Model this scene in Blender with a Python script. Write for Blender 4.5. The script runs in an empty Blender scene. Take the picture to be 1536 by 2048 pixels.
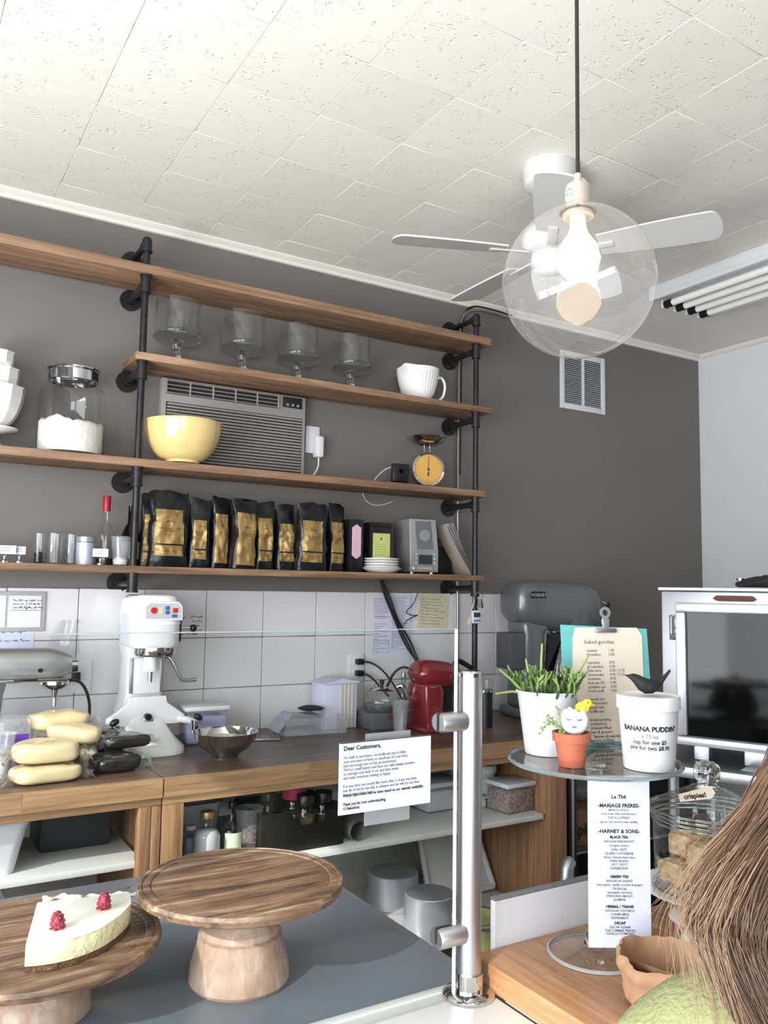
import bpy, bmesh, math, random
from mathutils import Vector, Matrix, Euler, noise
C = bpy.context
SC = C.scene
COL = SC.collection
PI = math.pi
random.seed(7)

# ---------------------------------------------------------------- camera
cam = bpy.data.cameras.new('camera')
camo = bpy.data.objects.new('camera', cam)
COL.objects.link(camo)
camo.matrix_world = Matrix((
    (0.85355307, -0.06143586, -0.51737104, 0.0),
    (-0.52077064, -0.0707642, -0.8507587, 0.0),
    (0.01565575, 0.99559935, -0.09239499, 1.516),
    (0, 0, 0, 1)))
cam.sensor_fit = 'HORIZONTAL'
cam.sensor_width = 36.0
cam.lens = 36.0 * 1659 / 1536
cam.clip_start = 0.05
SC.camera = camo

# ---------------------------------------------------------------- sky, sun, exposure
SC.view_settings.view_transform = 'Standard'
SC.view_settings.look = 'None'
SC.view_settings.gamma = 1
SC.view_settings.use_curve_mapping = False
SC.view_settings.exposure = -0.1
SC.cycles.max_bounces = 8
SC.cycles.diffuse_bounces = 4
SC.cycles.glossy_bounces = 4
SC.cycles.transmission_bounces = 8
SC.cycles.transparent_max_bounces = 24
SC.cycles.caustics_reflective = False
SC.cycles.caustics_refractive = False
SC.cycles.sample_clamp_indirect = 6.0
SC.cycles.use_denoising = True
world = bpy.data.worlds.new('world')
SC.world = world
world.use_nodes = True
wn = world.node_tree.nodes
wn['Background'].inputs[0].default_value = (0.72, 0.83, 1.0, 1)
wn['Background'].inputs[1].default_value = 2.2

def lamp(name, kind, loc, rot, energy, color, **kw):
    l = bpy.data.lights.new(name, kind)
    l.energy = energy
    l.color = color
    for k, v in kw.items():
        setattr(l, k, v)
    o = bpy.data.objects.new(name, l)
    COL.objects.link(o)
    o.location = loc
    o.rotation_euler = rot
    return o

# daylight that comes through the shop window behind the camera
lamp('window_daylight', 'AREA', (-0.75, -2.42, 1.55), (math.radians(90), 0, 0), 95, (0.93, 0.96, 1.0),
     shape='RECTANGLE', size=1.5, size_y=2.0)
lamp('side_window_daylight', 'AREA', (-1.58, 0.35, 1.55), (0, math.radians(-90), 0), 210, (0.94, 0.965, 1.0),
     shape='RECTANGLE', size=2.0, size_y=3.6)
# added fill lamp beyond the side window, aimed up to brighten the ceiling
lamp('ceiling_fill', 'AREA', (-2.6, 0.4, -0.1), (math.radians(0), math.radians(-125), 0), 390, (1.0, 0.96, 0.90),
     shape='RECTANGLE', size=1.6, size_y=4.0)
sun = lamp('sun', 'SUN', (0, -6, 6), (0, 0, 0), 5.0, (1.0, 0.95, 0.86), angle=math.radians(0.6))
sd = Vector((1.0, 0.50, -0.62))
sun.rotation_euler = sd.to_track_quat('-Z', 'Y').to_euler()

# ---------------------------------------------------------------- materials
def lin(c):
    r = []
    for v in c:
        v = v / 255.0
        r.append(v / 12.92 if v <= 0.04045 else ((v + 0.055) / 1.055) ** 2.4)
    return tuple(r) + (1,)

def nd(nt, kind, **kw):
    n = nt.nodes.new(kind)
    for k, v in kw.items():
        if k.startswith('i_'):
            n.inputs[k[2:].replace('_', ' ')].default_value = v
        else:
            setattr(n, k, v)
    return n

def mat(name, col, rough=0.5, metal=0.0, var=0.0, vscale=6.0, bump=0.0, bscale=60.0, coat=0.0,
        emit=None, estr=0.0, spec=0.5, trans=0.0, ior=1.45, col2=None, sub=0.0, brush=None, detail=4):
    m = bpy.data.materials.new(name)
    m.use_nodes = True
    nt = m.node_tree
    p = nt.nodes['Principled BSDF']
    p.inputs['Base Color'].default_value = lin(col)
    p.inputs['Roughness'].default_value = rough
    p.inputs['Metallic'].default_value = metal
    p.inputs['Specular IOR Level'].default_value = spec
    p.inputs['Coat Weight'].default_value = coat
    p.inputs['Transmission Weight'].default_value = trans
    p.inputs['IOR'].default_value = ior
    if sub:
        p.inputs['Subsurface Weight'].default_value = sub
        p.inputs['Subsurface Radius'].default_value = (0.01, 0.006, 0.004)
    if emit:
        p.inputs['Emission Color'].default_value = lin(emit)
        p.inputs['Emission Strength'].default_value = estr
    if var or bump or col2:
        tc = nd(nt, 'ShaderNodeTexCoord')
        mp = nd(nt, 'ShaderNodeMapping')
        nt.links.new(tc.outputs['Object'], mp.inputs['Vector'])
        if brush:
            mp.inputs['Scale'].default_value = brush
        if var or col2:
            n = nd(nt, 'ShaderNodeTexNoise', i_Scale=vscale, i_Detail=detail)
            nt.links.new(mp.outputs[0], n.inputs['Vector'])
            r = nd(nt, 'ShaderNodeValToRGB')
            nt.links.new(n.outputs['Fac'], r.inputs[0])
            a = lin(col)
            b = lin(col2) if col2 else tuple(max(0, x * (1 - var)) for x in a[:3]) + (1,)
            r.color_ramp.elements[0].position = 0.36
            r.color_ramp.elements[1].position = 0.64
            r.color_ramp.elements[0].color = b
            r.color_ramp.elements[1].color = a
            nt.links.new(r.outputs[0], p.inputs['Base Color'])
        if bump:
            n2 = nd(nt, 'ShaderNodeTexNoise', i_Scale=bscale, i_Detail=3.0)
            nt.links.new(mp.outputs[0], n2.inputs['Vector'])
            b = nd(nt, 'ShaderNodeBump', i_Strength=bump, i_Distance=0.01)
            nt.links.new(n2.outputs['Fac'], b.inputs['Height'])
            nt.links.new(b.outputs[0], p.inputs['Normal'])
    return m

def wood(name, cols, axis=0, along=2.5, across=40.0, rough=0.5, tone=0.25, pos=(0.3, 0.5, 0.7), bump=0.15, obj=False):
    m = bpy.data.materials.new(name)
    m.use_nodes = True
    nt = m.node_tree
    p = nt.nodes['Principled BSDF']
    p.inputs['Roughness'].default_value = rough
    if obj:
        src = nd(nt, 'ShaderNodeTexCoord').outputs['Object']
    else:
        src = nd(nt, 'ShaderNodeNewGeometry').outputs['Position']
    oi = nd(nt, 'ShaderNodeObjectInfo')
    ml = nd(nt, 'ShaderNodeMath', operation='MULTIPLY')
    ml.inputs[1].default_value = 37.0
    nt.links.new(oi.outputs['Random'], ml.inputs[0])
    va = nd(nt, 'ShaderNodeVectorMath', operation='ADD')
    nt.links.new(src, va.inputs[0])
    nt.links.new(ml.outputs[0], va.inputs[1])
    mp = nd(nt, 'ShaderNodeMapping')
    sc = [across] * 3
    sc[axis] = along
    mp.inputs['Scale'].default_value = sc
    nt.links.new(va.outputs[0], mp.inputs['Vector'])
    n = nd(nt, 'ShaderNodeTexNoise', i_Scale=1.0, i_Detail=6.0, i_Roughness=0.65, i_Distortion=0.6)
    nt.links.new(mp.outputs[0], n.inputs['Vector'])
    r = nd(nt, 'ShaderNodeValToRGB')
    nt.links.new(n.outputs['Fac'], r.inputs[0])
    cr = r.color_ramp
    while len(cr.elements) < len(cols):
        cr.elements.new(0.5)
    for e, c, q in zip(cr.elements, cols, pos):
        e.position = q
        e.color = lin(c)
    hs = nd(nt, 'ShaderNodeHueSaturation')
    mr = nd(nt, 'ShaderNodeMapRange')
    mr.inputs['To Min'].default_value = 1 - tone
    mr.inputs['To Max'].default_value = 1 + tone * 0.8
    nt.links.new(oi.outputs['Random'], mr.inputs['Value'])
    nt.links.new(mr.outputs[0], hs.inputs['Value'])
    nt.links.new(r.outputs[0], hs.inputs['Color'])
    nt.links.new(hs.outputs[0], p.inputs['Base Color'])
    b = nd(nt, 'ShaderNodeBump', i_Strength=bump, i_Distance=0.003)
    nt.links.new(n.outputs['Fac'], b.inputs['Height'])
    nt.links.new(b.outputs[0], p.inputs['Normal'])
    return m

def thin_glass(name, tint=(0.96, 0.97, 0.97), refl=1.0, rough=0.02, diffuse_share=0.0):
    """a thin clear wall of glass or plastic: lets light straight through, mirrors by its Fresnel term"""
    m = bpy.data.materials.new(name)
    m.use_nodes = True
    nt = m.node_tree
    nt.nodes.remove(nt.nodes['Principled BSDF'])
    out = nt.nodes['Material Output']
    tr = nd(nt, 'ShaderNodeBsdfTransparent')
    tr.inputs[0].default_value = tuple(tint) + (1,)
    gl = nd(nt, 'ShaderNodeBsdfGlossy')
    gl.inputs['Roughness'].default_value = rough
    gl.inputs[0].default_value = (refl, refl, refl, 1)
    fr = nd(nt, 'ShaderNodeFresnel')
    geo = nd(nt, 'ShaderNodeNewGeometry')
    ri = nd(nt, 'ShaderNodeMapRange')        # leaving the sheet the ratio of indices is the inverse
    ri.inputs['To Min'].default_value = 1.45
    ri.inputs['To Max'].default_value = 1 / 1.45
    nt.links.new(geo.outputs['Backfacing'], ri.inputs['Value'])
    nt.links.new(ri.outputs[0], fr.inputs[0])
    mx = nd(nt, 'ShaderNodeMixShader')
    nt.links.new(fr.outputs[0], mx.inputs[0])
    nt.links.new(tr.outputs[0], mx.inputs[1])
    nt.links.new(gl.outputs[0], mx.inputs[2])
    last = mx
    if diffuse_share:  # even pale diffuse share mixed over the clear wall
        df = nd(nt, 'ShaderNodeBsdfDiffuse')
        df.inputs[0].default_value = (0.8, 0.82, 0.84, 1)
        m2 = nd(nt, 'ShaderNodeMixShader')
        m2.inputs[0].default_value = diffuse_share
        nt.links.new(mx.outputs[0], m2.inputs[1])
        nt.links.new(df.outputs[0], m2.inputs[2])
        last = m2
    nt.links.new(last.outputs[0], out.inputs[0])
    return m

M = {}
M['wallpaint'] = mat('taupe_paint', (112, 107, 101), 0.5, var=0.05, vscale=1.5, bump=0.03, bscale=90)
M['whitewall'] = mat('white_paint', (214, 216, 220), 0.6, var=0.03, vscale=1.2)
M['fan'] = mat('fan_white', (196, 196, 194), 0.45)
M['trim'] = mat('trim_paint', (222, 216, 206), 0.45)
M['tile'] = mat('white_glazed_tile', (214, 212, 213), 0.13, var=0.04, vscale=2, bump=0.02, bscale=6)
M['grout'] = mat('grout', (140, 136, 130), 0.9, var=0.2, vscale=40)
M['floor'] = mat('shop_floor', (128, 118, 106), 0.5, var=0.25, vscale=4)
M['steel'] = mat('brushed_steel', (184, 186, 190), 0.40, 1.0, var=0.05, vscale=3)
M['chrome'] = mat('chrome', (205, 206, 208), 0.08, 1.0)
M['alu'] = mat('dull_aluminium', (196, 202, 216), 0.48, 0.5, var=0.15, vscale=8, bump=0.06, bscale=14)
M['alu2'] = mat('polished_aluminium', (200, 206, 220), 0.26, 0.7, var=0.12, vscale=10, bump=0.25, bscale=16)
M['pipe'] = mat('black_iron_pipe', (52, 51, 52), 0.42, 0.6, var=0.3, vscale=30)
M['black'] = mat('black_plastic', (20, 21, 23), 0.35)
M['blackm'] = mat('matte_black', (26, 26, 27), 0.75, var=0.2, vscale=60, bump=0.1, bscale=80)
M['rubber'] = mat('black_cable', (24, 24, 25), 0.5)
M['white'] = mat('white_plastic', (210, 212, 215), 0.35)
M['whitegloss'] = mat('white_enamel', (232, 233, 233), 0.16, coat=0.4)
M['ceramic'] = mat('white_ceramic', (232, 230, 228), 0.12, coat=0.5)
M['paper'] = mat('white_paper', (203, 206, 222), 0.8)
M['paper2'] = mat('aged_paper', (205, 196, 170), 0.85, var=0.1, vscale=12)
M['cream'] = mat('cream_card', (210, 198, 182), 0.75, var=0.03)
M['teal'] = mat('teal_board', (98, 168, 166), 0.6, var=0.08, vscale=10)
M['ink'] = mat('black_ink', (28, 28, 32), 0.7)
M['greyink'] = mat('grey_ink', (96, 94, 98), 0.7)
M['thinink'] = mat('faint_ink', (140, 134, 132), 0.7)
M['yellowbowl'] = mat('yellow_glaze', (222, 196, 132), 0.14, coat=0.6, var=0.05, vscale=12, bump=0.12, bscale=22)
M['acgrey'] = mat('beige_grey_plastic', (150, 146, 142), 0.45)
M['acdark'] = mat('dark_slots', (30, 29, 29), 0.7)
M['gold'] = mat('gold_foil_label', (172, 142, 88), 0.42, 0.45, var=0.35, vscale=20, bump=0.6, bscale=22)
M['foil'] = mat('black_foil_bag', (17, 19, 23), 0.3, bump=0.5, bscale=16)
M['shelfwood'] = wood('shelf_wood', [(100, 76, 58), (134, 104, 80), (160, 128, 100)], 0, 1.6, 22, 0.55, 0.06, (0.35, 0.5, 0.66))
M['butcher'] = wood('worktop_wood', [(66, 50, 40), (92, 72, 58), (118, 94, 76)], 0, 4, 70, 0.36, 0.25, (0.3, 0.5, 0.72))
M['butcherf'] = wood('apron_wood', [(128, 98, 68), (156, 122, 88), (178, 144, 108)], 0, 3, 60, 0.45, 0.12, (0.3, 0.5, 0.72))
M['butchery'] = wood('counter_wood', [(142, 100, 68), (168, 124, 88), (188, 148, 112)], 1, 4, 60, 0.4, 0.10, (0.3, 0.5, 0.72))
M['postwood'] = wood('cabinet_wood', [(104, 76, 52), (138, 104, 74), (164, 130, 96)], 2, 2.5, 45, 0.5, 0.18, (0.3, 0.5, 0.72))
M['standwood'] = wood('stand_wood', [(46, 36, 30), (94, 70, 54), (136, 106, 84), (192, 172, 154)], 0, 6, 52, 0.42, 0.05, (0.28, 0.42, 0.56, 0.74), bump=0.3)
M['standleg'] = wood('stand_leg_wood', [(138, 108, 90), (172, 142, 122), (202, 178, 160)], 2, 6, 30, 0.5, 0.04, (0.3, 0.5, 0.7))
M['greytop'] = mat('grey_steel_top', (110, 121, 136), 0.2, 0.0, var=0.05, vscale=2, spec=0.7)
M['ledge'] = mat('white_ledge', (226, 230, 232), 0.3)
M['board'] = mat('white_board', (214, 214, 218), 0.4)
M['shelfwhite'] = mat('white_laminate', (222, 226, 222), 0.4, var=0.04, vscale=5)
M['glass'] = thin_glass('clear_glass')
M['pane'] = thin_glass('screen_glass', (0.97, 0.985, 0.98), 0.28, 0.0)
M['globe'] = thin_glass('globe_glass', (0.97, 0.97, 0.965), 1.0, 0.0, 0.035)
M['plastic'] = thin_glass('clear_plastic', (0.90, 0.90, 0.92), 1.0, 0.12, 0.12)
M['film'] = thin_glass('cling_film', (0.93, 0.93, 0.93), 1.0, 0.16, 0.06)
M['solidglass'] = mat('solid_glass', (232, 240, 238), 0.02, trans=1.0, ior=1.45)
M['edgeglass'] = mat('glass_cut_edge', (200, 222, 216), 0.15, trans=0.5)
M['blackglass'] = mat('black_glass', (6, 7, 7), 0.06, spec=0.35)
M['dough'] = mat('pale_dough', (204, 188, 148), 0.35, var=0.08, vscale=14, coat=0.5, bump=0.15, bscale=18)
M['darkdough'] = mat('dark_cocoa_dough', (34, 32, 32), 0.3, var=0.3, vscale=20, coat=0.7, bump=0.7, bscale=24)
M['flour'] = mat('flour', (232, 226, 220), 0.9, bump=0.3, bscale=50)
M['sugar'] = mat('sugar', (236, 232, 232), 0.8)
M['lav'] = mat('lavender_powder', (170, 172, 208), 0.7, var=0.15, vscale=30)
M['oats'] = mat('granola', (176, 142, 118), 0.85, col2=(96, 66, 52), vscale=90, bump=0.9, bscale=90)
M['silver'] = mat('silver_plastic', (166, 167, 168), 0.32, 0.6)
M['greyenamel'] = mat('grey_enamel', (98, 102, 106), 0.3, 0.25, coat=0.3)
M['red'] = mat('red_enamel', (118, 30, 36), 0.22, coat=0.5)
M['redcap'] = mat('red_foil', (158, 40, 52), 0.35, 0.3)
M['button_red'] = mat('red_button', (190, 34, 38), 0.35)
M['button_blue'] = mat('blue_button', (52, 96, 160), 0.35)
M['pink'] = mat('pink_label', (206, 168, 184), 0.7)
M['greenlabel'] = mat('green_label', (186, 190, 116), 0.6)
M['purple'] = mat('purple_label', (98, 58, 160), 0.5)
M['maroon'] = mat('maroon_band', (90, 42, 36), 0.4)
M['terracotta'] = mat('terracotta', (172, 96, 72), 0.8, var=0.08, vscale=20, bump=0.1, bscale=120)
M['egg'] = mat('egg_shell', (226, 230, 236), 0.4)
M['yellow'] = mat('yellow_fluff', (240, 202, 66), 0.9, bump=0.8, bscale=200)
M['orange'] = mat('orange_beak', (232, 132, 40), 0.6)
M['leaf'] = mat('dark_green_stem', (66, 96, 50), 0.45, var=0.35, vscale=9)
M['leaf2'] = mat('light_green_stem', (128, 152, 84), 0.5, var=0.2, vscale=30)
M['soil'] = mat('soil', (50, 38, 30), 0.95, bump=1.0, bscale=120)
M['clay'] = mat('unbleached_kraft_paper', (172, 134, 102), 0.85, var=0.12, vscale=8, bump=0.25, bscale=16)
M['kraft'] = mat('cardboard', (150, 112, 76), 0.85, var=0.08, vscale=14)
M['cheese'] = mat('cheesecake_top', (246, 246, 234), 0.5, sub=0.2)
M['cheeseside'] = mat('cheesecake_side', (240, 232, 188), 0.6, bump=0.5, bscale=70, sub=0.2)
M['crust'] = mat('biscuit_crust', (112, 82, 52), 0.9, var=0.3, vscale=80, bump=1.0, bscale=90)
M['rasp'] = mat('raspberry', (158, 50, 70), 0.5, var=0.2, vscale=60, coat=0.2)
M['hair'] = mat('brown_hair', (98, 74, 56), 0.42, var=0.45, vscale=10)
M['skin'] = mat('skin', (214, 168, 146), 0.5, sub=0.15)
M['shirt'] = mat('green_knit', (140, 141, 98), 0.9, var=0.08, vscale=20, bump=0.4, bscale=160)
M['jeans'] = mat('blue_denim', (60, 72, 98), 0.85, var=0.2, vscale=50)
M['shoe'] = mat('dark_shoe', (40, 36, 36), 0.6)
M['crumbs'] = mat('puffed_rice_treat', (214, 192, 152), 0.7, col2=(170, 134, 92), vscale=60, bump=1.0, bscale=60)
M['dial'] = mat('amber_dial', (206, 160, 84), 0.45, var=0.05)
M['brown'] = mat('rust_brown', (92, 58, 44), 0.8)
M['felt'] = mat('grey_mat', (150, 148, 140), 0.9, bump=0.4, bscale=150)
M['tin'] = mat('olive_tin_label', (134, 140, 88), 0.5, var=0.2, vscale=10)
M['tube'] = mat('fluorescent_tube', (236, 236, 232), 0.3)
M['lcd'] = mat('grey_display', (46, 50, 52), 0.3)
M['eggplant'] = mat('lidded_tub_plastic', (216, 218, 216), 0.3)
M['water'] = mat('pale_batter', (206, 200, 176), 0.2, var=0.1)
M['bulb'] = mat('bulb_glass', (255, 240, 214), 0.3, emit=(255, 222, 176), estr=14.0)
M['silk'] = mat('pale_ribbon', (196, 186, 176), 0.7)

def ceiling_mat():
    m = mat('embossed_ceiling_tile', (226, 221, 210), 0.62)
    nt = m.node_tree
    p = nt.nodes['Principled BSDF']
    g = nd(nt, 'ShaderNodeNewGeometry')
    oi = nd(nt, 'ShaderNodeObjectInfo')
    n0 = nd(nt, 'ShaderNodeTexNoise', i_Scale=22.0, i_Detail=1.0)
    nt.links.new(g.outputs['Position'], n0.inputs['Vector'])
    ad = nd(nt, 'ShaderNodeMix', data_type='VECTOR')
    ad.inputs['Factor'].default_value = 0.06
    nt.links.new(g.outputs['Position'], ad.inputs[4])
    nt.links.new(n0.outputs['Color'], ad.inputs[5])
    mp = nd(nt, 'ShaderNodeMapping')
    mp.inputs['Scale'].default_value = (46, 100, 40)
    nt.links.new(ad.outputs[1], mp.inputs['Vector'])
    v = nd(nt, 'ShaderNodeTexVoronoi', feature='F1', i_Scale=1.0)
    nt.links.new(mp.outputs[0], v.inputs['Vector'])
    r = nd(nt, 'ShaderNodeValToRGB')
    r.color_ramp.elements[0].position = 0.16
    r.color_ramp.elements[0].color = (1, 1, 1, 1)
    r.color_ramp.elements[1].position = 0.30
    r.color_ramp.elements[1].color = (0, 0, 0, 1)
    nt.links.new(v.outputs['Distance'], r.inputs[0])
    n1 = nd(nt, 'ShaderNodeTexNoise', i_Scale=16.0, i_Detail=2.0)
    nt.links.new(g.outputs['Position'], n1.inputs['Vector'])
    gt = nd(nt, 'ShaderNodeMath', operation='GREATER_THAN')
    gt.inputs[1].default_value = 0.52
    nt.links.new(n1.outputs['Fac'], gt.inputs[0])
    mu = nd(nt, 'ShaderNodeMath', operation='MULTIPLY')
    nt.links.new(r.outputs[0], mu.inputs[0])
    nt.links.new(gt.outputs[0], mu.inputs[1])
    b = nd(nt, 'ShaderNodeBump', i_Strength=0.5, i_Distance=-0.004)
    nt.links.new(mu.outputs[0], b.inputs['Height'])
    nt.links.new(b.outputs[0], p.inputs['Normal'])
    hs = nd(nt, 'ShaderNodeHueSaturation')
    hs.inputs['Color'].default_value = lin((226, 221, 210))
    mr = nd(nt, 'ShaderNodeMapRange')
    mr.inputs['To Min'].default_value = 0.98
    mr.inputs['To Max'].default_value = 1.03
    nt.links.new(oi.outputs['Random'], mr.inputs['Value'])
    nt.links.new(mr.outputs[0], hs.inputs['Value'])
    nt.links.new(hs.outputs[0], p.inputs['Base Color'])
    return m
M['ceil'] = ceiling_mat()
M['satin'] = mat('satin_frame', (202, 206, 212), 0.3, 0.6)

# ---------------------------------------------------------------- geometry helpers
class B:
    def __init__(s):
        s.bm = bmesh.new()
    def box(s, c, d, rot=None, bev=0, seg=2):
        g = bmesh.ops.create_cube(s.bm, size=1.0)
        vs = g['verts']
        for v in vs:
            v.co = Vector((v.co.x * d[0], v.co.y * d[1], v.co.z * d[2]))
        if bev:
            es = list({e for v in vs for e in v.link_edges})
            r = bmesh.ops.bevel(s.bm, geom=es, offset=min(bev, min(d) * 0.49), segments=seg, affect='EDGES', profile=0.5)
            vs = list({v for f in r['faces'] for v in f.verts} | {v for v in vs if v.is_valid})
        mtx = Matrix.Translation(c) @ (Euler(rot).to_matrix().to_4x4() if rot else Matrix.Identity(4))
        for v in vs:
            v.co = mtx @ v.co
        return s
    def rings(s, rings, cap0=True, cap1=True, close=False):
        n = len(rings[0])
        R = [[s.bm.verts.new(p) for p in r] for r in rings]
        seq = list(range(len(R) - 1)) + ([-1] if close else [])
        for i in seq:
            a, b = R[i], R[i + 1]
            for k in range(n):
                s.bm.faces.new((a[k], a[(k + 1) % n], b[(k + 1) % n], b[k]))
        if not close:
            if cap0:
                s.bm.faces.new(list(reversed(R[0])))
            if cap1:
                s.bm.faces.new(R[-1])
        return s
    def cyl(s, p1, p2, r1, r2=None, seg=16, caps=True):
        p1, p2 = Vector(p1), Vector(p2)
        r2 = r1 if r2 is None else r2
        q = (p2 - p1).to_track_quat('Z', 'Y')
        def ring(p, r):
            return [p + q @ Vector((r * math.cos(2 * PI * k / seg), r * math.sin(2 * PI * k / seg), 0)) for k in range(seg)]
        return s.rings([ring(p1, r1), ring(p2, r2)], caps, caps)
    def lathe(s, prof, seg=32, c=(0, 0, 0), sx=1.0, sy=1.0, tilt=None):
        c = Vector(c)
        mt = Euler(tilt).to_matrix() if tilt else Matrix.Identity(3)
        rows = []
        for r, z in prof:
            if abs(r) < 1e-6:
                rows.append([s.bm.verts.new(c + mt @ Vector((0, 0, z)))])
            else:
                rows.append([s.bm.verts.new(c + mt @ Vector((sx * r * math.cos(2 * PI * k / seg), sy * r * math.sin(2 * PI * k / seg), z))) for k in range(seg)])
        for a, b in zip(rows, rows[1:]):
            if len(a) == 1 and len(b) == 1:
                continue
            for k in range(seg):
                k2 = (k + 1) % seg
                if len(a) == 1:
                    s.bm.faces.new((a[0], b[k2], b[k]))
                elif len(b) == 1:
                    s.bm.faces.new((a[k], a[k2], b[0]))
                else:
                    s.bm.faces.new((a[k], a[k2], b[k2], b[k]))
        return s
    def tube(s, pts, r, seg=8, smooth=0, r_end=None):
        pts = [Vector(p) for p in pts]
        for _ in range(smooth):
            q = [pts[0]]
            for a, b in zip(pts, pts[1:]):
                q += [a * 0.75 + b * 0.25, a * 0.25 + b * 0.75]
            q.append(pts[-1])
            pts = q
        rings = []
        up = Vector((0.13, 0.21, 0.97))
        n = len(pts)
        for i, p in enumerate(pts):
            t = (pts[min(i + 1, n - 1)] - pts[max(i - 1, 0)]).normalized()
            x = t.cross(up)
            if x.length < 1e-3:
                x = t.cross(Vector((1, 0, 0)))
            x.normalize()
            y = t.cross(x).normalized()
            up = -y if False else up
            rr = r if r_end is None else r + (r_end - r) * i / (n - 1)
            rings.append([p + x * rr * math.cos(2 * PI * k / seg) + y * rr * math.sin(2 * PI * k / seg) for k in range(seg)])
        return s.rings(rings)
    def prism(s, poly, a, b, plane='XY', bev=0, seg=2):
        def mk(p, h):
            if plane == 'XY':
                return (p[0], p[1], h)
            if plane == 'XZ':
                return (p[0], h, p[1])
            return (h, p[0], p[1])
        v0 = [s.bm.verts.new(mk(p, a)) for p in poly]
        v1 = [s.bm.verts.new(mk(p, b)) for p in poly]
        n = len(poly)
        f = [s.bm.faces.new(v0), s.bm.faces.new(v1)]
        for k in range(n):
            f.append(s.bm.faces.new((v0[k], v0[(k + 1) % n], v1[(k + 1) % n], v1[k])))
        if bev:
            es = list({e for q in f for e in q.edges})
            bmesh.ops.recalc_face_normals(s.bm, faces=f)
            bmesh.ops.bevel(s.bm, geom=es, offset=bev, segments=seg, affect='EDGES', profile=0.5)
        return s
    def ell(s, c, r, seg=20, rot=None, sub=None):
        g = bmesh.ops.create_uvsphere(s.bm, u_segments=seg, v_segments=max(6, seg // 2), radius=1.0)
        mt = Euler(rot).to_matrix() if rot else Matrix.Identity(3)
        for v in g['verts']:
            v.co = Vector(c) + mt @ Vector((v.co.x * r[0], v.co.y * r[1], v.co.z * r[2]))
        return s
    def grid(s, fn, nu, nv):
        V = [[s.bm.verts.new(fn(i / nu, j / nv)) for j in range(nv + 1)] for i in range(nu + 1)]
        for i in range(nu):
            for j in range(nv):
                s.bm.faces.new((V[i][j], V[i + 1][j], V[i + 1][j + 1], V[i][j + 1]))
        return s
    def wobble(s, amp, sc, seed=0):
        for v in s.bm.verts:
            d = noise.noise_vector(v.co * sc + Vector((seed, seed * 1.7, 0)))
            v.co += d * amp
        return s
    def mesh(s, name, m, ang=40):
        bmesh.ops.recalc_face_normals(s.bm, faces=s.bm.faces)
        me = bpy.data.meshes.new(name)
        s.bm.to_mesh(me)
        s.bm.free()
        if m:
            me.materials.append(m)
        me.polygons.foreach_set('use_smooth', [True] * len(me.polygons))
        me.set_sharp_from_angle(angle=math.radians(ang))
        return me
    def out(s, name, m, parent=None, ang=40, **kw):
        return put(name, s.mesh(name, m, ang), parent, **kw)

def put(name, me, parent=None, loc=None, rot=None, scale=None, label=None):
    o = bpy.data.objects.new(name, me)
    COL.objects.link(o)
    if parent:
        o.parent = parent
    if loc:
        o.location = loc
    if rot:
        o.rotation_euler = rot
    if scale:
        o.scale = scale
    if label:
        o['label'] = label
    return o

def thing(name, label, cat, loc=(0, 0, 0), rz=0.0, group=None, rot=None):
    o = bpy.data.objects.new(name, None)
    o.empty_display_size = 0.05
    COL.objects.link(o)
    o.location = loc[:3]
    o.rotation_euler = rot if rot else (0, 0, rz)
    tag(o, label, cat, group)
    return o

def tag(o, label, cat, group=None):
    o['label'] = label
    o['category'] = cat
    if group:
        o['group'] = group
    return o

def struct(name, b, m, parent=None, ang=40, **kw):
    o = b.out(name, m, parent, ang, **kw)
    if not parent:
        o['kind'] = 'structure'
    return o

def dup(root, loc=None, label=None, rz=None, group=None):
    r = root.copy()
    COL.objects.link(r)
    if loc:
        r.location = loc[:3]
    if rz is not None:
        r.rotation_euler = (0, 0, rz)
    if label:
        r['label'] = label
    if group:
        r['group'] = group
    for ch in [o for o in COL.objects if o.parent == root]:
        c = ch.copy()
        COL.objects.link(c)
        c.parent = r
        for g in [o for o in COL.objects if o.parent == ch]:
            d = g.copy()
            COL.objects.link(d)
            d.parent = c
    return r

def text(body, size, m, parent, loc, rot=(PI / 2, 0, 0), align='CENTER', name='lettering', bold=0.0, spacing=1.0, shear=0.0, squash=1.0, ext=0.0002, wrap=None):
    cu = bpy.data.curves.new('text', 'FONT')
    cu.body = body
    cu.size = size
    cu.align_x = align
    cu.align_y = 'TOP'
    cu.extrude = ext
    cu.offset = bold
    cu.space_line = spacing
    cu.shear = shear
    cu.resolution_u = 2
    o = bpy.data.objects.new('text', cu)
    COL.objects.link(o)
    C.view_layer.update()
    me = bpy.data.meshes.new_from_object(o.evaluated_get(C.evaluated_depsgraph_get()))
    bpy.data.objects.remove(o)
    bpy.data.curves.remove(cu)
    me.materials.clear()
    me.materials.append(m)
    for v in me.vertices:
        v.co.x *= squash
        if wrap:                       # bend the lettering round an upright cylinder of radius wrap(z)
            r = wrap(v.co.y)
            a = v.co.x / r
            v.co = Vector((r * math.sin(a), v.co.y, r * (math.cos(a) - 1) + (r - wrap(0)) + v.co.z))
    return put(name, me, parent, loc, rot)

def scribble(b, x0, x1, z, h, y, rnd, r=0.0006):
    """one line of handwriting on a plane facing -Y"""
    x = x0
    while x < x1:
        w = rnd.uniform(0.008, 0.022) * h / 0.008
        pts = []
        n = max(4, int(w / (h * 0.35)))
        for k in range(n + 1):
            pts.append((x + w * k / n, y, z + (h * rnd.uniform(0.1, 0.9) if k % 2 else h * rnd.uniform(-0.15, 0.3))))
        for a, c in zip(pts, pts[1:]):
            b.cyl(a, c, r, seg=4, caps=False)
        x += w + h * 0.5

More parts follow.
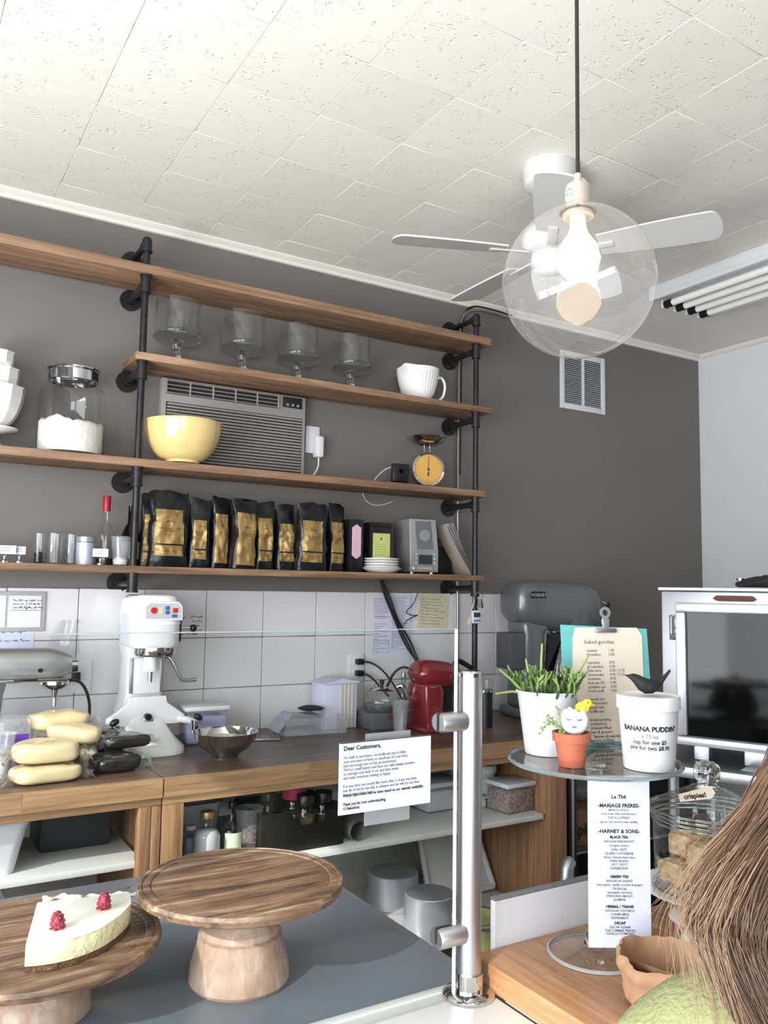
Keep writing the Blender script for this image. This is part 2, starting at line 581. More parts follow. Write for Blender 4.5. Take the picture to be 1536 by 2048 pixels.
def textlines(b, x0, x1, z0, z1, n, y, rnd, h=0.0016, ragged=0.4):
    """rows of tiny unreadable print as thin strokes"""
    for k in range(n):
        z = z0 + (z1 - z0) * (k + 0.5) / n
        x = x0
        xe = x1 - (x1 - x0) * ragged * rnd.random()
        while x < xe:
            w = min(rnd.uniform(0.004, 0.012), xe - x)
            b.box(((x + w / 2), y, z), (w, 0.0004, h))
            x += w + 0.002

# ================================================================ ROOM
W = 3.375      # back wall plane
H = 3.02       # ceiling height
XR = 4.37      # right wall
XL, YF = -1.6, -2.45
struct('floor', B().box(((XL + XR) / 2, (W + YF) / 2, -0.05), (XR - XL + 0.4, W - YF + 0.4, 0.1)), M['floor'])
wb = struct('wall_back', B().box(((XL + XR) / 2, W + 0.06, H / 2), (XR - XL + 0.3, 0.12, H + 0.2)), M['wallpaint'])
struct('wall_right', B().box((XR + 0.06, (W + YF) / 2, H / 2), (0.12, W - YF, H + 0.2)), M['whitewall'])
lw = B()
ya, yb, za_, zb_ = -1.5, 2.2, 0.50, 2.6
lw.box((XL - 0.06, (W + yb) / 2, H / 2), (0.12, W - yb, H + 0.2))
lw.box((XL - 0.06, (YF + ya) / 2, H / 2), (0.12, ya - YF, H + 0.2))
lw.box((XL - 0.06, (ya + yb) / 2, za_ / 2 - 0.05), (0.12, yb - ya, za_ + 0.1))
lw.box((XL - 0.06, (ya + yb) / 2, (zb_ + H) / 2 + 0.05), (0.12, yb - ya, H - zb_ + 0.1))
struct('wall_left', lw, M['whitewall'])
lf = B()
for yy in (ya + 0.03, (ya + yb) / 2, yb - 0.03):
    lf.box((XL - 0.05, yy, (za_ + zb_) / 2), (0.07, 0.06, zb_ - za_))
for zz in (za_ + 0.03, zb_ - 0.03):
    lf.box((XL - 0.05, (ya + yb) / 2, zz), (0.07, yb - ya, 0.06))
struct('window_2', lf, M['black'])
fw = B()
x0, x1, z0, z1 = -1.45, 0.0, 0.50, 2.6
fw.box(((XL + x0) / 2, YF - 0.06, H / 2), (x0 - XL, 0.12, H + 0.2))
fw.box(((XR + x1) / 2, YF - 0.06, H / 2), (XR - x1, 0.12, H + 0.2))
fw.box(((x0 + x1) / 2, YF - 0.06, z0 / 2 - 0.05), (x1 - x0, 0.12, z0 + 0.1))
fw.box(((x0 + x1) / 2, YF - 0.06, (z1 + H) / 2 + 0.05), (x1 - x0, 0.12, H - z1 + 0.1))
struct('wall_front', fw, mat('grey_front_wall', (120, 118, 116), 0.6))
wf = B()
for xx in (x0 + 0.03, x1 - 0.03):
    wf.box((xx, YF - 0.05, (z0 + z1) / 2), (0.06, 0.07, z1 - z0))
for zz in (z0 + 0.03, z1 - 0.03):
    wf.box(((x0 + x1) / 2, YF - 0.05, zz), (x1 - x0, 0.07, 0.06))
struct('window_1', wf, M['black'])
ce = struct('ceiling', B().box(((XL + XR) / 2, (W + YF) / 2, H + 0.06), (XR - XL + 0.3, W - YF + 0.3, 0.09)), mat('ceiling_backing', (60, 56, 50), 0.9))
px, py = 0.3083, 0.3125
tm = B().box((0, 0, 0), (px - 0.0012, py, 0.014), bev=0.0010, seg=1).mesh('ceiling_tile', M['ceil'])
for i in range(-2, 13):
    for j in range(0, 15):
        cx = 0.502 + px * (i + 0.5)
        cy = 3.21 + 0.156 - py * (j + 0.5) + 0.1565
        if cx > XR or cy < -1.2 or cx < -0.2:
            continue
        rot = (random.uniform(-.001, .001), random.uniform(-.001, .001), 0)
        zz = H + 0.007
        sag = (1, 1, 1)
        if abs(cx - 1.58) < 0.1 and abs(cy - 3.05) < 0.12:
            sag = (0.99, 0.955, 1)
        if abs(cx - 2.2) < 0.1 and abs(cy - 2.11) < 0.12:
            sag = (0.985, 0.97, 1)
        o = put('ceiling_tile', tm, ce, (cx, cy, zz), rot, sag)
for nm, bx in (('trim_1', ((XL + XR) / 2, W - 0.012, H - 0.010)),):
    t = B()
    prof = [(0, 0), (-0.030, 0), (-0.030, -0.006), (-0.022, -0.014), (-0.012, -0.020), (-0.010, -0.034), (0, -0.036)]
    t.prism([(W + a, H + z) for a, z in prof], XL, XR, 'YZ')
    struct('trim_1', t, M['trim'])
t = B()
t.prism([(XR, H), (XR - 0.022, H), (XR - 0.02, H - 0.01), (XR - 0.008, H - 0.026), (XR, H - 0.028)], YF, W - 0.03, 'XZ')
struct('trim_2', t, M['trim'])
# backsplash tiles on the back wall
struct('trim_3', B().box(((XL + 3.2) / 2, W - 0.003, 1.2), (3.2 - XL, 0.006, 0.60)), M['grout'])
tw = 0.2562
for row, (za, zb) in enumerate(((1.302, 1.5), (1.092, 1.302), (0.9, 1.092))):
    me = B().box((0, 0, 0), (tw - 0.003, 0.008, zb - za - 0.003), bev=0.0015, seg=1).mesh('wall_tile', M['tile'])
    for k in range(-5, 11):
        cx = 0.672 + tw * (k - 0.5)
        if cx > 3.25:
            continue
        put('wall_tile', me, wb, (cx, W - 0.0085, (za + zb) / 2), (random.uniform(-.004, .004), 0, random.uniform(-.005, .005)))

# ================================================================ WALL SHELF
YFS, YR = 3.13, 3.352
sh = thing('open_shelf', 'four-tier open shelf of brown boards on black iron pipes fixed to the back wall', 'shelf', (1.6, W, 1.56))
def rel(o, p):
    return (p[0] - o.location.x, p[1] - o.location.y, p[2] - o.location.z)
for a, b_, zb, zt in ((-1.2, 2.505, 2.713, 2.750), (0.79, 2.51, 2.374, 2.4032), (-1.2, 2.475, 1.962, 1.9932), (-1.2, 2.47, 1.561, 1.5872)):
    bb = B().box(((a + b_) / 2 - 1.6, (YFS + YR) / 2 - W, (zb + zt) / 2 - 1.56), (b_ - a, YR - YFS, zt - zb), bev=0.003)
    bb.out('shelf_board', M['shelfwood'], sh)
YP = 3.147
def pipe_frame(X, down):
    zbot, ztop = (0.93 if down else 1.53), 2.838
    rp, rf = 0.0135, 0.019
    u = B().cyl((X - 1.6, YP - W, zbot - 1.56), (X - 1.6, YP - W, ztop - 1.56), rp).out('pipe_upright', M['pipe'], sh)
    def fit(z, top=False):
        b = B()
        b.cyl((X - 1.6, YP - W, z - 0.034 - 1.56), (X - 1.6, YP - W, z + (0.012 if top else 0.034) - 1.56), rf)
        b.cyl((X - 1.6, YP - W, z - 0.036 - 1.56), (X - 1.6, YP - W, z - 0.028 - 1.56), rf + 0.003)
        if top:
            b.ell((X - 1.6, YP - W, z + 0.010 - 1.56), (rf, rf, rf * 0.9), 14)
        else:
            b.cyl((X - 1.6, YP - W, z + 0.028 - 1.56), (X - 1.6, YP - W, z + 0.036 - 1.56), rf + 0.003)
        b.cyl((X - 1.6, YP - W, z - 1.56), (X - 1.6, YP - W + 0.034, z - 1.56), rf * 0.95)
        b.out('pipe_fitting', M['pipe'], sh)
        a = B().cyl((X - 1.6, YP - W + 0.02, z - 1.56), (X - 1.6, -0.004, z - 1.56), rp).out('pipe_arm', M['pipe'], sh)
        f = B().cyl((X - 1.6, -0.012, z - 1.56), (X - 1.6, -0.001, z - 1.56), 0.043, seg=24)
        f.cyl((X - 1.6, -0.03, z - 1.56), (X - 1.6, -0.010, z - 1.56), 0.02)
        for q in range(4):
            an = q * PI / 2 + 0.6
            f.cyl((X - 1.6 + 0.032 * math.cos(an), -0.016, z - 1.56 + 0.032 * math.sin(an)), (X - 1.6 + 0.032 * math.cos(an), -0.011, z - 1.56 + 0.032 * math.sin(an)), 0.005, seg=8)
        f.out('flange', M['pipe'], a)
    fit(ztop, True)
    for z in (2.675, 2.336, 1.925, 1.524):
        fit(z)
pipe_frame(0.818, False)
pipe_frame(2.425, True)

# ================================================================ THINGS ON THE SHELF
def trifle(S, label):
    x, y, z, w, h = S
    t = thing('trifle_bowl', label, 'glass bowl', (x, y, z), group='footed glass trifle bowls on the third shelf')
    r = w / 2
    zd = h * 0.40
    B().lathe([(0, zd + 0.012), (r * 0.93, zd + 0.012), (r * 0.955, zd + 0.02), (r * 0.955, h), (r * 0.93, h + 0.002), (r * 0.925, zd + 0.03), (0, zd + 0.024)], 40).out('bowl_wall', M['glass'], t)
    B().lathe([(0, zd - 0.004), (r * 0.9, zd - 0.002), (r * 1.0, zd + 0.004), (r * 1.0, zd + 0.012), (r * 0.94, zd + 0.016)], 40).out('rim_disc', M['solidglass'], t)
    B().lathe([(0.0, 0), (r * 0.62, 0), (r * 0.6, 0.006), (r * 0.2, 0.02), (r * 0.14, zd * 0.55), (r * 0.2, zd - 0.012), (r * 0.3, zd - 0.003), (0, zd - 0.003)], 32).out('stem', M['solidglass'], t)
    return t
trifle((0.9811,3.2500,2.4040,0.1921,0.2585), 'footed glass trifle bowl closest to the left shelf pipe')
trifle((1.2622,3.2500,2.4040,0.1962,0.2594), 'footed glass trifle bowl second from the left shelf pipe')
trifle((1.5201,3.2500,2.4040,0.1905,0.2493), 'footed glass trifle bowl third from the left shelf pipe')
trifle((1.7881,3.2500,2.4040,0.1864,0.2507), 'footed glass trifle bowl nearest the white spouted bowl')

def bowl_prof(r, h, foot=0.45, wall=0.004, lip=0.0, n=8, power=2.2, ribs=False):
    out = [(0, 0.0), (r * foot, 0.0), (r * foot, h * 0.05)]
    for k in range(1, n + 1):
        t = k / n
        out.append((r * foot + (r - r * foot) * math.sin(t * PI / 2) ** (1.0) , h * 0.05 + h * 0.95 * (1 - math.cos(t * PI / 2)) ** 0.85))
    top = out[-1]
    if lip:
        out += [(top[0] + lip, top[1] - lip * 0.4), (top[0] + lip, top[1] + 0.003)]
    inner = [(max(0, a - wall), b + wall * 0.6) for a, b in reversed(out[2:n + 2])]
    out += [(top[0] - wall * 0.3, top[1] + 0.003)] + inner + [(0, h * 0.05 + wall)]
    return out

x, y, z, w, h = (2.1474,3.2400,2.4040,0.1976,0.1539)
t = thing('batter_bowl', 'white ribbed ceramic batter bowl with pouring spout and loop handle', 'bowl', (x, y, z))
b = B()
r = w / 2
prof = [(0, 0), (r * 0.55, 0), (r * 0.58, 0.004), (r * 0.8, h * 0.28), (r * 0.94, h * 0.62), (r * 0.98, h * 0.80), (r * 1.02, h * 0.82), (r * 1.03, h * 0.97), (r * 1.05, h), (r * 1.0, h), (r * 0.95, h * 0.8), (r * 0.75, h * 0.28), (0, 0.01)]
b.lathe(prof, 180)
for v in b.bm.verts:
    a = math.atan2(v.co.y, v.co.x)
    rr = math.hypot(v.co.x, v.co.y)
    if 0.2 * h < v.co.z < h * 0.81 and rr > r * 0.6:
        k = 1 + 0.012 * math.cos(a * 36)
        v.co.x *= k; v.co.y *= k
    d = abs((a - math.radians(210) + PI) % (2 * PI) - PI)
    if v.co.z > h * 0.7 and d < 0.5:
        f = (1 - d / 0.5) ** 1.5 * (v.co.z / h - 0.7) / 0.3
        v.co.x *= 1 + 0.28 * f; v.co.y *= 1 + 0.28 * f
        v.co.z += 0.004 * f
b.out('bowl_body', M['ceramic'], t, 60)
hd = Vector((math.cos(math.radians(-8)), math.sin(math.radians(-30)) * 0.6, 0)).normalized()
B().tube([hd * r * 0.95 + Vector((0, 0, h * 0.78)), hd * r * 1.2 + Vector((0, 0, h * 0.86)), hd * r * 1.42 + Vector((0, 0, h * 0.6)), hd * r * 1.3 + Vector((0, 0, h * 0.2)), hd * r * 1.02 + Vector((0, 0, h * 0.08)), hd * r * 0.7 + Vector((0, 0, h * 0.12))], 0.0065, 10, 2).out('handle', M['ceramic'], t)

# flour jar
x, y, z, w, h = (0.5878,3.2350,1.9940,0.2373,0.3303)
t = thing('glass_jar', 'large clear glass jar half full of flour with a chrome lid', 'jar', (x, y, z))
r = w / 2
hb = h - 0.055
B().lathe([(0, 0), (r * 0.93, 0), (r * 0.99, 0.012), (r, hb * 0.5), (r * 1.0, hb * 0.78), (r * 0.95, hb * 0.9), (r * 0.8, hb * 0.985), (r * 0.74, hb), (r * 0.74, hb + 0.03)], 48).out('jar_body', M['glass'], t, 60)
fl = B().lathe([(0, 0.006), (r * 0.91, 0.006), (r * 0.965, 0.02), (r * 0.965, hb * 0.40), (r * 0.9, hb * 0.43), (r * 0.5, hb * 0.41), (0, hb * 0.42)], 48)
for v in fl.bm.verts:
    if v.co.z > hb * 0.38:
        v.co.z += 0.018 * noise.noise(v.co * 22) + 0.012 * noise.noise(v.co * 55)
fl.out('flour_fill', M['flour'], t, 60)
B().lathe([(0, hb + 0.052), (r * 0.74, hb + 0.052), (r * 0.8, hb + 0.05), (r * 0.8, hb + 0.045), (r * 0.755, hb + 0.04), (r * 0.755, hb + 0.004), (r * 0.73, hb + 0.002)], 48).out('jar_lid', M['chrome'], t)

# yellow bowl
x, y, z, w, h = (0.9962,3.1700,1.9940,0.3023,0.1573)
t = B().lathe(bowl_prof(w / 2 - 0.003, h, 0.45, 0.005, 0.003), 56).out('mixing_bowl', M['yellowbowl'], None, 60, loc=(x, y, z))
tag(t, 'wide pale yellow glazed mixing bowl behind the left shelf pipe', 'bowl')

# white bowls stack at the left frame edge
xs, ys, zs = (0.3147,3.2400,1.9940,0.2036,0.0666)[:3]
plate_z = 0
t = B().lathe([(0, 0), (0.05, 0), (0.045, 0.012), (0.022, 0.03), (0.022, 0.055), (0.09, 0.066), (0.094, 0.074), (0, 0.07)], 40).out('cake_stand', M['ceramic'], None, 60, loc=(xs, ys, zs))
tag(t, 'low white ceramic footed plate under stacked white bowls', 'cake stand')
def ridged(S):
    r, h = S
    b = B().lathe(bowl_prof(r, h, 0.42, 0.004, 0.004), 12)
    return b
for rr, hh, dz, lb in ((0.108, 0.145, 0.0745, 'largest white faceted bowl, lowest in the stack of three'), (0.088, 0.14, 0.146, 'middle white faceted bowl nested in the larger one'), (0.068, 0.12, 0.228, 'smallest white faceted bowl on top of the stack')):
    o = ridged((rr, hh)).out('mixing_bowl', M['ceramic'], None, 20, loc=(xs, ys, zs + dz))
    tag(o, lb, 'bowl', 'stacked white faceted bowls')

# kitchen scale
x, y, z, w, h = (2.1978,3.2300,1.9940,0.1492,0.2027)
t = thing('kitchen_scale', 'vintage kitchen scale with round amber dial and shallow steel pan', 'scale', (x, y, z), rz=-0.25)
r = w / 2 * 1.02
zc = 0.012 + r
B().lathe([(0, 0), (0.062, 0), (0.062, 0.006), (0.03, 0.014), (0, 0.014)], 28).out('base', M['pipe'], t)
B().lathe([(0, 0), (r, 0), (r * 1.02, 0.006), (r * 0.98, 0.045), (0, 0.045)], 40, (0, 0.045 - 0.02, zc), tilt=(PI / 2, 0, 0)).out('housing', M['silver'], t)
dl = B().lathe([(0, 0.0), (r * 0.93, 0.0), (r * 0.93, 0.002), (0, 0.002)], 40, (0, -0.0195, zc), tilt=(PI / 2, 0, 0)).out('dial', M['dial'], t)
mk = B()
for k in range(24):
    a = k * PI / 12
    l = 0.80 if k % 4 else 0.74
    mk.box((r * (l + 0.9) / 2 * math.sin(a), -0.0225, zc + r * (l + 0.9) / 2 * math.cos(a)), (0.0008, 0.0006, r * (0.88 - l)), rot=(0, a, 0))
mk.box((0, -0.0235, zc + r * 0.22), (0.0022, 0.001, r * 1.1))
mk.cyl((0, -0.022, zc), (0, -0.026, zc), 0.006, seg=14)
mk.box((0, -0.0235, zc - r * 0.32), (0.008, 0.001, r * 0.22))
mk.out('pointer', M['brown'], dl)
mr_ = B()
for k in range(41):
    pass
mr_.lathe([(r * 0.93, -0.004), (r * 1.04, -0.004), (r * 1.04, 0.006), (r * 0.93, 0.004), (r * 0.93, -0.004)], 40, (0, -0.022, zc), tilt=(PI / 2, 0, 0))
mr_.out('bezel', M['chrome'], t)
zp = zc + r
for sx in (-0.014, 0.014):
    B().cyl((sx, 0.0, zp - 0.006), (sx, 0.0, zp + 0.042), 0.0028, seg=8).out('support_rod', M['chrome'], t)
B().lathe([(0, 0.036), (0.035, 0.037), (0.075, 0.052), (0.098, 0.074), (0.100, 0.077), (0.094, 0.075), (0.07, 0.056), (0.03, 0.042), (0, 0.041)], 40, (0, 0, zp)).out('weighing_pan', M['chrome'], t, 60)

# camera on a round foot with white cable
x, y, z, w, h = (2.0426,3.2200,1.9940,0.0833,0.1288)
t = thing('security_camera', 'small square black camera on a round foot beside the kitchen scale', 'camera', (x, y, z), rz=-0.2)
B().lathe([(0, 0), (0.040, 0), (0.040, 0.003), (0.012, 0.008), (0, 0.008)], 28).out('foot', M['black'], t)
B().cyl((0, 0, 0.006), (0, 0, 0.03), 0.008, seg=12).out('neck', M['black'], t)
B().box((0, 0, 0.058), (w, 0.03, w * 1.02), bev=0.006).out('camera_body', M['black'], t)
B().cyl((0, -0.015, 0.066), (0, -0.0175, 0.066), 0.012, seg=20).out('lens', M['blackglass'], t)
cb = B().tube([(x, y + 0.012, z + 0.085), (x - 0.05, y + 0.03, z + 0.085), (x - 0.10, y + 0.045, z + 0.04), (x - 0.115, y + 0.06, z + 0.0), (x - 0.118, y + 0.146, z + 0.014), (x - 0.115, y + 0.144, z - 0.045), (x - 0.08, y + 0.146, z - 0.08), (x - 0.02, y + 0.146, z - 0.085), (x + 0.05, y + 0.146, z - 0.06)], 0.0022, 6, 2)
tag(cb.out('cable', M['white']), 'thin white cable looping from the small black camera', 'cable')
cb = B().tube([(x + 0.19, y + 0.05, z + 0.075), (x + 0.25, y + 0.07, z + 0.06), (x + 0.285, y + 0.10, z + 0.015), (x + 0.29, y + 0.13, z + 0.004)], 0.002, 6, 2)
tag(cb.out('cable', M['white']), 'short white cable hanging right of the amber scale dial', 'cable')

# ---- fourth shelf, left of the pipe
def lathe_thing(name, S, prof, m, label, cat, seg=28, group=None):
    x, y, z, w, h = S
    o = B().lathe([(a * w / 2, q * h) for a, q in prof], seg).out(name, m, None, 50, loc=(x, y, z))
    tag(o, label, cat, group)
    return o
def card_holder(S, label, wc, hc):
    x, y, z = S[:3]
    t = thing('card_holder', label, 'card holder', (x, y, z), rz=-0.3, group='little card holders on the lowest shelf')
    B().lathe([(0, 0), (0.012, 0), (0.012, 0.006), (0.004, 0.012), (0.004, 0.022), (0, 0.024)], 14).out('base', M['chrome'], t)
    B().tube([(-0.01, -0.001, 0.034), (0, 0, 0.02), (0.01, -0.001, 0.034)], 0.0012, 5, 1).out('clip', M['chrome'], t)
    c = B().box((0, -0.002, 0.03 + hc / 2), (wc, 0.0008, hc)).out('card', M['paper'], t)
    q = B()
    rn = random.Random(len(label))
    textlines(q, -wc * 0.35, wc * 0.35, 0.03 + hc * 0.25, 0.03 + hc * 0.85, 2, -0.0028, rn, 0.002)
    q.out('writing', M['greyink'], c)
card_holder((0.3795,3.1900,1.5880,0.0457,0.0614), 'silver holder with a wide white card, farthest left on the lowest shelf', 0.075, 0.03)
card_holder((0.4282,3.1900,1.5880,0.0390,0.0598), 'silver holder with a small white card left of the glasses', 0.04, 0.028)
card_holder((0.7025,3.1700,1.5880,0.0555,0.0627), 'silver holder with white card in front of the red-topped bottle', 0.055, 0.03)
glassp = [(0, 0), (0.92, 0), (1, 0.03), (1, 1), (0.94, 1), (0.93, 0.05), (0, 0.05)]
o = lathe_thing('spice_jar', (0.4990,3.2400,1.5880,0.0419,0.1102), glassp, M['glass'], 'narrow clear glass with dark pieces at its bottom', 'glass')
o2 = B().lathe([(0, 0.005), (0.015, 0.005), (0.015, 0.04), (0, 0.045)], 16).wobble(0.004, 60).out('dark_spices', M['blackm'], o)
lathe_thing('drinking_glass', (0.5523,3.2400,1.5880,0.0643,0.1127), glassp, M['glass'], 'empty straight clear tumbler on the lowest shelf', 'glass')
lathe_thing('drinking_glass', (0.6120,3.2500,1.5880,0.0484,0.1123), glassp, M['glass'], 'narrow clear tumbler left of the silver-white canister', 'glass')
x, y, z, w, h = (0.6577,3.2200,1.5880,0.0670,0.1056)
t = thing('canister', 'small silver-white canister with screw lid on the lowest shelf', 'canister', (x, y, z))
B().lathe([(0, 0), (w * 0.47, 0), (w * 0.48, 0.003), (w * 0.48, h * 0.78), (0, h * 0.78)], 28).out('body', M['alu'], t)
B().lathe([(0, h * 0.8), (w * 0.5, h * 0.8), (w * 0.5, h * 0.97), (w * 0.46, h), (0, h)], 28).out('lid', M['silver'], t)
x, y, z, w, h = (0.7396,3.2700,1.5880,0.0688,0.2680)
t = thing('bottle', 'clear glass liquor bottle with red foil neck on the lowest shelf', 'bottle', (x, y, z))
r = w / 2
B().lathe([(0, 0), (r * 0.95, 0), (r, 0.006), (r, h * 0.42), (r * 0.85, h * 0.52), (r * 0.4, h * 0.62), (r * 0.36, h * 0.8)], 28).out('bottle_body', M['glass'], t, 60)
B().lathe([(0, h), (r * 0.42, h), (r * 0.44, h * 0.99), (r * 0.42, h * 0.78), (r * 0.38, h * 0.78)], 20).out('foil_cap', M['redcap'], t)
B().lathe([(0, 0.004), (r * 0.9, 0.004), (r * 0.92, h * 0.10), (0, h * 0.10)], 20).out('liquid', mat('dark_liquor', (60, 30, 20), 0.2), t)
x, y, z, w, h = (0.7825,3.2000,1.5880,0.0737,0.1105)
t = thing('plastic_cup', 'clear plastic cup with a little white sugar in it', 'cup', (x, y, z))
B().lathe([(0, 0), (w * 0.36, 0), (w * 0.48, h * 0.96), (w * 0.5, h), (w * 0.46, h * 0.98), (w * 0.34, 0.004), (0, 0.004)], 28).out('cup_wall', M['plastic'], t, 60)
B().lathe([(0, 0.004), (w * 0.345, 0.004), (w * 0.375, h * 0.2), (w * 0.2, h * 0.3), (0, h * 0.28)], 20).out('sugar_fill', M['sugar'], t, 60)
x, y, z, w, h = (0.8366,3.2800,1.5880,0.0681,0.2364)
t = thing('wine_bottle', 'dark wine bottle half hidden by the left shelf pipe', 'bottle', (x, y, z))
r = w / 2
B().lathe([(0, 0), (r, 0), (r, h * 0.5), (r * 0.8, h * 0.6), (r * 0.36, h * 0.72), (r * 0.34, h), (0, h)], 26).out('bottle_body', M['blackglass'], t, 60)
B().lathe([(r * 1.01, h * 0.12), (r * 1.01, h * 0.4)], 26).out('label', M['paper2'], t)

# ---- coffee bags
def bag(S, label, seed, lean=0.0, gl=(0.2, 0.8), glz=(0.12, 0.78), band=True, rz=0.0, crease=0.3):
    x, y, z, w, h = S
    rn = random.Random(seed)
    t = thing('coffee_bag', label, 'coffee bag', (x, y, z + 0.001), rot=(0, lean, rz), group='black and gold coffee bags on the lowest shelf')
    D = min(0.062, w * 0.9 + 0.01)
    nz, na = 16, 28
    rows = []
    def surf(a, v, off=0.0):
        k = v
        dep = D * (0.5 if k < 0.05 else (0.5 * (1 - max(0, (k - 0.55) / 0.45) ** 1.3) + 0.02))
        wid = w / 2 * (1 - 0.10 * math.sin(k * PI) * 1.0 * rn0[int(k * 7) % 8])
        ca, sa = math.cos(a), math.sin(a)
        px_ = wid * math.copysign(abs(ca) ** 0.55, ca)
        py_ = dep * math.copysign(abs(sa) ** 0.55, sa)
        n = noise.noise(Vector((px_ * 26 + seed, k * 5, py_ * 20)))
        n2 = noise.noise(Vector((px_ * 60 + seed * 3, k * 14, 2)))
        py_ += (n * 0.010 + n2 * 0.004 - off) if sa < 0 else n * 0.006
        zz = k * h
        if k > 0.92:
            zz += n * 0.014 + 0.006 * math.sin(px_ * 50 + seed)
        return Vector((px_, py_, zz))
    rn0 = [rn.uniform(0.4, 1.6) for _ in range(8)]
    b = B()
    b.rings([[surf(2 * PI * k / na, v / nz) for k in range(na)] for v in range(nz + 1)])
    b.out('bag_body', M['foil'], t, 55)
    g = B()
    def panel(v0, v1):
        nu, nv = 18, 22
        def fn(u, v):
            uu = gl[0] + (gl[1] - gl[0]) * u
            xx = (uu - 0.5) * 2 * 0.96
            ca = math.copysign(min(1, abs(xx)) ** (1 / 0.55), xx)
            a = -math.acos(max(-1, min(1, ca)))
            p = surf(a, v0 + (v1 - v0) * v, 0.0036)
            return p
        g.grid(fn, nu, nv)
    if band:
        sp = glz[0] + (glz[1] - glz[0]) * 0.24
        panel(glz[0], sp - 0.008)
        panel(sp + 0.012, glz[1])
    else:
        panel(glz[0], glz[1])
    g.out('gold_label', M['gold'], t, 50)
    pr = B()
    for vv, hw_ in ((0.60, 0.10), (0.585, 0.16), (0.50, 0.34), (0.47, 0.22), (0.20, 0.24)):
        if band or vv > 0.3:
            for q in range(9):
                uu = (gl[0] + gl[1]) / 2 + (gl[1] - gl[0]) * hw_ * 2 * (q / 8 - 0.5)
                xx = (uu - 0.5) * 1.92
                ca = math.copysign(min(1, abs(xx)) ** (1 / 0.55), xx)
                p = surf(-math.acos(max(-1, min(1, ca))), vv, 0.0042)
                pr.box(p, (w * (gl[1] - gl[0]) * hw_ * 0.20, 0.0008, 0.0022))
    o = pr.out('printed_mark', M['brown'], t)
    o['kind'] = 'stuff'
    return t
bags = [
 ((0.8960,3.2700,1.5880,0.0627,0.2832), 'coffee bag half hidden behind the left shelf pipe', 1, 0.02, (0.15, 0.85), (0.03, 0.72), True, 0),
 ((0.9661,3.2200,1.5880,0.1624,0.2977), 'widest black and gold coffee bag beside the left shelf pipe', 2, 0.0, (0.08, 0.86), (0.14, 0.75), True, 0.05),
 ((1.0925,3.2300,1.5880,0.0901,0.2777), 'narrow coffee bag right of the widest one, gold label split by a band', 3, 0.02, (0.12, 0.8), (0.12, 0.68), True, -0.1),
 ((1.1840,3.2400,1.5880,0.0956,0.2890), 'coffee bag leaning with its gold panel unbroken by a band', 4, 0.03, (0.05, 0.68), (0.07, 0.76), False, 0.25),
 ((1.2696,3.2000,1.5880,0.1163,0.2834), 'coffee bag with a bright diagonal crease in its gold panel', 5, 0.03, (0.05, 0.9), (0.05, 0.80), False, 0.2),
 ((1.3766,3.2400,1.5880,0.0943,0.2856), 'dull gold coffee bag right of the creased bag', 6, 0.0, (0.12, 0.86), (0.12, 0.75), True, 0),
 ((1.4772,3.2500,1.5880,0.0874,0.2803), 'small coffee bag with shortest gold panel, left of a wide one', 7, 0.0, (0.1, 0.9), (0.13, 0.70), True, 0),
 ((1.5804,3.2000,1.5880,0.1475,0.2897), 'wide coffee bag with gold panel carrying a printed crest', 8, 0.02, (0.06, 0.78), (0.12, 0.73), True, 0.08),
 ((1.7151,3.2400,1.5880,0.0836,0.2953), 'coffee bag farthest right, beside the pink-labelled black box', 9, 0.02, (0.06, 0.86), (0.12, 0.73), True, 0.1),
]
for S, lb, sd_, ln, gl, gz, bd, rz in bags:
    bag(S, lb, sd_, ln, gl, gz, bd, rz)

# black box with pink label
x, y, z, w, h = (1.8083,3.2400,1.5880,0.0758,0.2338)
t = thing('tea_box', 'tall black box with a pink pointed label', 'box', (x, y, z), rz=0.0)
B().box((0, 0, h / 2), (w * 0.94, 0.07, h), bev=0.002).out('box_body', M['black'], t)
q = w * 0.3
zc = h * 0.58
hh = h * 0.33
B().prism([(-q, zc - hh * 0.8), (0, zc - hh), (q, zc - hh * 0.8), (q, zc + hh * 0.8), (0, zc + hh), (-q, zc + hh * 0.8)], -0.0365, -0.035, 'XZ').out('label', M['pink'], t)
q = B(); textlines(q, -0.008, 0.008, zc - hh * 0.7, zc + hh * 0.7, 6, -0.037, random.Random(3), 0.0015); q.out('lettering', M['thinink'], t)
# tin with green label
x, y, z, w, h = (1.9482,3.2700,1.5880,0.1259,0.2275)
t = thing('tea_tin', 'black square tea tin with a yellow-green label behind the plates', 'tin', (x, y, z))
B().box((0, 0, h * 0.46), (w * 0.93, 0.09, h * 0.92), bev=0.004).out('tin_body', M['black'], t)
B().box((0, 0, h * 0.96), (w * 0.95, 0.094, h * 0.09), bev=0.004).out('lid', M['black'], t)
B().box((0.002, -0.0455, h * 0.53), (w * 0.72, 0.001, h * 0.52)).out('label', M['greenlabel'], t)
q = B(); textlines(q, -w * 0.25, w * 0.25, h * 0.34, h * 0.6, 5, -0.0464, random.Random(5), 0.0014, 0.3); q.cyl((0, -0.0462, h * 0.68), (0, -0.0466, h * 0.68), 0.006, seg=12)
q.out('lettering', M['greyink'], t)
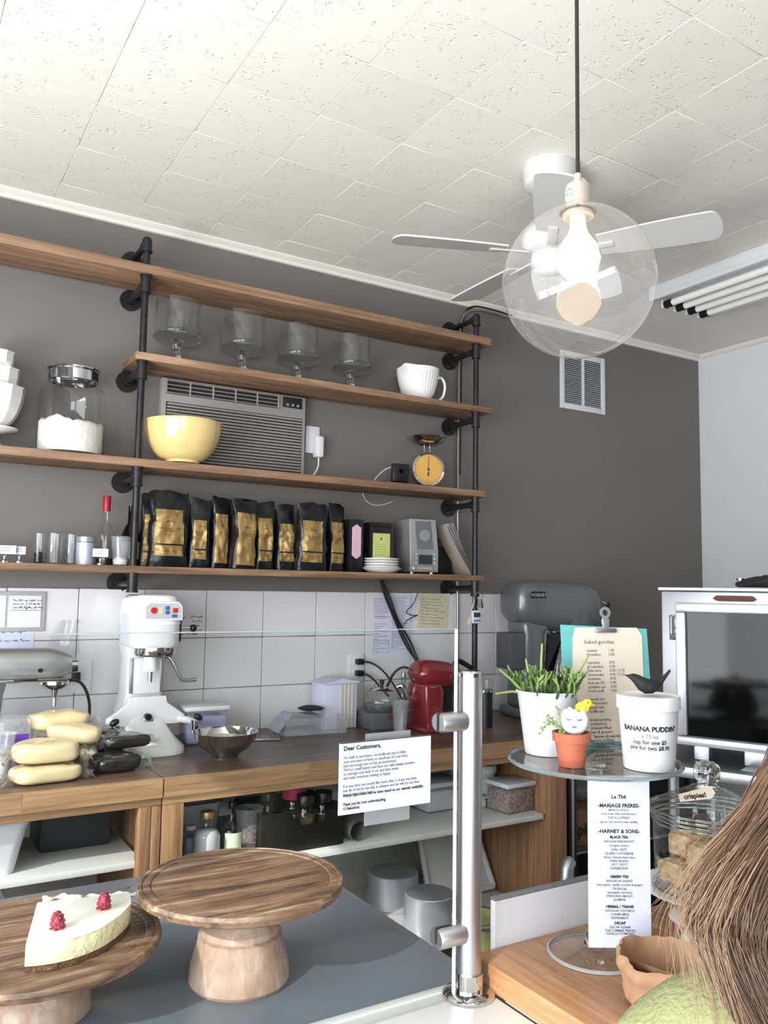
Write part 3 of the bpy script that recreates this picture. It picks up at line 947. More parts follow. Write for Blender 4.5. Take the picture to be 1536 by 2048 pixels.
# plates
x, y, z, w, h = (1.9318,3.1900,1.5880,0.1794,0.0731)
r = w / 2
pb = B().lathe([(0, 0), (r * 0.62, 0), (r * 0.8, 0.008), (r * 1.0, 0.019), (r * 1.02, 0.021), (r * 0.98, 0.022), (r * 0.78, 0.012), (0, 0.006)], 48)
for v in pb.bm.verts:
    a = math.atan2(v.co.y, v.co.x)
    k = 1 + 0.015 * math.cos(a * 30)
    if math.hypot(v.co.x, v.co.y) > r * 0.6:
        v.co.x *= k; v.co.y *= k
tag(pb.out('plate', M['ceramic'], None, 60, loc=(x, y, z + 0.0005)), 'fluted white plate at the bottom of the plate stack', 'plate')
names = ('lowest plain white plate, just above the fluted one', 'second plain white plate above the fluted one', 'third plain white plate above the fluted one', 'topmost plain white plate of the stack')
for k in range(4):
    o = B().lathe([(0, 0), (r * 0.6, 0), (r * 0.78, 0.004), (r * 0.9, 0.010), (r * 0.9, 0.0125), (r * 0.76, 0.008), (0, 0.004)], 40).out('plate', M['ceramic'], None, 60, loc=(x, y, z + 0.0165 + 0.0118 * k))
    tag(o, names[k], 'plate', 'plain white plates stacked on the lowest shelf')
# silver cd stereo
x, y, z, w, h = (2.1547,3.2250,1.5880,0.1561,0.2525)
t = thing('stereo', 'silver upright compact stereo with round disc cover and small feet', 'stereo', (x + 0.004, y, z), rz=-0.12)
w2 = w * 0.47
b = B().prism([(-w2, 0.008), (w2, 0.008), (w2, h * 0.42), (w2 * 0.78, h), (-w2 * 1.1, h), (-w2, h * 0.42)], -0.05, 0.11, 'XZ', bev=0.003)
b.out('cabinet', M['silver'], t)
fr = B().prism([(-w2 * 0.55, h * 0.45), (w2 * 0.62, h * 0.45), (w2 * 0.42, h * 0.96), (-w2 * 0.68, h * 0.96)], -0.053, -0.049, 'XZ')
fr.out('disc_cover', mat('smoked_cover', (104, 104, 106), 0.2, coat=0.5), t)
B().cyl((-0.002, -0.053, h * 0.70), (-0.002, -0.058, h * 0.70), w2 * 0.38, seg=28).out('disc_hub', M['silver'], t)
B().box((0.004, -0.052, h * 0.26), (w2 * 0.95, 0.006, h * 0.17)).out('display', M['lcd'], t)
bt = B()
for k in range(3):
    bt.box((-w2 * 0.58, -0.053, h * (0.2 + 0.08 * k)), (0.006, 0.005, 0.006), bev=0.001)
    bt.box((w2 * 0.7, -0.053, h * (0.2 + 0.08 * k)), (0.006, 0.005, 0.006), bev=0.001)
bt.cyl((-w2 * 0.78, -0.05, h * 0.1), (-w2 * 0.78, -0.056, h * 0.1), 0.006, seg=12)
o = bt.out('buttons', M['white'], t)
o['kind'] = 'stuff'
B().box((0.004, -0.052, h * 0.1), (w2 * 1.0, 0.006, h * 0.05)).out('slot', M['acgrey'], t)
for sx in (-0.7, 0.7):
    B().cyl((w2 * sx, -0.02, 0), (w2 * sx, -0.02, 0.009), 0.010, seg=14).out('foot', M['chrome'], t)
w3 = (2.0536,3.2700,1.5880,0.0557,0.2496)
# black canister with red lid
x, y, z, w, h = (2.3288,3.2900,1.5880,0.0798,0.1739)
t = thing('canister', 'black square canister with a dark red lid between stereo and papers', 'canister', (x, y, z))
B().box((0, 0, h * 0.38), (w, 0.07, h * 0.76), bev=0.003).out('body', M['black'], t)
B().box((0, 0, h * 0.88), (w * 1.02, 0.072, h * 0.22), bev=0.003).out('lid', M['maroon'], t)
# leaning papers, each sheet of the bundle bent
t = thing('paper_bundle', 'bundle of folded white papers leaning beside the right shelf pipe', 'papers', (2.3908,3.2000,1.5880,0.1195,0.2643)[:3])
for k in range(5):
    def fn(u, v, k=k):
        s_ = u
        X = -0.115 + 0.135 * s_ + k * 0.006 - 0.018 * math.sin(s_ * PI) * 0.4 + 0.006 * (1 - s_) * (k - 2)
        Z = 0.225 * (1 - s_) + 0.002 + 0.010 * math.sin(k * 2.1) * (1 - s_) * 1.0 + 0.002 * k
        return Vector((X, -0.045 + 0.13 * v + 0.003 * k, Z))
    b = B().grid(fn, 12, 2)
    g = bmesh.ops.solidify(b.bm, geom=b.bm.faces[:], thickness=0.0022)
    b.out('sheet', M['paper'] if k % 2 else M['cream'], t, 60)

# ================================================================ AIR CONDITIONER, SOCKET, VENT
t = thing('air_conditioner', 'beige-grey air conditioner set in the wall behind the shelves', 'air conditioner', (1.278, W, 2.187))
aw, ah = 0.655, 0.365
B().box((0, -0.02, 0), (aw, 0.05, ah), bev=0.008).out('housing', M['acgrey'], t)
g = B()
g.box((-0.06, -0.0455, 0.145), (0.50, 0.003, 0.058))
g.out('top_grille', M['acdark'], t)
g = B()
for k in range(4):
    g.box((-0.06, -0.049, 0.12 + 0.0165 * k), (0.50, 0.006, 0.003))
for k in range(6):
    g.box((-0.31 + 0.1 * k, -0.05, 0.145), (0.006, 0.006, 0.058))
g.out('grille_bars', M['acgrey'], t)
B().box((0.26, -0.0455, 0.150), (0.095, 0.003, 0.048), bev=0.001).out('control_panel', M['acdark'], t)
g = B()
for k in range(3):
    g.cyl((0.235 + 0.025 * k, -0.047, 0.138), (0.235 + 0.025 * k, -0.051, 0.138), 0.006, seg=10)
g.out('control_knobs', M['acgrey'], t)
slm = B().box((0, 0, 0), (aw * 0.93, 0.008, 0.0075), rot=(0.5, 0, 0), bev=0.001, seg=1).mesh('slat', M['acgrey'])
B().box((0, -0.0452, -0.045), (aw * 0.94, 0.002, 0.255)).out('intake', M['acdark'], t)
for k in range(19):
    put('slat', slm, t, (0, -0.049, -0.168 + 0.0135 * k))

t = thing('wall_outlet', 'white socket plate with a white adaptor right of the air conditioner', 'outlet', ((1.6611,3.3750,2.1891)[0], W, (1.6611,3.3750,2.1891)[2]))
B().box((0, -0.004, 0), (0.07, 0.008, 0.125), bev=0.003).out('cover_plate', M['white'], t)
B().box((0.018, -0.03, -0.035), (0.04, 0.045, 0.10), bev=0.01).out('adaptor', M['white'], t)
B().tube([(0.018, -0.035, -0.085), (0.018, -0.035, -0.13), (-0.005, -0.03, -0.17), (-0.045, -0.02, -0.185)], 0.004, 8, 2).out('cord', M['white'], t)

t = thing('air_vent', 'white rectangular wall vent with two columns of louvres', 'vent', (3.357, W, 2.70))
vw, vh = 0.345, 0.33
f = B()
for sx in (-1, 1):
    f.box((sx * (vw / 2 - 0.014), -0.006, 0), (0.028, 0.012, vh), bev=0.002)
for sz in (-1, 1):
    f.box((0, -0.006, sz * (vh / 2 - 0.016)), (vw - 0.05, 0.012, 0.032), bev=0.002)
f.box((0, -0.006, 0), (0.014, 0.012, vh - 0.06))
f.out('vent_frame', M['white'], t)
B().box((0, -0.001, 0), (vw - 0.04, 0.002, vh - 0.05)).out('duct', M['acdark'], t)
lm = B().box((0, 0, 0), (vw / 2 - 0.034, 0.010, 0.0016), rot=(0.7, 0, 0)).mesh('louvre', M['white'])
for k in range(24):
    for sx in (-1, 1):
        put('louvre', lm, t, (sx * (vw / 4 - 0.003), -0.006, -0.125 + 0.0109 * k))

# cable conduit down the wall
b = B().tube([(2.80, W - 0.012, 2.975), (2.68, W - 0.015, 2.985), (2.56, W - 0.015, 2.975), (2.50, W - 0.012, 2.93), (2.482, W - 0.012, 2.84), (2.480, W - 0.012, 2.5), (2.478, W - 0.012, 2.0), (2.482, W - 0.012, 1.8), (2.478, W - 0.012, 1.6), (2.478, W - 0.021, 1.45), (2.478, W - 0.021, 1.2), (2.478, W - 0.021, 0.93)], 0.0072, 10, 2)
tag(b.out('conduit', mat('grey_conduit', (140, 138, 134), 0.3, 0.7)), 'shiny grey cable running down the wall behind the right shelf pipe', 'cable')
b = B().tube([(2.83, W - 0.012, 2.99), (2.68, W - 0.012, 3.0), (2.55, W - 0.014, 2.992), (2.515, W - 0.010, 2.94), (2.498, W - 0.010, 2.85), (2.494, W - 0.010, 2.5), (2.492, W - 0.010, 2.1)], 0.005, 8, 2)
tag(b.out('cable', M['rubber']), 'black cable arching from the ceiling down beside the shiny grey one', 'cable')

# ================================================================ BACK COUNTER
YC = 2.62
ZC = 0.915
cube = B().box((0, 0, 0), (1, 1, 1)).mesh('stave', M['butcher'])
def staves(parent, m, x0, x1, y0, y1, z0, z1, along, wid, lo, hi, seed, gap=0.0005, keep=None):
    rn = random.Random(seed)
    me = cube.copy()
    me.materials.clear()
    me.materials.append(m)
    a0, a1, b0, b1 = (x0, x1, y0, y1) if along == 'X' else (y0, y1, x0, x1)
    n = round((b1 - b0) / wid)
    wd = (b1 - b0) / n
    base = parent.location
    for k in range(n):
        c = a0
        first = rn.uniform(lo * 0.4, hi)
        while c < a1 - 1e-6:
            l = first or rn.uniform(lo, hi)
            first = None
            e = min(a1, c + l)
            if a1 - e < lo * 0.3:
                e = a1
            pa, pb = (c + e) / 2, b0 + wd * (k + 0.5)
            p = (pa, pb) if along == 'X' else (pb, pa)
            d = (e - c - gap, wd - gap) if along == 'X' else (wd - gap, e - c - gap)
            put('stave', me, parent, (p[0] - base.x, p[1] - base.y, (z0 + z1) / 2 - base.z), None, (d[0], d[1], z1 - z0))
            c = e
wt = thing('worktop', 'long brown butcher-block worktop along the tiled wall, left section', 'worktop', (0.2, 3.0, 0.86))
staves(wt, M['butcher'], -0.55, 0.803, YC + 0.02, W - 0.02, 0.862, ZC, 'X', 0.062, 0.35, 0.8, 3)
staves(wt, M['butcherf'], -0.55, 0.803, YC, YC + 0.02, 0.858, ZC, 'X', 0.02, 0.3, 0.55, 4)
wt2 = thing('worktop', 'long brown butcher-block worktop along the tiled wall, right section under the red coffee machine', 'worktop', (2.0, 3.0, 0.86))
staves(wt2, M['butcher'], 0.807, 3.35, YC + 0.02, W - 0.02, 0.862, ZC, 'X', 0.062, 0.4, 0.9, 5)
staves(wt2, M['butcherf'], 0.807, 3.35, YC, YC + 0.02, 0.858, ZC, 'X', 0.02, 0.3, 0.6, 6)

zb = 0.0
cab = thing('base_cabinet', 'open wooden cabinet with a white shelf under the left worktop', 'cabinet', (0.2, 3.0, 0.0))
def cbox(parent, name, m, x0, x1, y0, y1, z0, z1, bev=0.0015):
    l = parent.location
    return B().box(((x0 + x1) / 2 - l.x, (y0 + y1) / 2 - l.y, (z0 + z1) / 2 - l.z), (x1 - x0, y1 - y0, z1 - z0), bev=bev).out(name, m, parent)
cbox(cab, 'rail', M['butcherf'], -0.55, 0.803, YC + 0.012, YC + 0.034, 0.832, 0.857)
cbox(cab, 'side_panel', M['postwood'], 0.775, 0.803, YC + 0.03, 3.3, 0.03, 0.857)
cbox(cab, 'post', M['postwood'], 0.735, 0.772, YC + 0.012, YC + 0.05, 0.03, 0.832)
cbox(cab, 'post', M['postwood'], 0.774, 0.803, YC + 0.012, YC + 0.029, 0.03, 0.831)
cbox(cab, 'side_panel', M['postwood'], -0.55, -0.52, YC + 0.03, 3.3, 0.03, 0.857)
cbox(cab, 'back_panel', M['shelfwhite'], -0.52, 0.775, 3.3, 3.32, 0.03, 0.857)
cbox(cab, 'shelf', M['shelfwhite'], -0.519, 0.757, 2.66, 3.08, 0.645, 0.666)
cbox(cab, 'bottom_shelf', M['shelfwhite'], -0.519, 0.757, 2.66, 3.29, 0.23, 0.25)
cab2 = thing('base_cabinet', 'wide open wooden cabinet with white shelf under the right worktop', 'cabinet', (1.7, 3.0, 0.0))
cbox(cab2, 'rail', M['butcherf'], 0.807, 2.518, YC + 0.012, YC + 0.034, 0.832, 0.857)
cbox(cab2, 'post', M['postwood'], 0.807, 0.876, YC + 0.012, YC + 0.05, 0.03, 0.831)
cbox(cab2, 'side_panel', M['postwood'], 2.425, 2.515, YC + 0.012, 3.3, 0.03, 0.831)
cbox(cab2, 'back_panel', M['shelfwhite'], 0.81, 2.42, 3.3, 3.32, 0.03, 0.857)
cbox(cab2, 'shelf', M['shelfwhite'], 0.878, 2.412, 2.66, 3.25, 0.58, 0.602)
cbox(cab2, 'bottom_shelf', M['shelfwhite'], 0.878, 2.42, 2.64, 3.29, 0.175, 0.2)

# under-counter fridge
fr = thing('glass_door_fridge', 'black under-counter fridge with glass door right of the wooden cabinets', 'fridge', (2.93, 3.0, 0.0))
cbox(fr, 'body_panel', M['black'], 2.53, 2.55, 2.66, 3.3, 0.02, 0.85)
cbox(fr, 'body_panel', M['black'], 3.31, 3.33, 2.66, 3.3, 0.02, 0.85)
cbox(fr, 'body_panel', M['black'], 2.55, 3.31, 2.66, 3.3, 0.82, 0.85)
cbox(fr, 'body_panel', M['black'], 2.55, 3.31, 2.66, 3.3, 0.02, 0.06)
cbox(fr, 'back_panel', M['blackm'], 2.55, 3.31, 3.25, 3.3, 0.06, 0.82)
for a, b_ in ((2.53, 2.57), (3.29, 3.33)):
    cbox(fr, 'door_frame', M['black'], a, b_, 2.63, 2.658, 0.02, 0.85)
cbox(fr, 'door_frame', M['black'], 2.572, 3.288, 2.63, 2.658, 0.80, 0.85)
cbox(fr, 'door_trim', M['steel'], 2.537, 2.548, 2.622, 2.629, 0.03, 0.84)
cbox(fr, 'door_glass', M['pane'], 2.572, 3.288, 2.642, 2.648, 0.06, 0.80)
cbox(fr, 'wire_shelf', M['steel'], 2.551, 3.309, 2.68, 3.24, 0.40, 0.41)
x, y = 2.78, 2.86
t = thing('cardboard_box', 'brown cardboard box with dark lettering inside the under-counter fridge', 'box', (x, y, 0.411))
B().box((0, 0, 0.075), (0.36, 0.24, 0.15), bev=0.003).out('box_body', M['kraft'], t)
text('Spirits', 0.075, M['ink'], t, (-0.04, -0.1215, 0.105), bold=0.002)
t = thing('wrapped_bundle', 'pale plastic-wrapped bundle on the cardboard box in the fridge', 'package', (2.85, 2.9, 0.561))
B().ell((0, 0, 0.055), (0.13, 0.09, 0.055), 24).wobble(0.014, 18).out('wrapping', M['felt'], t)

# ---- boxes, tubs and jars below the worktop
def tub(name, label, cat, x0, x1, y0, y1, z0, h, m, flare=0.02, wall=0.004, rnd_=0.03, handle=False, group=None, parts=None):
    cx, cy = (x0 + x1) / 2, (y0 + y1) / 2
    t = thing(name, label, cat, (cx, cy, z0), group=group)
    def ring(w, d, z, r):
        pts = []
        for qx, qy, a0 in ((1, 1, 0), (-1, 1, PI / 2), (-1, -1, PI), (1, -1, 3 * PI / 2)):
            for k in range(5):
                a = a0 + k * PI / 8
                pts.append((qx * (w / 2 - r) + r * math.cos(a), qy * (d / 2 - r) + r * math.sin(a), z))
        return pts
    w, d = x1 - x0, y1 - y0
    f = flare
    R = [ring(w - f * 2, d - f * 2, 0, rnd_), ring(w - f, d - f, h * 0.5, rnd_), ring(w, d, h - 0.008, rnd_), ring(w + 0.014, d + 0.014, h - 0.006, rnd_ + 0.004), ring(w + 0.014, d + 0.014, h, rnd_ + 0.004),
         ring(w - wall * 2, d - wall * 2, h, rnd_ - wall), ring(w - f * 2 - wall * 2, d - f * 2 - wall * 2, wall, rnd_ - wall)]
    B().rings(R).out('tub_body', m, t, 45)
    return t
t = tub('storage_bin', 'white plastic storage bin with slot handle on the left cabinet shelf', 'storage bin', 0.07, 0.43, 2.68, 3.02, 0.6665, 0.155, M['white'], 0.03)
hb_ = B().prism([(-0.08 + q[0], q[1]) for q in ((0.0, 0.115), (0.10, 0.115), (0.113, 0.122), (0.113, 0.130), (0.10, 0.137), (0.0, 0.137))], -0.1735, -0.160, 'XZ')
hb_.out('handle_slot', M['acdark'], t)
tub('storage_bin', 'white plastic bin on the cabinet bottom, below the slot-handled bin', 'storage bin', 0.10, 0.40, 2.70, 3.0, 0.2505, 0.30, M['white'], 0.02)
o = B().box((0, 0, 0.09), (0.22, 0.2, 0.18), bev=0.01).out('storage_box', mat('dark_teal_plastic', (40, 50, 52), 0.5), None, loc=(0.60, 2.965, 0.6665))
tag(o, 'dark grey-green box deep in the left cabinet beside the white bin', 'box')

ZS = 0.603
def jar(S, label, name, glassm, fill, fh, capm, neck=0.6, shoulder=0.7, cap_r=None, cap_h=0.1, fillp=None, lab=None, cat='jar'):
    x, y, z, w, h = S
    t = thing(name, label, cat, (x, y, z))
    r = w / 2
    hb = h * (1 - cap_h)
    B().lathe([(0, 0), (r * 0.95, 0), (r, h * 0.02), (r, hb * shoulder), (r * 0.93, hb * (shoulder + 0.06)), (r * neck, hb * min(0.97, shoulder + 0.2)), (r * neck, hb)], 28).out('jar_body', glassm, t, 60)
    if fill:
        B().lathe([(0, 0.003), (r * 0.92, 0.003), (r * 0.95, h * 0.03), (r * 0.95, min(fh, shoulder) * hb), (r * 0.7, fh * hb), (0, fh * hb)], 24).out('contents', fill, t, 60)
    if capm:
        cr = cap_r or neck * 1.12
        B().lathe([(0, hb - h * 0.01), (r * cr, hb - h * 0.01), (r * cr, h * 0.985), (r * cr * 0.94, h), (0, h)], 24).out('cap', capm, t)
    if lab:
        z0, z1, lm_ = lab
        b = B()
        a0, a1 = -2.6, -0.9
        b.grid(lambda u, v: Vector((r * 1.012 * math.cos(a0 + (a1 - a0) * u), r * 1.012 * math.sin(a0 + (a1 - a0) * u), h * (z0 + (z1 - z0) * v))), 12, 1)
        b.out('label', lm_, t, 60)
    return t
milk = mat('milky_white_contents', (205, 208, 214), 0.6)
jar((0.9446,2.7600,0.6025,0.0431,0.1206), 'clear jar cut off by the wooden cabinet post', 'glass_jar', M['glass'], M['lav'], 0.75, M['white'], 0.8, 0.8)
jar((0.9873,2.7200,0.6025,0.0892,0.1699), 'squat glass jar of white powder with a gold cap under the worktop', 'glass_jar', M['glass'], milk, 0.74, mat('gold_cap', (176, 150, 104), 0.35, 0.6), 0.48, 0.62, cap_h=0.12)
jar((1.0782,2.7300,0.6025,0.0742,0.1862), 'clear glass bottle with black cap and pale green label', 'bottle', M['glass'], None, 0, M['black'], 0.3, 0.55, cap_r=0.38, cap_h=0.1, lab=(0.02, 0.5, mat('pale_green_label', (206, 220, 190), 0.7)), cat='bottle')
x, y, z, w, h = (1.1596,2.7800,0.6025,0.0972,0.1488)
t = thing('plastic_tub', 'open clear plastic tub of brown granola beside the green-labelled bottle', 'tub', (x, y, z))
r = w / 2
B().lathe([(0, 0), (r * 0.8, 0), (r * 0.92, h * 0.9), (r * 0.99, h * 0.91), (r * 1.0, h), (r * 0.9, h), (r * 0.78, 0.004), (0, 0.004)], 32).out('tub_wall', M['plastic'], t, 60)
B().lathe([(0, 0.005), (r * 0.77, 0.005), (r * 0.84, h * 0.5), (0, h * 0.52)], 24).wobble(0.004, 60).out('granola_fill', M['oats'], t, 60)
x, y, z, w, h = (1.2652,3.0200,0.6025,0.1173,0.1264)
t = thing('plastic_tub', 'tall tub with a pale printed lid behind the granola tub', 'tub', (x - 0.02, y, z))
B().lathe([(0, 0), (w * 0.4, 0), (w * 0.46, h * 0.88), (0, h * 0.88)], 30).out('tub_wall', M['lcd'], t, 60)
B().lathe([(0, h * 0.87), (w * 0.5, h * 0.87), (w * 0.5, h * 0.99), (0, h)], 30).out('lid', M['shelfwhite'], t, 60)
x, y, z, w, h = (1.0367,3.0000,0.6025,0.0996,0.1456)
o = tub('plastic_tub', 'white lidded tub at the back behind the gold-capped jar', 'tub', x - 0.08, x + 0.09, 2.95, 3.12, 0.6025, h * 0.92, M['shelfwhite'], 0.01)
# black bin with spice jars
bx0 = (1.1698,2.7200,0.6025,0.0017,0.0346)[0]
bx1 = (1.4939,2.7200,0.6025,0.0018,0.0414)[0]
t = thing('storage_bin', 'black plastic bin with a dipped front edge, full of spice jars', 'storage bin', ((bx0 + bx1) / 2, 2.83, 0.6025))
bw = bx1 - bx0
hB = 0.135
B().prism([(-bw / 2 + 0.012, 0), (bw / 2 - 0.012, 0), (bw / 2, hB * 0.92), (bw * 0.30, hB * 0.92), (bw * 0.24, hB * 0.66), (-bw * 0.06, hB * 0.62), (-bw * 0.16, hB), (-bw / 2, hB * 1.04)], -0.135, -0.131, 'XZ').out('front_wall', M['black'], t)
for sx in (-1, 1):
    B().box((sx * (bw / 2 - 0.004), 0.0, hB / 2), (0.004, 0.26, hB)).out('side_wall', M['black'], t)
B().box((0, 0.131, hB / 2), (bw - 0.012, 0.004, hB)).out('back_wall', M['black'], t)
B().box((0, 0, 0.002), (bw - 0.024, 0.258, 0.004)).out('floor_panel', M['black'], t)
zi = 0.6070
brownspice = mat('brown_spice', (122, 98, 74), 0.8, var=0.2)
darkspice = mat('dark_green_spice', (70, 72, 64), 0.8, var=0.2)
jar((1.3670,2.7600,0.6070,0.0752,0.1696), 'spice jar with black cap and brown spice in the black bin', 'spice_jar', M['glass'], brownspice, 0.7, M['black'], 0.72, 0.7, cap_r=0.85, cap_h=0.2)
jar((1.4547,2.7900,0.6070,0.0807,0.1642), 'spice jar with black cap and grey-green herbs in the black bin', 'spice_jar', M['glass'], darkspice, 0.7, M['black'], 0.72, 0.68, cap_r=0.82, cap_h=0.2)
jar((1.3687,2.8600,0.6070,0.0921,0.1770), 'spice jar with a bright pink lid at the back of the black bin', 'spice_jar', M['glass'], darkspice, 0.7, mat('pink_cap', (196, 60, 92), 0.4), 0.8, 0.75, cap_r=0.98, cap_h=0.22)
jar((1.4928,2.8850,0.6070,0.0909,0.1734), 'wide jar with a clear flat lid at the back of the black bin', 'glass_jar', M['glass'], darkspice, 0.5, M['plastic'], 0.9, 0.82, cap_r=1.0, cap_h=0.1)
jar((1.2672,2.8600,0.6070,0.0616,0.1647), 'small dark jar in the left corner of the black bin', 'spice_jar', M['glass'], brownspice, 0.5, M['lcd'], 0.7, 0.7, cap_r=0.8, cap_h=0.15)
x, y, z = (1.2679,2.7270,0.6070,0.0872,0.1501)[:3]
tc_ = thing('packet', 'folded white paper packet in the dip of the black bin', 'packet', (x, y, z))
B().box((0, 0, 0.058), (0.075, 0.008, 0.115), rot=(0.0, 0.08, 0), bev=0.002).out('packet_body', M['cream'], tc_)
# rolled mat
x, y, z = (1.5426,2.7181,0.6025)
t = B()
def fn(u, v):
    a = u * 2 * PI * 1.35
    rr = 0.030 + 0.006 * u
    return Vector((rr * math.cos(a), 0.30 * v, rr * math.sin(a) + 0.037))
t.grid(fn, 44, 3)
bmesh.ops.solidify(t.bm, geom=t.bm.faces[:], thickness=0.004)
o = t.out('rolled_mat', M['felt'], None, 50, loc=(x + 0.005, 2.69, 0.6025), rot=(0, 0, 0.03))
tag(o, 'rolled grey-white non-slip mat on the white shelf by the black bin', 'mat')
# white tubs right of the sign
def lidded(S, d, label, m, lidm, name='plastic_tub', fill=None, cat='tub', rz=0.0, lh=0.18, group=None):
    x, y, z, w, h = S
    t = thing(name, label, cat, (x, y, z), rz=rz, group=group)
    B().box((0, 0, h * (1 - lh) / 2), (w * 0.9, d * 0.9, h * (1 - lh)), bev=0.008).out('tub_body', m, t)
    if fill:
        B().box((0, 0, h * (1 - lh) * 0.42 + 0.002), (w * 0.86, d * 0.86, h * (1 - lh) * 0.80), bev=0.006).out('contents', fill, t)
    B().box((0, 0, h * (1 - lh / 2) - 0.001), (w, d, h * lh), bev=0.006).out('lid', lidm, t)
    return t
lidded((2.0684,2.9500,0.6025,0.1938,0.1213), 0.16, 'white lidded tub behind the steel post on the cabinet shelf', M['plastic'], M['white'], fill=M['shelfwhite'])
x, y, z, w, h = (2.3336,2.7800,0.6025,0.1766,0.1237)
lidded((x, y, z, w * 0.92, h), 0.15, 'clear box of oats with a white lid at the right end of the shelf', M['plastic'], M['white'], fill=M['oats'], lh=0.16, rz=0.06)
lidded((2.1882,2.9000,0.6025,0.1547,0.0486), 0.13, 'small white tub left of the oats box, behind the post', M['white'], M['white'])
x, y, z, w, h = (2.3294,2.9500,0.6025,0.1094,0.1547)
o = B().lathe([(q[0], q[1]) for q in [(0, 0), (w * .3, 0), (w * .42, h * 0.6), (w * .44, h * 0.75), (w * .5, h * 0.78), (w * .5, h * 0.97), (w * .44, h), (w * .4, h * 0.7), (0, h * 0.6)]], 30).out('plastic_tub', M['shelfwhite'], None, 60, loc=(x, y, z))
tag(o, 'round white tub with dark opening above the oats box', 'tub')
x, y, z = (1.9854,3.1348,0.6025)
t = thing('cutting_board', 'pale grey board leaning on the shelf behind the notice', 'board', (1.85, 3.0, 0.6025))
B().box((0.0, 0.0, 0.105), (0.30, 0.012, 0.20), rot=(0.14, 0, 0), bev=0.004).out('board_panel', M['shelfwhite'], t)
lidded((1.8084,2.9600,0.6025,0.1584,0.0586), 0.14, 'low frosted container behind the notice on the glass', M['plastic'], M['shelfwhite'])
# low shelf: cake pans, white bin, tray
def pan(S, label, m, taper=0.96):
    x, y, z, w, h = S
    r = w / 2
    o = B().lathe([(r * 1.06, 0.0), (r * 1.07, 0.004), (r * 1.02, 0.006), (r, 0.008), (r * taper, h - 0.003), (r * (taper - 0.03), h), (r * 0.25, h + 0.001), (0, h + 0.001)], 48).out('cake_pan', m, None, 40, loc=(x, y, z + 0.0005))
    bmesh_w = None
    tag(o, label, 'cake pan', 'upturned aluminium cake pans on the low shelf')
    return o
x, y, z, w, h = (1.9303,3.0547,0.2000,0.2200,0.1358)
pan((x, y, 0.2005, w, h), 'tall dull aluminium cake pan upside down, rear one of two', M['alu'])
x, y, z, w, h = (1.8905,2.7273,0.2000,0.2068,0.1562)
pan((x, y, 0.2005, w, h), 'shinier dented aluminium cake pan upside down, front one by the post', M['alu2'], 0.92)
x, y, z = (1.8389,3.1619,0.2005)
o = B().lathe([(0.11, 0), (0.112, 0.003), (0.104, 0.005), (0.102, 0.036), (0.098, 0.038), (0, 0.038)], 40).out('cake_pan', M['shelfwhite'], None, 40, loc=(1.63, 3.08, 0.2005))
tag(o, 'low pale round pan left of the two tall aluminium pans', 'cake pan')
t = thing('drip_tray', 'large white plastic lid leaning under the right end of the white shelf', 'tray', (2.235, 2.98, 0.2185))
tr = B()
tr.prism([(-0.17, 0.0), (0.17, 0.0), (0.14, 0.34), (-0.14, 0.34)], -0.006, 0.006, 'XZ', bev=0.004)
o = tr.out('tray_panel', M['shelfwhite'], t, rot=(-0.45, 0, 0))
rr = B()
for a, b_ in (((-0.17, 0), (0.17, 0)), ((0.17, 0), (0.14, 0.34)), ((0.14, 0.34), (-0.14, 0.34)), ((-0.14, 0.34), (-0.17, 0))):
    rr.tube([(a[0], -0.004, a[1]), ((a[0] + b_[0]) / 2, -0.004, (a[1] + b_[1]) / 2), (b_[0], -0.004, b_[1])], 0.014, 8)
rr.out('raised_rim', M['white'], t, rot=(-0.45, 0, 0))
x, y, z = (2.7470,3.3094,0.0200)
t = B().box((0, 0, 0.03), (0.46, 0.52, 0.06), bev=0.02).out('floor_mat', M['blackm'], None, loc=(2.14, 2.30, 0.0005))
tag(t, 'black cushioned floor mat behind the customer counter', 'mat')
t = thing('scoop', 'curved steel scoop handle standing behind the white backboard', 'scoop', (2.5115,2.8572,0.2005))
B().tube([(0, 0, 0.0), (0.0, 0.01, 0.06), (0.015, 0.02, 0.11), (0.045, 0.03, 0.125), (0.06, 0.03, 0.10)], 0.016, 10, 2).out('handle', M['steel'], t)
t.location = (1.93, 2.02, -0.0)
t.scale = (1, 1, 1)
bpy.data.objects.remove(t.children[0], do_unlink=True)
B().cyl((0, 0, 0), (0, 0, 0.55), 0.012).out('shaft', M['steel'], t)
B().tube([(0, 0, 0.54), (0.0, 0.005, 0.60), (0.012, 0.012, 0.645), (0.03, 0.018, 0.65)], 0.022, 10, 2).out('handle', M['steel'], t)

# ================================================================ THINGS ON THE BACK COUNTER
# silver stand mixer
t = thing('stand_mixer', 'silver tilt-head stand mixer at the left end of the worktop', 'mixer', (0.455, 3.14, ZC - 0.004 + 0.0045))
hz = 0.317
hd = B()
prof = []
rings = []
for k in range(17):
    u = k / 16
    X = -0.19 + 0.345 * u
    rr = 0.062 * (min(1, (u / 0.10)) ** 0.45 if u < 0.10 else 1) * (1 if u < 0.72 else (1 - ((u - 0.72) / 0.28) ** 2.2 * 0.42))
    zc = hz - 0.004 * u
    ring = []
    for q in range(24):
        a = 2 * PI * q / 24
        zz = math.sin(a)
        yy = math.cos(a)
        s_ = rr if zz > -0.35 else rr
        ring.append((X, yy * rr * 0.95, zc + (zz * rr if zz > -0.75 else -0.75 * rr)))
    rings.append(ring)
hd.rings(rings)
hd.out('motor_head', M['silver'], t, 50)
B().box((-0.01, 0, hz - 0.050), (0.30, 0.108, 0.012), bev=0.004).out('trim_band', M['chrome'], t)
B().cyl((0.145, 0, hz - 0.008), (0.178, 0, hz - 0.008), 0.022, seg=24).out('attachment_hub', M['chrome'], t)
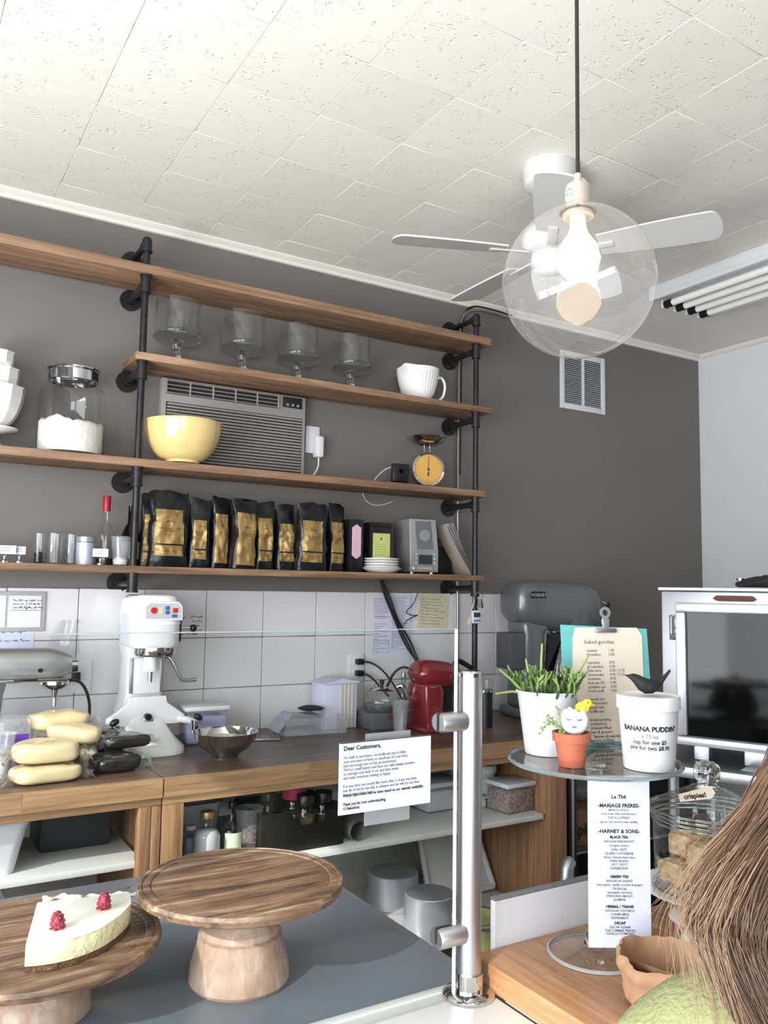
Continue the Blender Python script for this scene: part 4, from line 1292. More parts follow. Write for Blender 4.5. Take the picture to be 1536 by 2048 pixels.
hub = B().cyl((0.045, -0.0585, hz - 0.014), (0.045, -0.0625, hz - 0.014), 0.0075, seg=16).out('speed_knob', M['black'], t)
B().lathe([(0, 0.006), (0.05, 0.0), (0.052, -0.012), (0.036, -0.026), (0.014, -0.034), (0.009, -0.06), (0, -0.06)], 28, (0.107, 0, hz - 0.055)).out('planetary_hub', M['chrome'], t)
B().cyl((0.107, 0, hz - 0.11), (0.107, 0, hz - 0.145), 0.007, seg=12).out('beater_shaft', M['steel'], t)
nk = B()
nk.rings([[(x_ * 1.0 - 0.115, y_, z_) for x_, y_ in [(0.05 * w_ * math.cos(2 * PI * q / 20), 0.048 * w_ * math.sin(2 * PI * q / 20)) for q in range(20)]] for z_, w_ in ((0.03, 1.5), (0.07, 1.1), (0.15, 1.0), (0.22, 1.1), (0.275, 1.35))])
nk.out('neck', M['silver'], t, 60)
B().box((-0.02, 0, 0.018), (0.32, 0.20, 0.036), bev=0.016).out('base', M['silver'], t)
B().box((0.0, -0.0615, hz - 0.046), (0.075, 0.006, 0.006), bev=0.001).out('lock_lever', M['black'], t)
b = B().tube([(0.60, 3.13, ZC + 0.262), (0.645, 3.13, ZC + 0.258), (0.675, 3.14, ZC + 0.21), (0.690, 3.16, ZC + 0.15), (0.685, 3.19, ZC + 0.06), (0.675, 3.24, ZC + 0.006), (0.64, 3.28, ZC + 0.005)], 0.0055, 8, 2)
tag(b.out('power_cord', M['rubber']), 'black cord hanging down from the silver stand mixer', 'cord')
t = thing('wall_outlet', 'white socket plate on the tiles beside the silver mixer head', 'outlet', ((0.7134,3.3600,1.1340)[0] - 0.02, W - 0.0125, 1.165))
B().box((0, -0.004, 0), (0.075, 0.008, 0.125), bev=0.003).out('cover_plate', M['white'], t)
B().box((-0.022, -0.02, 0.0), (0.03, 0.03, 0.035), bev=0.004).out('plug', M['black'], t)

# white planetary mixer
t = thing('planetary_mixer', 'tall white planetary mixer with red and blue buttons and bowl arms', 'mixer', (0.885, 3.10, ZC + 0.0005))
zt = 0.566
z0m = 0.382
def sq(cx, cy, w, d, z, p=4.0, n=32):
    out = []
    for k in range(n):
        a = 2 * PI * k / n
        ca, sa = math.cos(a), math.sin(a)
        out.append((cx + w / 2 * math.copysign(abs(ca) ** (2 / p), ca), cy + d / 2 * math.copysign(abs(sa) ** (2 / p), sa), z))
    return out
# head: rounded drum, long towards the wall
hd = B()
def headring(w, d0, d1, z, n=32, p=3.0):
    out = []
    for k in range(n):
        a = 2 * PI * k / n
        ca, sa = math.cos(a), math.sin(a)
        X = w / 2 * math.copysign(abs(ca) ** (2 / p), ca)
        Yv = (d1 if sa > 0 else d0) * math.copysign(abs(sa) ** (2 / p), sa)
        out.append((X, Yv, z))
    return out
hw = 0.185
hd.rings([headring(hw * 0.9, 0.085, 0.20, z0m - 0.008), headring(hw, 0.095, 0.225, z0m + 0.004), headring(hw, 0.10, 0.235, z0m + 0.075), headring(hw * 1.02, 0.102, 0.235, z0m + 0.077), headring(hw, 0.10, 0.23, z0m + 0.12), headring(hw * 0.94, 0.085, 0.24, zt - 0.025), headring(hw * 0.86, 0.075, 0.20, zt - 0.006), headring(hw * 0.7, 0.06, 0.17, zt)])
hd.out('motor_head', M['whitegloss'], t, 45)
# panel
pn = B().prism([(-0.072, 0), (0.072, 0), (0.072, 0.05), (0.058, 0.068), (-0.056, 0.068), (-0.072, 0.05)], -0.112, -0.06, 'XZ', bev=0.004)
pn.out('control_panel', M['whitegloss'], t, loc=(0.008, 0, zt - 0.098), rot=(-0.06, 0, 0))
pl = B().prism([(-0.064, 0.006), (0.064, 0.006), (0.064, 0.047), (0.052, 0.062), (-0.050, 0.062), (-0.064, 0.047)], -0.1135, -0.112, 'XZ')
plo = pl.out('button_plate', mat('plate_silver', (196, 198, 200), 0.4, 0.3), t, loc=(0.008, 0, zt - 0.098), rot=(-0.06, 0, 0))
B().cyl((-0.036, -0.112, 0.036), (-0.036, -0.120, 0.036), 0.011, seg=20).out('stop_button', M['button_red'], plo)
B().box((-0.012, -0.1145, 0.036), (0.018, 0.002, 0.022)).out('dial_label', mat('beige_label', (206, 196, 166), 0.6), plo)
B().box((0.013, -0.115, 0.045), (0.015, 0.004, 0.013), bev=0.001).out('blue_button', M['button_blue'], plo)
B().box((0.013, -0.115, 0.029), (0.015, 0.004, 0.013), bev=0.001).out('blue_button', M['button_blue'], plo)
B().box((0.042, -0.115, 0.036), (0.018, 0.004, 0.017), bev=0.001).out('red_switch', M['button_red'], plo)
B().lathe([(0, 0), (0.012, 0), (0.012, 0.001), (0, 0.001)], 20, (0.040, -0.1138, 0.016), sx=1, sy=0.5, tilt=(PI / 2, 0, 0)).out('oval_badge', M['button_blue'], plo)
B().lathe([(0.060, 0.022), (0.074, 0.022), (0.076, 0.0), (0.070, -0.012), (0, -0.012)], 36, (0.012, -0.012, z0m - 0.028)).out('drive_ring', M['chrome'], t)
B().cyl((-0.006, -0.02, z0m - 0.036), (-0.006, -0.02, z0m - 0.095), 0.026, seg=24).out('spindle_housing', M['whitegloss'], t)
B().cyl((-0.006, -0.02, z0m - 0.095), (-0.006, -0.02, z0m - 0.135), 0.009, 0.008, seg=14).out('spindle', M['steel'], t)
# label on side
lb = B().box((-hw / 2 - 0.001, 0.03, z0m + 0.07), (0.002, 0.10, 0.085)).out('warning_label', M['paper'], t)
# gear lever on the right
B().box((hw / 2 + 0.002, -0.02, z0m + 0.055), (0.008, 0.045, 0.085), bev=0.002).out('gear_plate', M['black'], t)
B().cyl((hw / 2, -0.02, z0m + 0.06), (hw / 2 + 0.05, -0.03, z0m + 0.06), 0.006, seg=10).out('gear_lever', M['chrome'], t)
B().ell((hw / 2 + 0.055, -0.03, z0m + 0.06), (0.014, 0.014, 0.014)).out('lever_knob', M['black'], t)
# column
col = B()
col.rings([sq(0.0, 0.13, 0.165, 0.15, 0.12, 8), sq(0.0, 0.13, 0.135, 0.14, 0.20, 8), sq(0.0, 0.13, 0.13, 0.14, 0.33, 8), sq(0.0, 0.13, 0.15, 0.16, z0m, 8)])
col.out('column', M['whitegloss'], t, 50)
for sx in (-1, 1):
    B().box((sx * 0.056, 0.05, 0.265), (0.012, 0.012, 0.13), bev=0.003).out('guide_rail', M['steel'], t)
B().box((0.0, 0.045, 0.265), (0.098, 0.02, 0.13), bev=0.003).out('slide_plate', M['whitegloss'], t)
# bowl yoke
yk = B()
yk.prism([(-0.07, 0.19), (0.07, 0.19), (0.075, 0.165), (0.145, 0.115), (0.145, 0.085), (-0.145, 0.085), (-0.145, 0.115), (-0.075, 0.165)], 0.02, 0.04, 'XZ', bev=0.004)
yk.out('bowl_carriage', M['whitegloss'], t)
for sx in (-1, 1):
    B().tube([(sx * 0.125, 0.03, 0.10), (sx * 0.150, -0.03, 0.10), (sx * 0.142, -0.10, 0.098)], 0.014, 10, 2).out('yoke_arm', M['whitegloss'], t)
    B().cyl((sx * 0.142, -0.10, 0.112), (sx * 0.142, -0.10, 0.075), 0.015, seg=16).out('clamp_post', M['chrome'], t)
    B().ell((sx * 0.150, -0.115, 0.124), (0.018, 0.012, 0.012), rot=(0, sx * 0.5, 0)).out('clamp_knob', M['black'], t)
B().cyl((0, 0.02, 0.118), (0, -0.005, 0.118), 0.012, seg=16).out('lock_knob', M['black'], t)
B().box((0, 0.012, 0.098), (0.04, 0.02, 0.035), bev=0.003).out('lock_block', M['steel'], t)
# crank
B().tube([(0.075, 0.07, 0.33), (0.09, 0.06, 0.33), (0.115, 0.055, 0.285), (0.135, 0.055, 0.245), (0.15, 0.055, 0.238), (0.195, 0.055, 0.24)], 0.0075, 10, 1).out('crank', M['steel'], t)
# base
bs = B()
bs.rings([sq(0.0, 0.035, 0.25, 0.36, 0.0, 3.2), sq(0.0, 0.035, 0.245, 0.355, 0.02, 3.2), sq(0.0, 0.05, 0.19, 0.31, 0.05, 3.0), sq(0.0, 0.09, 0.155, 0.20, 0.09, 3.4), sq(0.0, 0.12, 0.14, 0.155, 0.14, 4)])
bs.out('base', M['whitegloss'], t, 50)

# wrapped dough packs
def pack(label, c, size, rz, m, seed, film=True, tilt=(0, 0)):
    t = thing('dough_pack', label, 'dough pack', c, rot=(tilt[0], tilt[1], rz), group='plastic-wrapped dough packs on the worktop')
    b = B()
    n = 28
    sx, sy, sz = size
    b.ell((0, 0, sz / 2), (1, 1, 1), n)
    for v in b.bm.verts:
        d = Vector((v.co.x, v.co.y, v.co.z - sz / 2))
        f = lambda q, p: math.copysign(abs(q) ** p, q)
        v.co = Vector((f(d.x, 0.5) * sx / 2, f(d.y, 0.5) * sy / 2, f(d.z, 0.6) * sz / 2 + sz / 2))
        nn = noise.noise_vector(v.co * 22 + Vector((seed, seed * 2, seed)))
        v.co += Vector((nn.x * 0.008, nn.y * 0.008, nn.z * 0.006 * (1 if v.co.z > sz * 0.2 else 0)))
    for v in b.bm.verts:
        v.co.z = max(v.co.z, 0.0)
    b.out('dough_block', m, t, 60)
    f = B()
    for sgn in (-1, 1):
        rn = random.Random(seed * 10 + sgn)
        def fn(u, v, sgn=sgn):
            spread = 0.30 + 0.35 * u
            yy = (v - 0.5) * sy * spread * 2 * 0.8
            return Vector((sgn * (sx * 0.44 + u * 0.045 + 0.008 * noise.noise(Vector((yy * 60, u * 3, seed)))), yy, sz * 0.22 + 0.022 * noise.noise(Vector((v * 7, u * 3, seed + sgn))) + 0.01 * math.sin(v * 14 + u * 4) + 0.006))
        f.grid(fn, 5, 14)
    for v in f.bm.verts:
        v.co.z = max(v.co.z, 0.001)
    o = f.out('film_wrap', M['film'], t, 60)
    o['kind'] = 'stuff'
    return t
z1 = ZC + 0.0005
pack('lower pale dough pack at the worktop edge, partly under another', (0.478, 2.755, z1), (0.20, 0.125, 0.052), 0.06, M['dough'], 1)
pack('upper pale dough pack stacked at the worktop edge', (0.478, 2.77, z1 + 0.056), (0.19, 0.13, 0.064), -0.03, M['dough'], 2)
pack('pale dough pack lying across the pile behind the front two', (0.585, 2.90, z1 + 0.085), (0.17, 0.11, 0.058), -0.3, M['dough'], 3, tilt=(0, 0.12))
pack('topmost pale dough pack at the back of the pile', (0.555, 2.99, z1 + 0.115), (0.19, 0.11, 0.06), 0.05, M['dough'], 4)
pack('pale dough pack underneath at the back left of the pile', (0.548, 2.94, z1), (0.09, 0.13, 0.10), 0.0, M['dough'], 5)
pack('pale dough pack underneath at the back right of the pile', (0.634, 2.93, z1), (0.055, 0.12, 0.08), 0.0, M['dough'], 9)
pack('dark dough pack nearest the worktop edge, right of the pale ones', (0.70, 2.815, z1), (0.15, 0.12, 0.055), 0.15, M['darkdough'], 6)
pack('dark dough pack lying across the nearest dark one', (0.745, 2.885, z1 + 0.058), (0.16, 0.10, 0.045), 0.1, M['darkdough'], 7)
pack('dark dough pack at the back, beside the white mixer base', (0.714, 2.955, z1), (0.085, 0.12, 0.11), 0.0, M['darkdough'], 8)

# clear container with purple label, measuring jug
x, y, z, w, h = (0.4004,2.9873,0.9155,0.1169,0.1684)
t = thing('plastic_tub', 'clear plastic tub with a purple label at the left frame edge', 'tub', (x, y, z))
B().box((0, 0, h / 2), (w, w, h), bev=0.012).out('tub_wall', M['plastic'], t)
B().box((0, 0, h * 0.27), (w * 0.9, w * 0.9, h * 0.5), bev=0.01).out('contents', M['lav'], t)
B().box((0.01, -w / 2 - 0.001, h * 0.62), (w * 0.7, 0.001, h * 0.16)).out('label', M['purple'], t)
x, y, z, w, h = (0.3586,2.8600,0.9155,0.0958,0.2190)
t = thing('measuring_cup', 'translucent white measuring cup behind the purple-labelled tub', 'cup', (x, y, z))
B().lathe([(0, 0), (w * 0.36, 0), (w * 0.46, 0.13), (w * 0.50, 0.135), (w * 0.44, 0.13), (w * 0.34, 0.004), (0, 0.004)], 28).out('cup_wall', M['plastic'], t, 60)
B().lathe([(0, 0.004), (w * 0.345, 0.004), (w * 0.40, 0.08), (0, 0.085)], 24).out('contents', M['sugar'], t, 60)
# lavender box
x, y, z, w, h = (1.1195,3.1700,0.9155,0.1883,0.1431)
lidded((x, y, z, w * 0.93, h), 0.125, 'clear canister of lavender-grey powder with a white lid by the mixer', M['plastic'], M['white'], name='food_canister', fill=M['lav'], cat='canister', lh=0.13, rz=-0.06)
# steel bowl
x, y, z, w, h = (1.0948,2.8600,0.9155,0.2325,0.0884)
t = thing('steel_bowl', 'stainless steel mixing bowl of pale batter on a narrow foot', 'bowl', (x, y, z))
r = w / 2
B().lathe([(0, 0), (r * 0.40, 0), (r * 0.42, 0.010), (r * 0.72, h * 0.35), (r * 0.92, h * 0.72), (r * 0.97, h * 0.96), (r * 1.0, h), (r * 0.96, h * 0.99), (r * 0.9, h * 0.72), (r * 0.70, h * 0.36), (0, 0.014)], 48).out('bowl_body', M['chrome'], t, 60)
B().lathe([(0, h * 0.7), (r * 0.89, h * 0.7), (r * 0.88, h * 0.68), (0, h * 0.68)], 40).out('batter', M['water'], t, 60)
# tablet
x, y, z = (1.4857,3.2555,0.9155)
t = thing('smartphone', 'grey phone lying flat right of the steel bowl', 'phone', (1.335, 3.12, z1), rz=-0.35)
B().box((0, 0, 0.0045), (0.16, 0.085, 0.009), bev=0.003).out('phone_body', M['silver'], t)
B().box((0, 0, 0.0096), (0.15, 0.076, 0.0006)).out('screen', M['blackglass'], t)
# frosted tray with papers
x, y, z = (1.6033,3.1174,0.9155)
t = thing('plastic_tray', 'frosted clear tray of papers in front of the upright white box', 'tray', (1.585, 3.17, z1), rz=-0.08)
for sx, sy, dx, dy in ((0, -0.065, 0.27, 0.003), (0, 0.065, 0.27, 0.003), (-0.135, 0, 0.003, 0.13), (0.135, 0, 0.003, 0.13)):
    B().box((sx, sy, 0.035), (dx, dy, 0.066), rot=None).out('tray_wall', M['plastic'], t)
B().box((0, 0, 0.0016), (0.27, 0.13, 0.003)).out('tray_floor', M['plastic'], t)
t = thing('parchment_sheet', 'sheet of white parchment hanging over the left end of the tray', 'paper', (1.49, 3.17, z1))
def fn(u, v):
    return Vector((-0.075 + 0.19 * u, -0.055 + 0.11 * v, 0.085 - 0.07 * max(0, 0.35 - u) / 0.35 + 0.008 * math.sin(u * 5 + v)))
b = B().grid(fn, 14, 4)
bmesh.ops.solidify(b.bm, geom=b.bm.faces[:], thickness=0.0012)
b.out('sheet', M['paper'], t, 60)
o = B().lathe([(0, 0), (0.05, 0.0), (0.056, 0.006), (0.03, 0.014), (0, 0.016)], 24).out('black_lid', M['blackm'], None, loc=(1.585, 3.17, z1 + 0.095))  # loose black lid, lying flat without its tub
tag(o, 'flat black lid lying on the parchment in the tray', 'dish')
# upright white box
x, y, z, w, h = (1.7081,3.2278,0.9155,0.1487,0.1916)
t = thing('paper_box', 'upright white box with ridged paper edges by the wall socket', 'box', (1.742, 3.26, z1), rz=-0.0)
B().box((0.0, 0, h * 0.5), (0.155, 0.13, h), bev=0.002).out('box_body', M['paper'], t)
for k in range(4):
    B().box((0.0 + 0.018 * k, -0.0675, h * 0.5), (0.010, 0.004, h * 0.96), bev=0.001).out('paper_ridge', M['cream'], t)
b = B().prism([(-0.085, 0.0), (0.082, 0.0), (0.088, 0.004), (0.0, 0.022)], -0.072, 0.07, 'XZ')
b.out('open_flap', M['paper'], t, loc=(0, 0, h))
# double wall outlet with plugs
t = thing('wall_outlet', 'white double socket with two black plugs on the tiles', 'outlet', (1.905, W - 0.0125, 1.155))
B().box((0, -0.004, 0), (0.082, 0.008, 0.13), bev=0.003).out('cover_plate', M['white'], t)
for sz in (0.028, -0.024):
    B().box((0.008, -0.022, sz), (0.035, 0.034, 0.026), bev=0.005).out('plug', M['black'], t)
    B().cyl((0.0, -0.008, sz), (0.0, -0.0095, sz), 0.016, seg=18).out('socket', M['ceramic'], t)
b = B().tube([(1.93, 3.335, 1.183), (1.97, 3.32, 1.178), (2.01, 3.28, 1.14), (2.03, 3.22, 1.08), (2.035, 3.17, 1.03)], 0.0045, 8, 2)
tag(b.out('power_cord', M['rubber']), 'black cord curving from the upper plug', 'cord')
b = B().tube([(1.93, 3.335, 1.130), (1.96, 3.31, 1.115), (1.98, 3.26, 1.07), (1.985, 3.2, 1.04)], 0.0045, 8, 2)
tag(b.out('power_cord', M['rubber']), 'short black cord dropping from the lower plug', 'cord')
# espresso / glass kettle warmer
x, y, z, w, h = (1.9476,3.3178,0.9155,0.2139,0.1491)
t = thing('glass_kettle', 'clear glass kettle with metal handle on a dark grey base', 'kettle', (1.935, 3.16, z1))
B().box((0, 0, 0.035), (0.205, 0.15, 0.07), bev=0.006).out('heating_base', M['greyenamel'], t)
B().lathe([(0, 0.071), (0.07, 0.071), (0.086, 0.095), (0.084, 0.125), (0.062, 0.155), (0.05, 0.162)], 36, (-0.01, 0, 0)).out('glass_body', M['glass'], t, 60)
B().lathe([(0, 0.172), (0.045, 0.168), (0.055, 0.160), (0.055, 0.156), (0, 0.156)], 28, (-0.01, 0, 0)).out('lid', M['chrome'], t)
B().lathe([(0, 0.205), (0.008, 0.203), (0.012, 0.195), (0.006, 0.182), (0.006, 0.172)], 16, (-0.01, 0, 0)).out('lid_knob', M['black'], t)
B().lathe([(0, 0.073), (0.068, 0.073), (0.078, 0.09), (0.078, 0.1), (0, 0.1)], 28, (-0.01, 0, 0)).out('coffee_fill', M['greyenamel'], t)
B().tube([(0.045, -0.04, 0.172), (0.06, -0.055, 0.185), (0.082, -0.062, 0.13), (0.10, -0.06, 0.085)], 0.011, 10, 2).out('handle', M['chrome'], t)
B().cyl((-0.01, -0.078, 0.055), (-0.01, -0.084, 0.055), 0.016, seg=18).out('control_knob', M['brown'], t)
# clear cup
x, y, z, w, h = (1.9075,2.9800,0.9155,0.0752,0.1338)
o = B().lathe([(0, 0), (w * 0.34, 0), (w * 0.46, h * 0.95), (w * 0.52, h), (w * 0.44, h * 0.95), (w * 0.32, 0.004), (0, 0.004)], 26).out('plastic_cup', M['plastic'], None, 60, loc=(x, y, z))
tag(o, 'empty clear plastic cup between glass kettle and red coffee machine', 'cup')
jar((2.1150,3.2800,0.9155,0.0508,0.2161), 'slim clear green-tinted bottle behind the empty plastic cup', 'bottle', thin_glass('green_glass', (0.62, 0.78, 0.70)), None, 0, M['silver'], 0.4, 0.6, cap_h=0.08, cat='bottle')
# red coffee machine
x, y, z, w, h = (2.0561,3.0126,0.9155,0.2196,0.3223)
t = thing('coffee_machine', 'dark red capsule coffee machine with rounded top', 'coffee machine', (2.115, 3.02, z1), rz=-0.05)
mw, md, mh = 0.20, 0.155, 0.305
B().prism([(-0.085, 0.0), (-0.005, 0.0), (0.0, 0.17), (-0.02, 0.20), (-0.10, 0.20)], -md / 2, md / 2, 'XZ', bev=0.012).out('column', M['red'], t, 50)
hd = B()
rings = []
for k in range(13):
    u = k / 12
    X = -0.118 + 0.225 * u
    e = math.sqrt(max(0.0, 1 - (1 - min(1, u / 0.28)) ** 2)) if u < 0.28 else math.sqrt(max(0.02, 1 - ((u - 0.28) / 0.76) ** 3.2))
    e = max(e, 0.12)
    zc = 0.24 - 0.012 * u
    rings.append([(X, md / 2 * 0.98 * math.copysign(abs(math.cos(2 * PI * q / 24)) ** 0.6, math.cos(2 * PI * q / 24)) * (0.55 + 0.45 * e), zc + 0.062 * e * math.sin(2 * PI * q / 24)) for q in range(24)])
hd.rings(rings).out('rounded_head', M['red'], t, 50)
B().box((0.045, 0.01, 0.115), (0.085, md * 0.7, 0.14), bev=0.004).out('recess_panel', M['black'], t)
B().box((0.05, -0.01, 0.052), (0.105, md * 0.85, 0.008), bev=0.003).out('drip_grid', M['chrome'], t)
B().box((0.05, -0.01, 0.026), (0.11, md * 0.9, 0.044), bev=0.008).out('drip_tray', M['black'], t)
B().box((0.0, -0.015, 0.01), (0.225, md * 1.15, 0.02), bev=0.008).out('base', M['red'], t)
B().cyl((0.045, -0.069, 0.222), (0.045, -0.076, 0.222), 0.017, seg=24).out('button_ring', M['chrome'], t)
B().cyl((0.045, -0.0745, 0.222), (0.045, -0.078, 0.222), 0.010, seg=20).out('power_button', M['black'], t)
B().ell((0.098, -0.03, 0.226), (0.014, 0.014, 0.012)).out('spout_cap', M['white'], t)
B().tube([(-0.09, -0.06, 0.188), (-0.07, -0.08, 0.186), (-0.045, -0.08, 0.184)], 0.003, 6, 1).out('clasp', M['chrome'], t)
b = B().tube([(2.00, 3.06, 1.175), (1.975, 3.08, 1.18), (1.95, 3.11, 1.15), (1.94, 3.14, 1.09)], 0.0055, 8, 2)
tag(b.out('power_cord', M['rubber']), 'black cord arching left from the red coffee machine', 'cord')
# pair of black grinder canister right of post
x, y, z, w, h = (2.3411,2.9565,0.9155,0.0620,0.2089)
t = thing('coffee_grinder', 'slim black coffee grinder with silver collar right of the steel post', 'grinder', (x, y, z))
r = w * 0.5
B().lathe([(0, 0), (r, 0), (r, h * 0.72), (0, h * 0.72)], 24).out('body', M['black'], t)
B().lathe([(r * 0.9, h * 0.72), (r * 1.02, h * 0.73), (r * 1.02, h * 0.78), (r * 0.8, h * 0.8), (0, h * 0.8)], 24).out('collar', M['chrome'], t)
B().lathe([(r * 0.75, h * 0.8), (r * 0.8, h * 0.97), (r * 0.5, h), (0, h)], 24).out('hopper', M['glass'], t)
b = B().tube([(2.24, 3.05, 1.19), (2.28, 3.08, 1.20), (2.33, 3.1, 1.18), (2.37, 3.1, 1.16)], 0.012, 8, 2)
tag(b.out('black_cloth', M['blackm']), 'dark cloth strip behind the top of the steel post', 'cloth')
# bundle of cables from the lowest shelf
t = thing('cord_bundle', 'bundle of black cords running from the lowest shelf to the red coffee machine', 'cords', (2.02, 3.34, 1.56))
for k, (ox, oy) in enumerate(((0, 0), (0.008, 0.003), (-0.006, 0.005))):
    P_ = [(2.02 + ox, 3.34, 1.556), (2.06 + ox * 2, 3.34 + oy * 0.2, 1.47), (2.11 + ox, 3.345, 1.37), (2.17 + ox * 3, 3.345, 1.27), (2.22 + ox, 3.33, 1.18), (2.235 + ox, 3.25, 1.1)]
    B().tube([(p[0] - 2.02, p[1] - 3.34, p[2] - 1.56) for p in P_], 0.0045, 8, 2).out('cord', M['rubber'], t)
b = B().tube([(2.235, 3.35, 1.50), (2.21, 3.352, 1.44), (2.16, 3.35, 1.41), (2.2, 3.35, 1.39), (2.25, 3.352, 1.395), (2.19, 3.35, 1.38), (2.155, 3.35, 1.35)], 0.002, 6, 2)
tag(b.out('cable', M['rubber']), 'thin loose wire curling off the black cord bundle', 'cable')

# hobart mixer
t = thing('floor_mixer', 'large grey industrial mixer with bowl guard right of the shelf pipe', 'mixer', (2.86, 3.07, z1), rz=-0.12)
G = M['greyenamel']
def hring(X, w, z0_, z1_, n=28, p=3.2):
    out = []
    for k in range(n):
        a = 2 * PI * k / n
        ca, sa = math.cos(a), math.sin(a)
        out.append((X, w / 2 * math.copysign(abs(ca) ** (2 / p), ca), (z0_ + z1_) / 2 + (z1_ - z0_) / 2 * math.copysign(abs(sa) ** (2 / p), sa)))
    return out
hd = B()
hd.rings([hring(-0.27, 0.10, 0.52, 0.58), hring(-0.262, 0.17, 0.475, 0.62), hring(-0.235, 0.20, 0.45, 0.645), hring(-0.15, 0.22, 0.425, 0.655), hring(-0.02, 0.235, 0.41, 0.655), hring(0.10, 0.245, 0.41, 0.65), hring(0.17, 0.24, 0.42, 0.635), hring(0.205, 0.20, 0.44, 0.60), hring(0.215, 0.16, 0.46, 0.57)])
hd.out('motor_head', G, t, 50)
hc = B().lathe([(0, 0.0), (0.105, 0.0), (0.115, 0.01), (0.118, 0.10)], 36, (0.085, -0.01, 0.405)).out('gear_housing', G, t, 50)
B().box((0.02, -0.1185, 0.60), (0.001, 0.001, 0.001)).out('seam', G, t) if False else None
pl = B().box((-0.175, -0.1135, 0.585), (0.085, 0.004, 0.030), bev=0.001).out('nameplate', M['black'], t)
text('HOBART', 0.022, M['silver'], pl, (-0.175, -0.116, 0.594), bold=0.0004)
B().cyl((0.20, -0.02, 0.53), (0.245, -0.025, 0.53), 0.042, seg=24).out('attachment_hub', G, t, 40)
B().cyl((0.245, -0.025, 0.53), (0.248, -0.025, 0.53), 0.026, seg=20).out('hub_socket', M['black'], t)
B().cyl((0.25, -0.04, 0.555), (0.285, -0.045, 0.54), 0.005, seg=8).out('hub_bolt', M['chrome'], t)
B().ell((0.292, -0.045, 0.54), (0.012, 0.012, 0.012)).out('bolt_knob', M['black'], t)
B().prism([(-0.235, 0.05), (-0.105, 0.05), (-0.11, 0.40), (-0.06, 0.46), (-0.235, 0.46), (-0.225, 0.40)], -0.08, 0.08, 'XZ', bev=0.02).out('column', G, t, 50)
B().box((-0.27, -0.02, 0.32), (0.09, 0.12, 0.17), bev=0.008).out('switch_box', mat('dark_grey_enamel', (70, 72, 74), 0.4), t)
B().lathe([(0.112, 0.0), (0.124, 0.0), (0.124, 0.022), (0.112, 0.026)], 36, (0.085, -0.01, 0.378)).out('guard_ring', M['chrome'], t)
B().lathe([(0.126, 0.0), (0.134, 0.0), (0.134, 0.014), (0.126, 0.016)], 36, (0.085, -0.01, 0.348)).out('guard_ring', M['chrome'], t)
B().cyl((0.085, -0.01, 0.405), (0.085, -0.01, 0.30), 0.022, seg=18).out('beater_shaft', M['steel'], t)
g = B()
for k in range(14):
    a = PI * 0.95 + k * 0.115
    g.tube([(0.085 + 0.13 * math.cos(a), -0.01 + 0.13 * math.sin(a), 0.352), (0.085 + 0.155 * math.cos(a), -0.01 + 0.155 * math.sin(a), 0.28), (0.085 + 0.17 * math.cos(a), -0.01 + 0.17 * math.sin(a), 0.2)], 0.0022, 6, 1)
g2 = B()
for q in range(6):
    rr = 0.134 + 0.006 * q
    pts = [(0.085 + rr * math.cos(PI * 0.95 + k * 0.1), -0.01 + rr * math.sin(PI * 0.95 + k * 0.1), 0.335 - 0.026 * q) for k in range(17)]
    g2.tube(pts, 0.002, 5)
o = g.out('guard_wires', M['steel'], t); o['kind'] = 'stuff'
o = g2.out('guard_hoops', M['steel'], t); o['kind'] = 'stuff'
B().prism([(-0.105, 0.40), (-0.02, 0.405), (-0.12, 0.22), (-0.16, 0.10), (-0.13, 0.06)], -0.095, -0.08, 'XZ').out('guard_arm', M['black'], t)
B().box((0.0, 0, 0.025), (0.46, 0.30, 0.05), bev=0.015).out('base', G, t)
for sx, a in ((-1, 0.1), (1, 0.1)):
    B().box((0.07, sx * 0.12, 0.17), (0.25, 0.018, 0.03), bev=0.004).out('bowl_arm', G, t)
B().lathe([(0, 0), (0.07, 0), (0.11, 0.05), (0.13, 0.13), (0.137, 0.134), (0.128, 0.13), (0.10, 0.05), (0, 0.01)], 36, (0.085, -0.01, 0.06)).out('mixing_bowl', M['steel'], t, 60)
b = B().tube([(2.60, 3.03, 1.10), (2.575, 3.0, 1.06), (2.56, 2.96, 1.0), (2.535, 2.92, 0.94), (2.53, 2.90, 0.921)], 0.004, 8, 2)
tag(b.out('power_cord', M['rubber']), 'black cord drooping from the grey industrial mixer to the worktop', 'cord')

# ================================================================ PAPERS AND MARKS ON THE TILES
YT = W - 0.0135
def sheet(name, label, cat, u, p0, p1, m, th=0.001):
    pass
def wallpaper_sheet(name, label, cat, x0, x1, z0, z1, m, rot=0.0):
    t = thing(name, label, cat, ((x0 + x1) / 2, YT, (z0 + z1) / 2), rot=(0, rot, 0))
    B().box((0, -0.0006, 0), (x1 - x0, 0.0008, z1 - z0)).out('sheet', m, t)
    return t
p0, p1 = (1.9903,3.3600,1.4825), (2.2073,3.3600,1.1986)
t = wallpaper_sheet('printed_notice', 'white printed sheet in two columns taped to the tiles', 'notice', p0[0], p1[0], p1[2], p0[2], M['paper'])
wS, hS = p1[0] - p0[0], p0[2] - p1[2]
rn = random.Random(11)
q = B()
textlines(q, -wS * 0.45, -wS * 0.05, hS * 0.12, hS * 0.46, 11, -0.0013, rn, 0.0022)
textlines(q, wS * 0.03, wS * 0.45, 0.0, hS * 0.48, 15, -0.0013, rn, 0.0022)
textlines(q, -wS * 0.45, -wS * 0.05, -hS * 0.42, hS * 0.06, 12, -0.0013, rn, 0.0022, 0.8)
textlines(q, 0.0, wS * 0.45, -hS * 0.36, -hS * 0.04, 9, -0.0013, rn, 0.0022, 0.7)
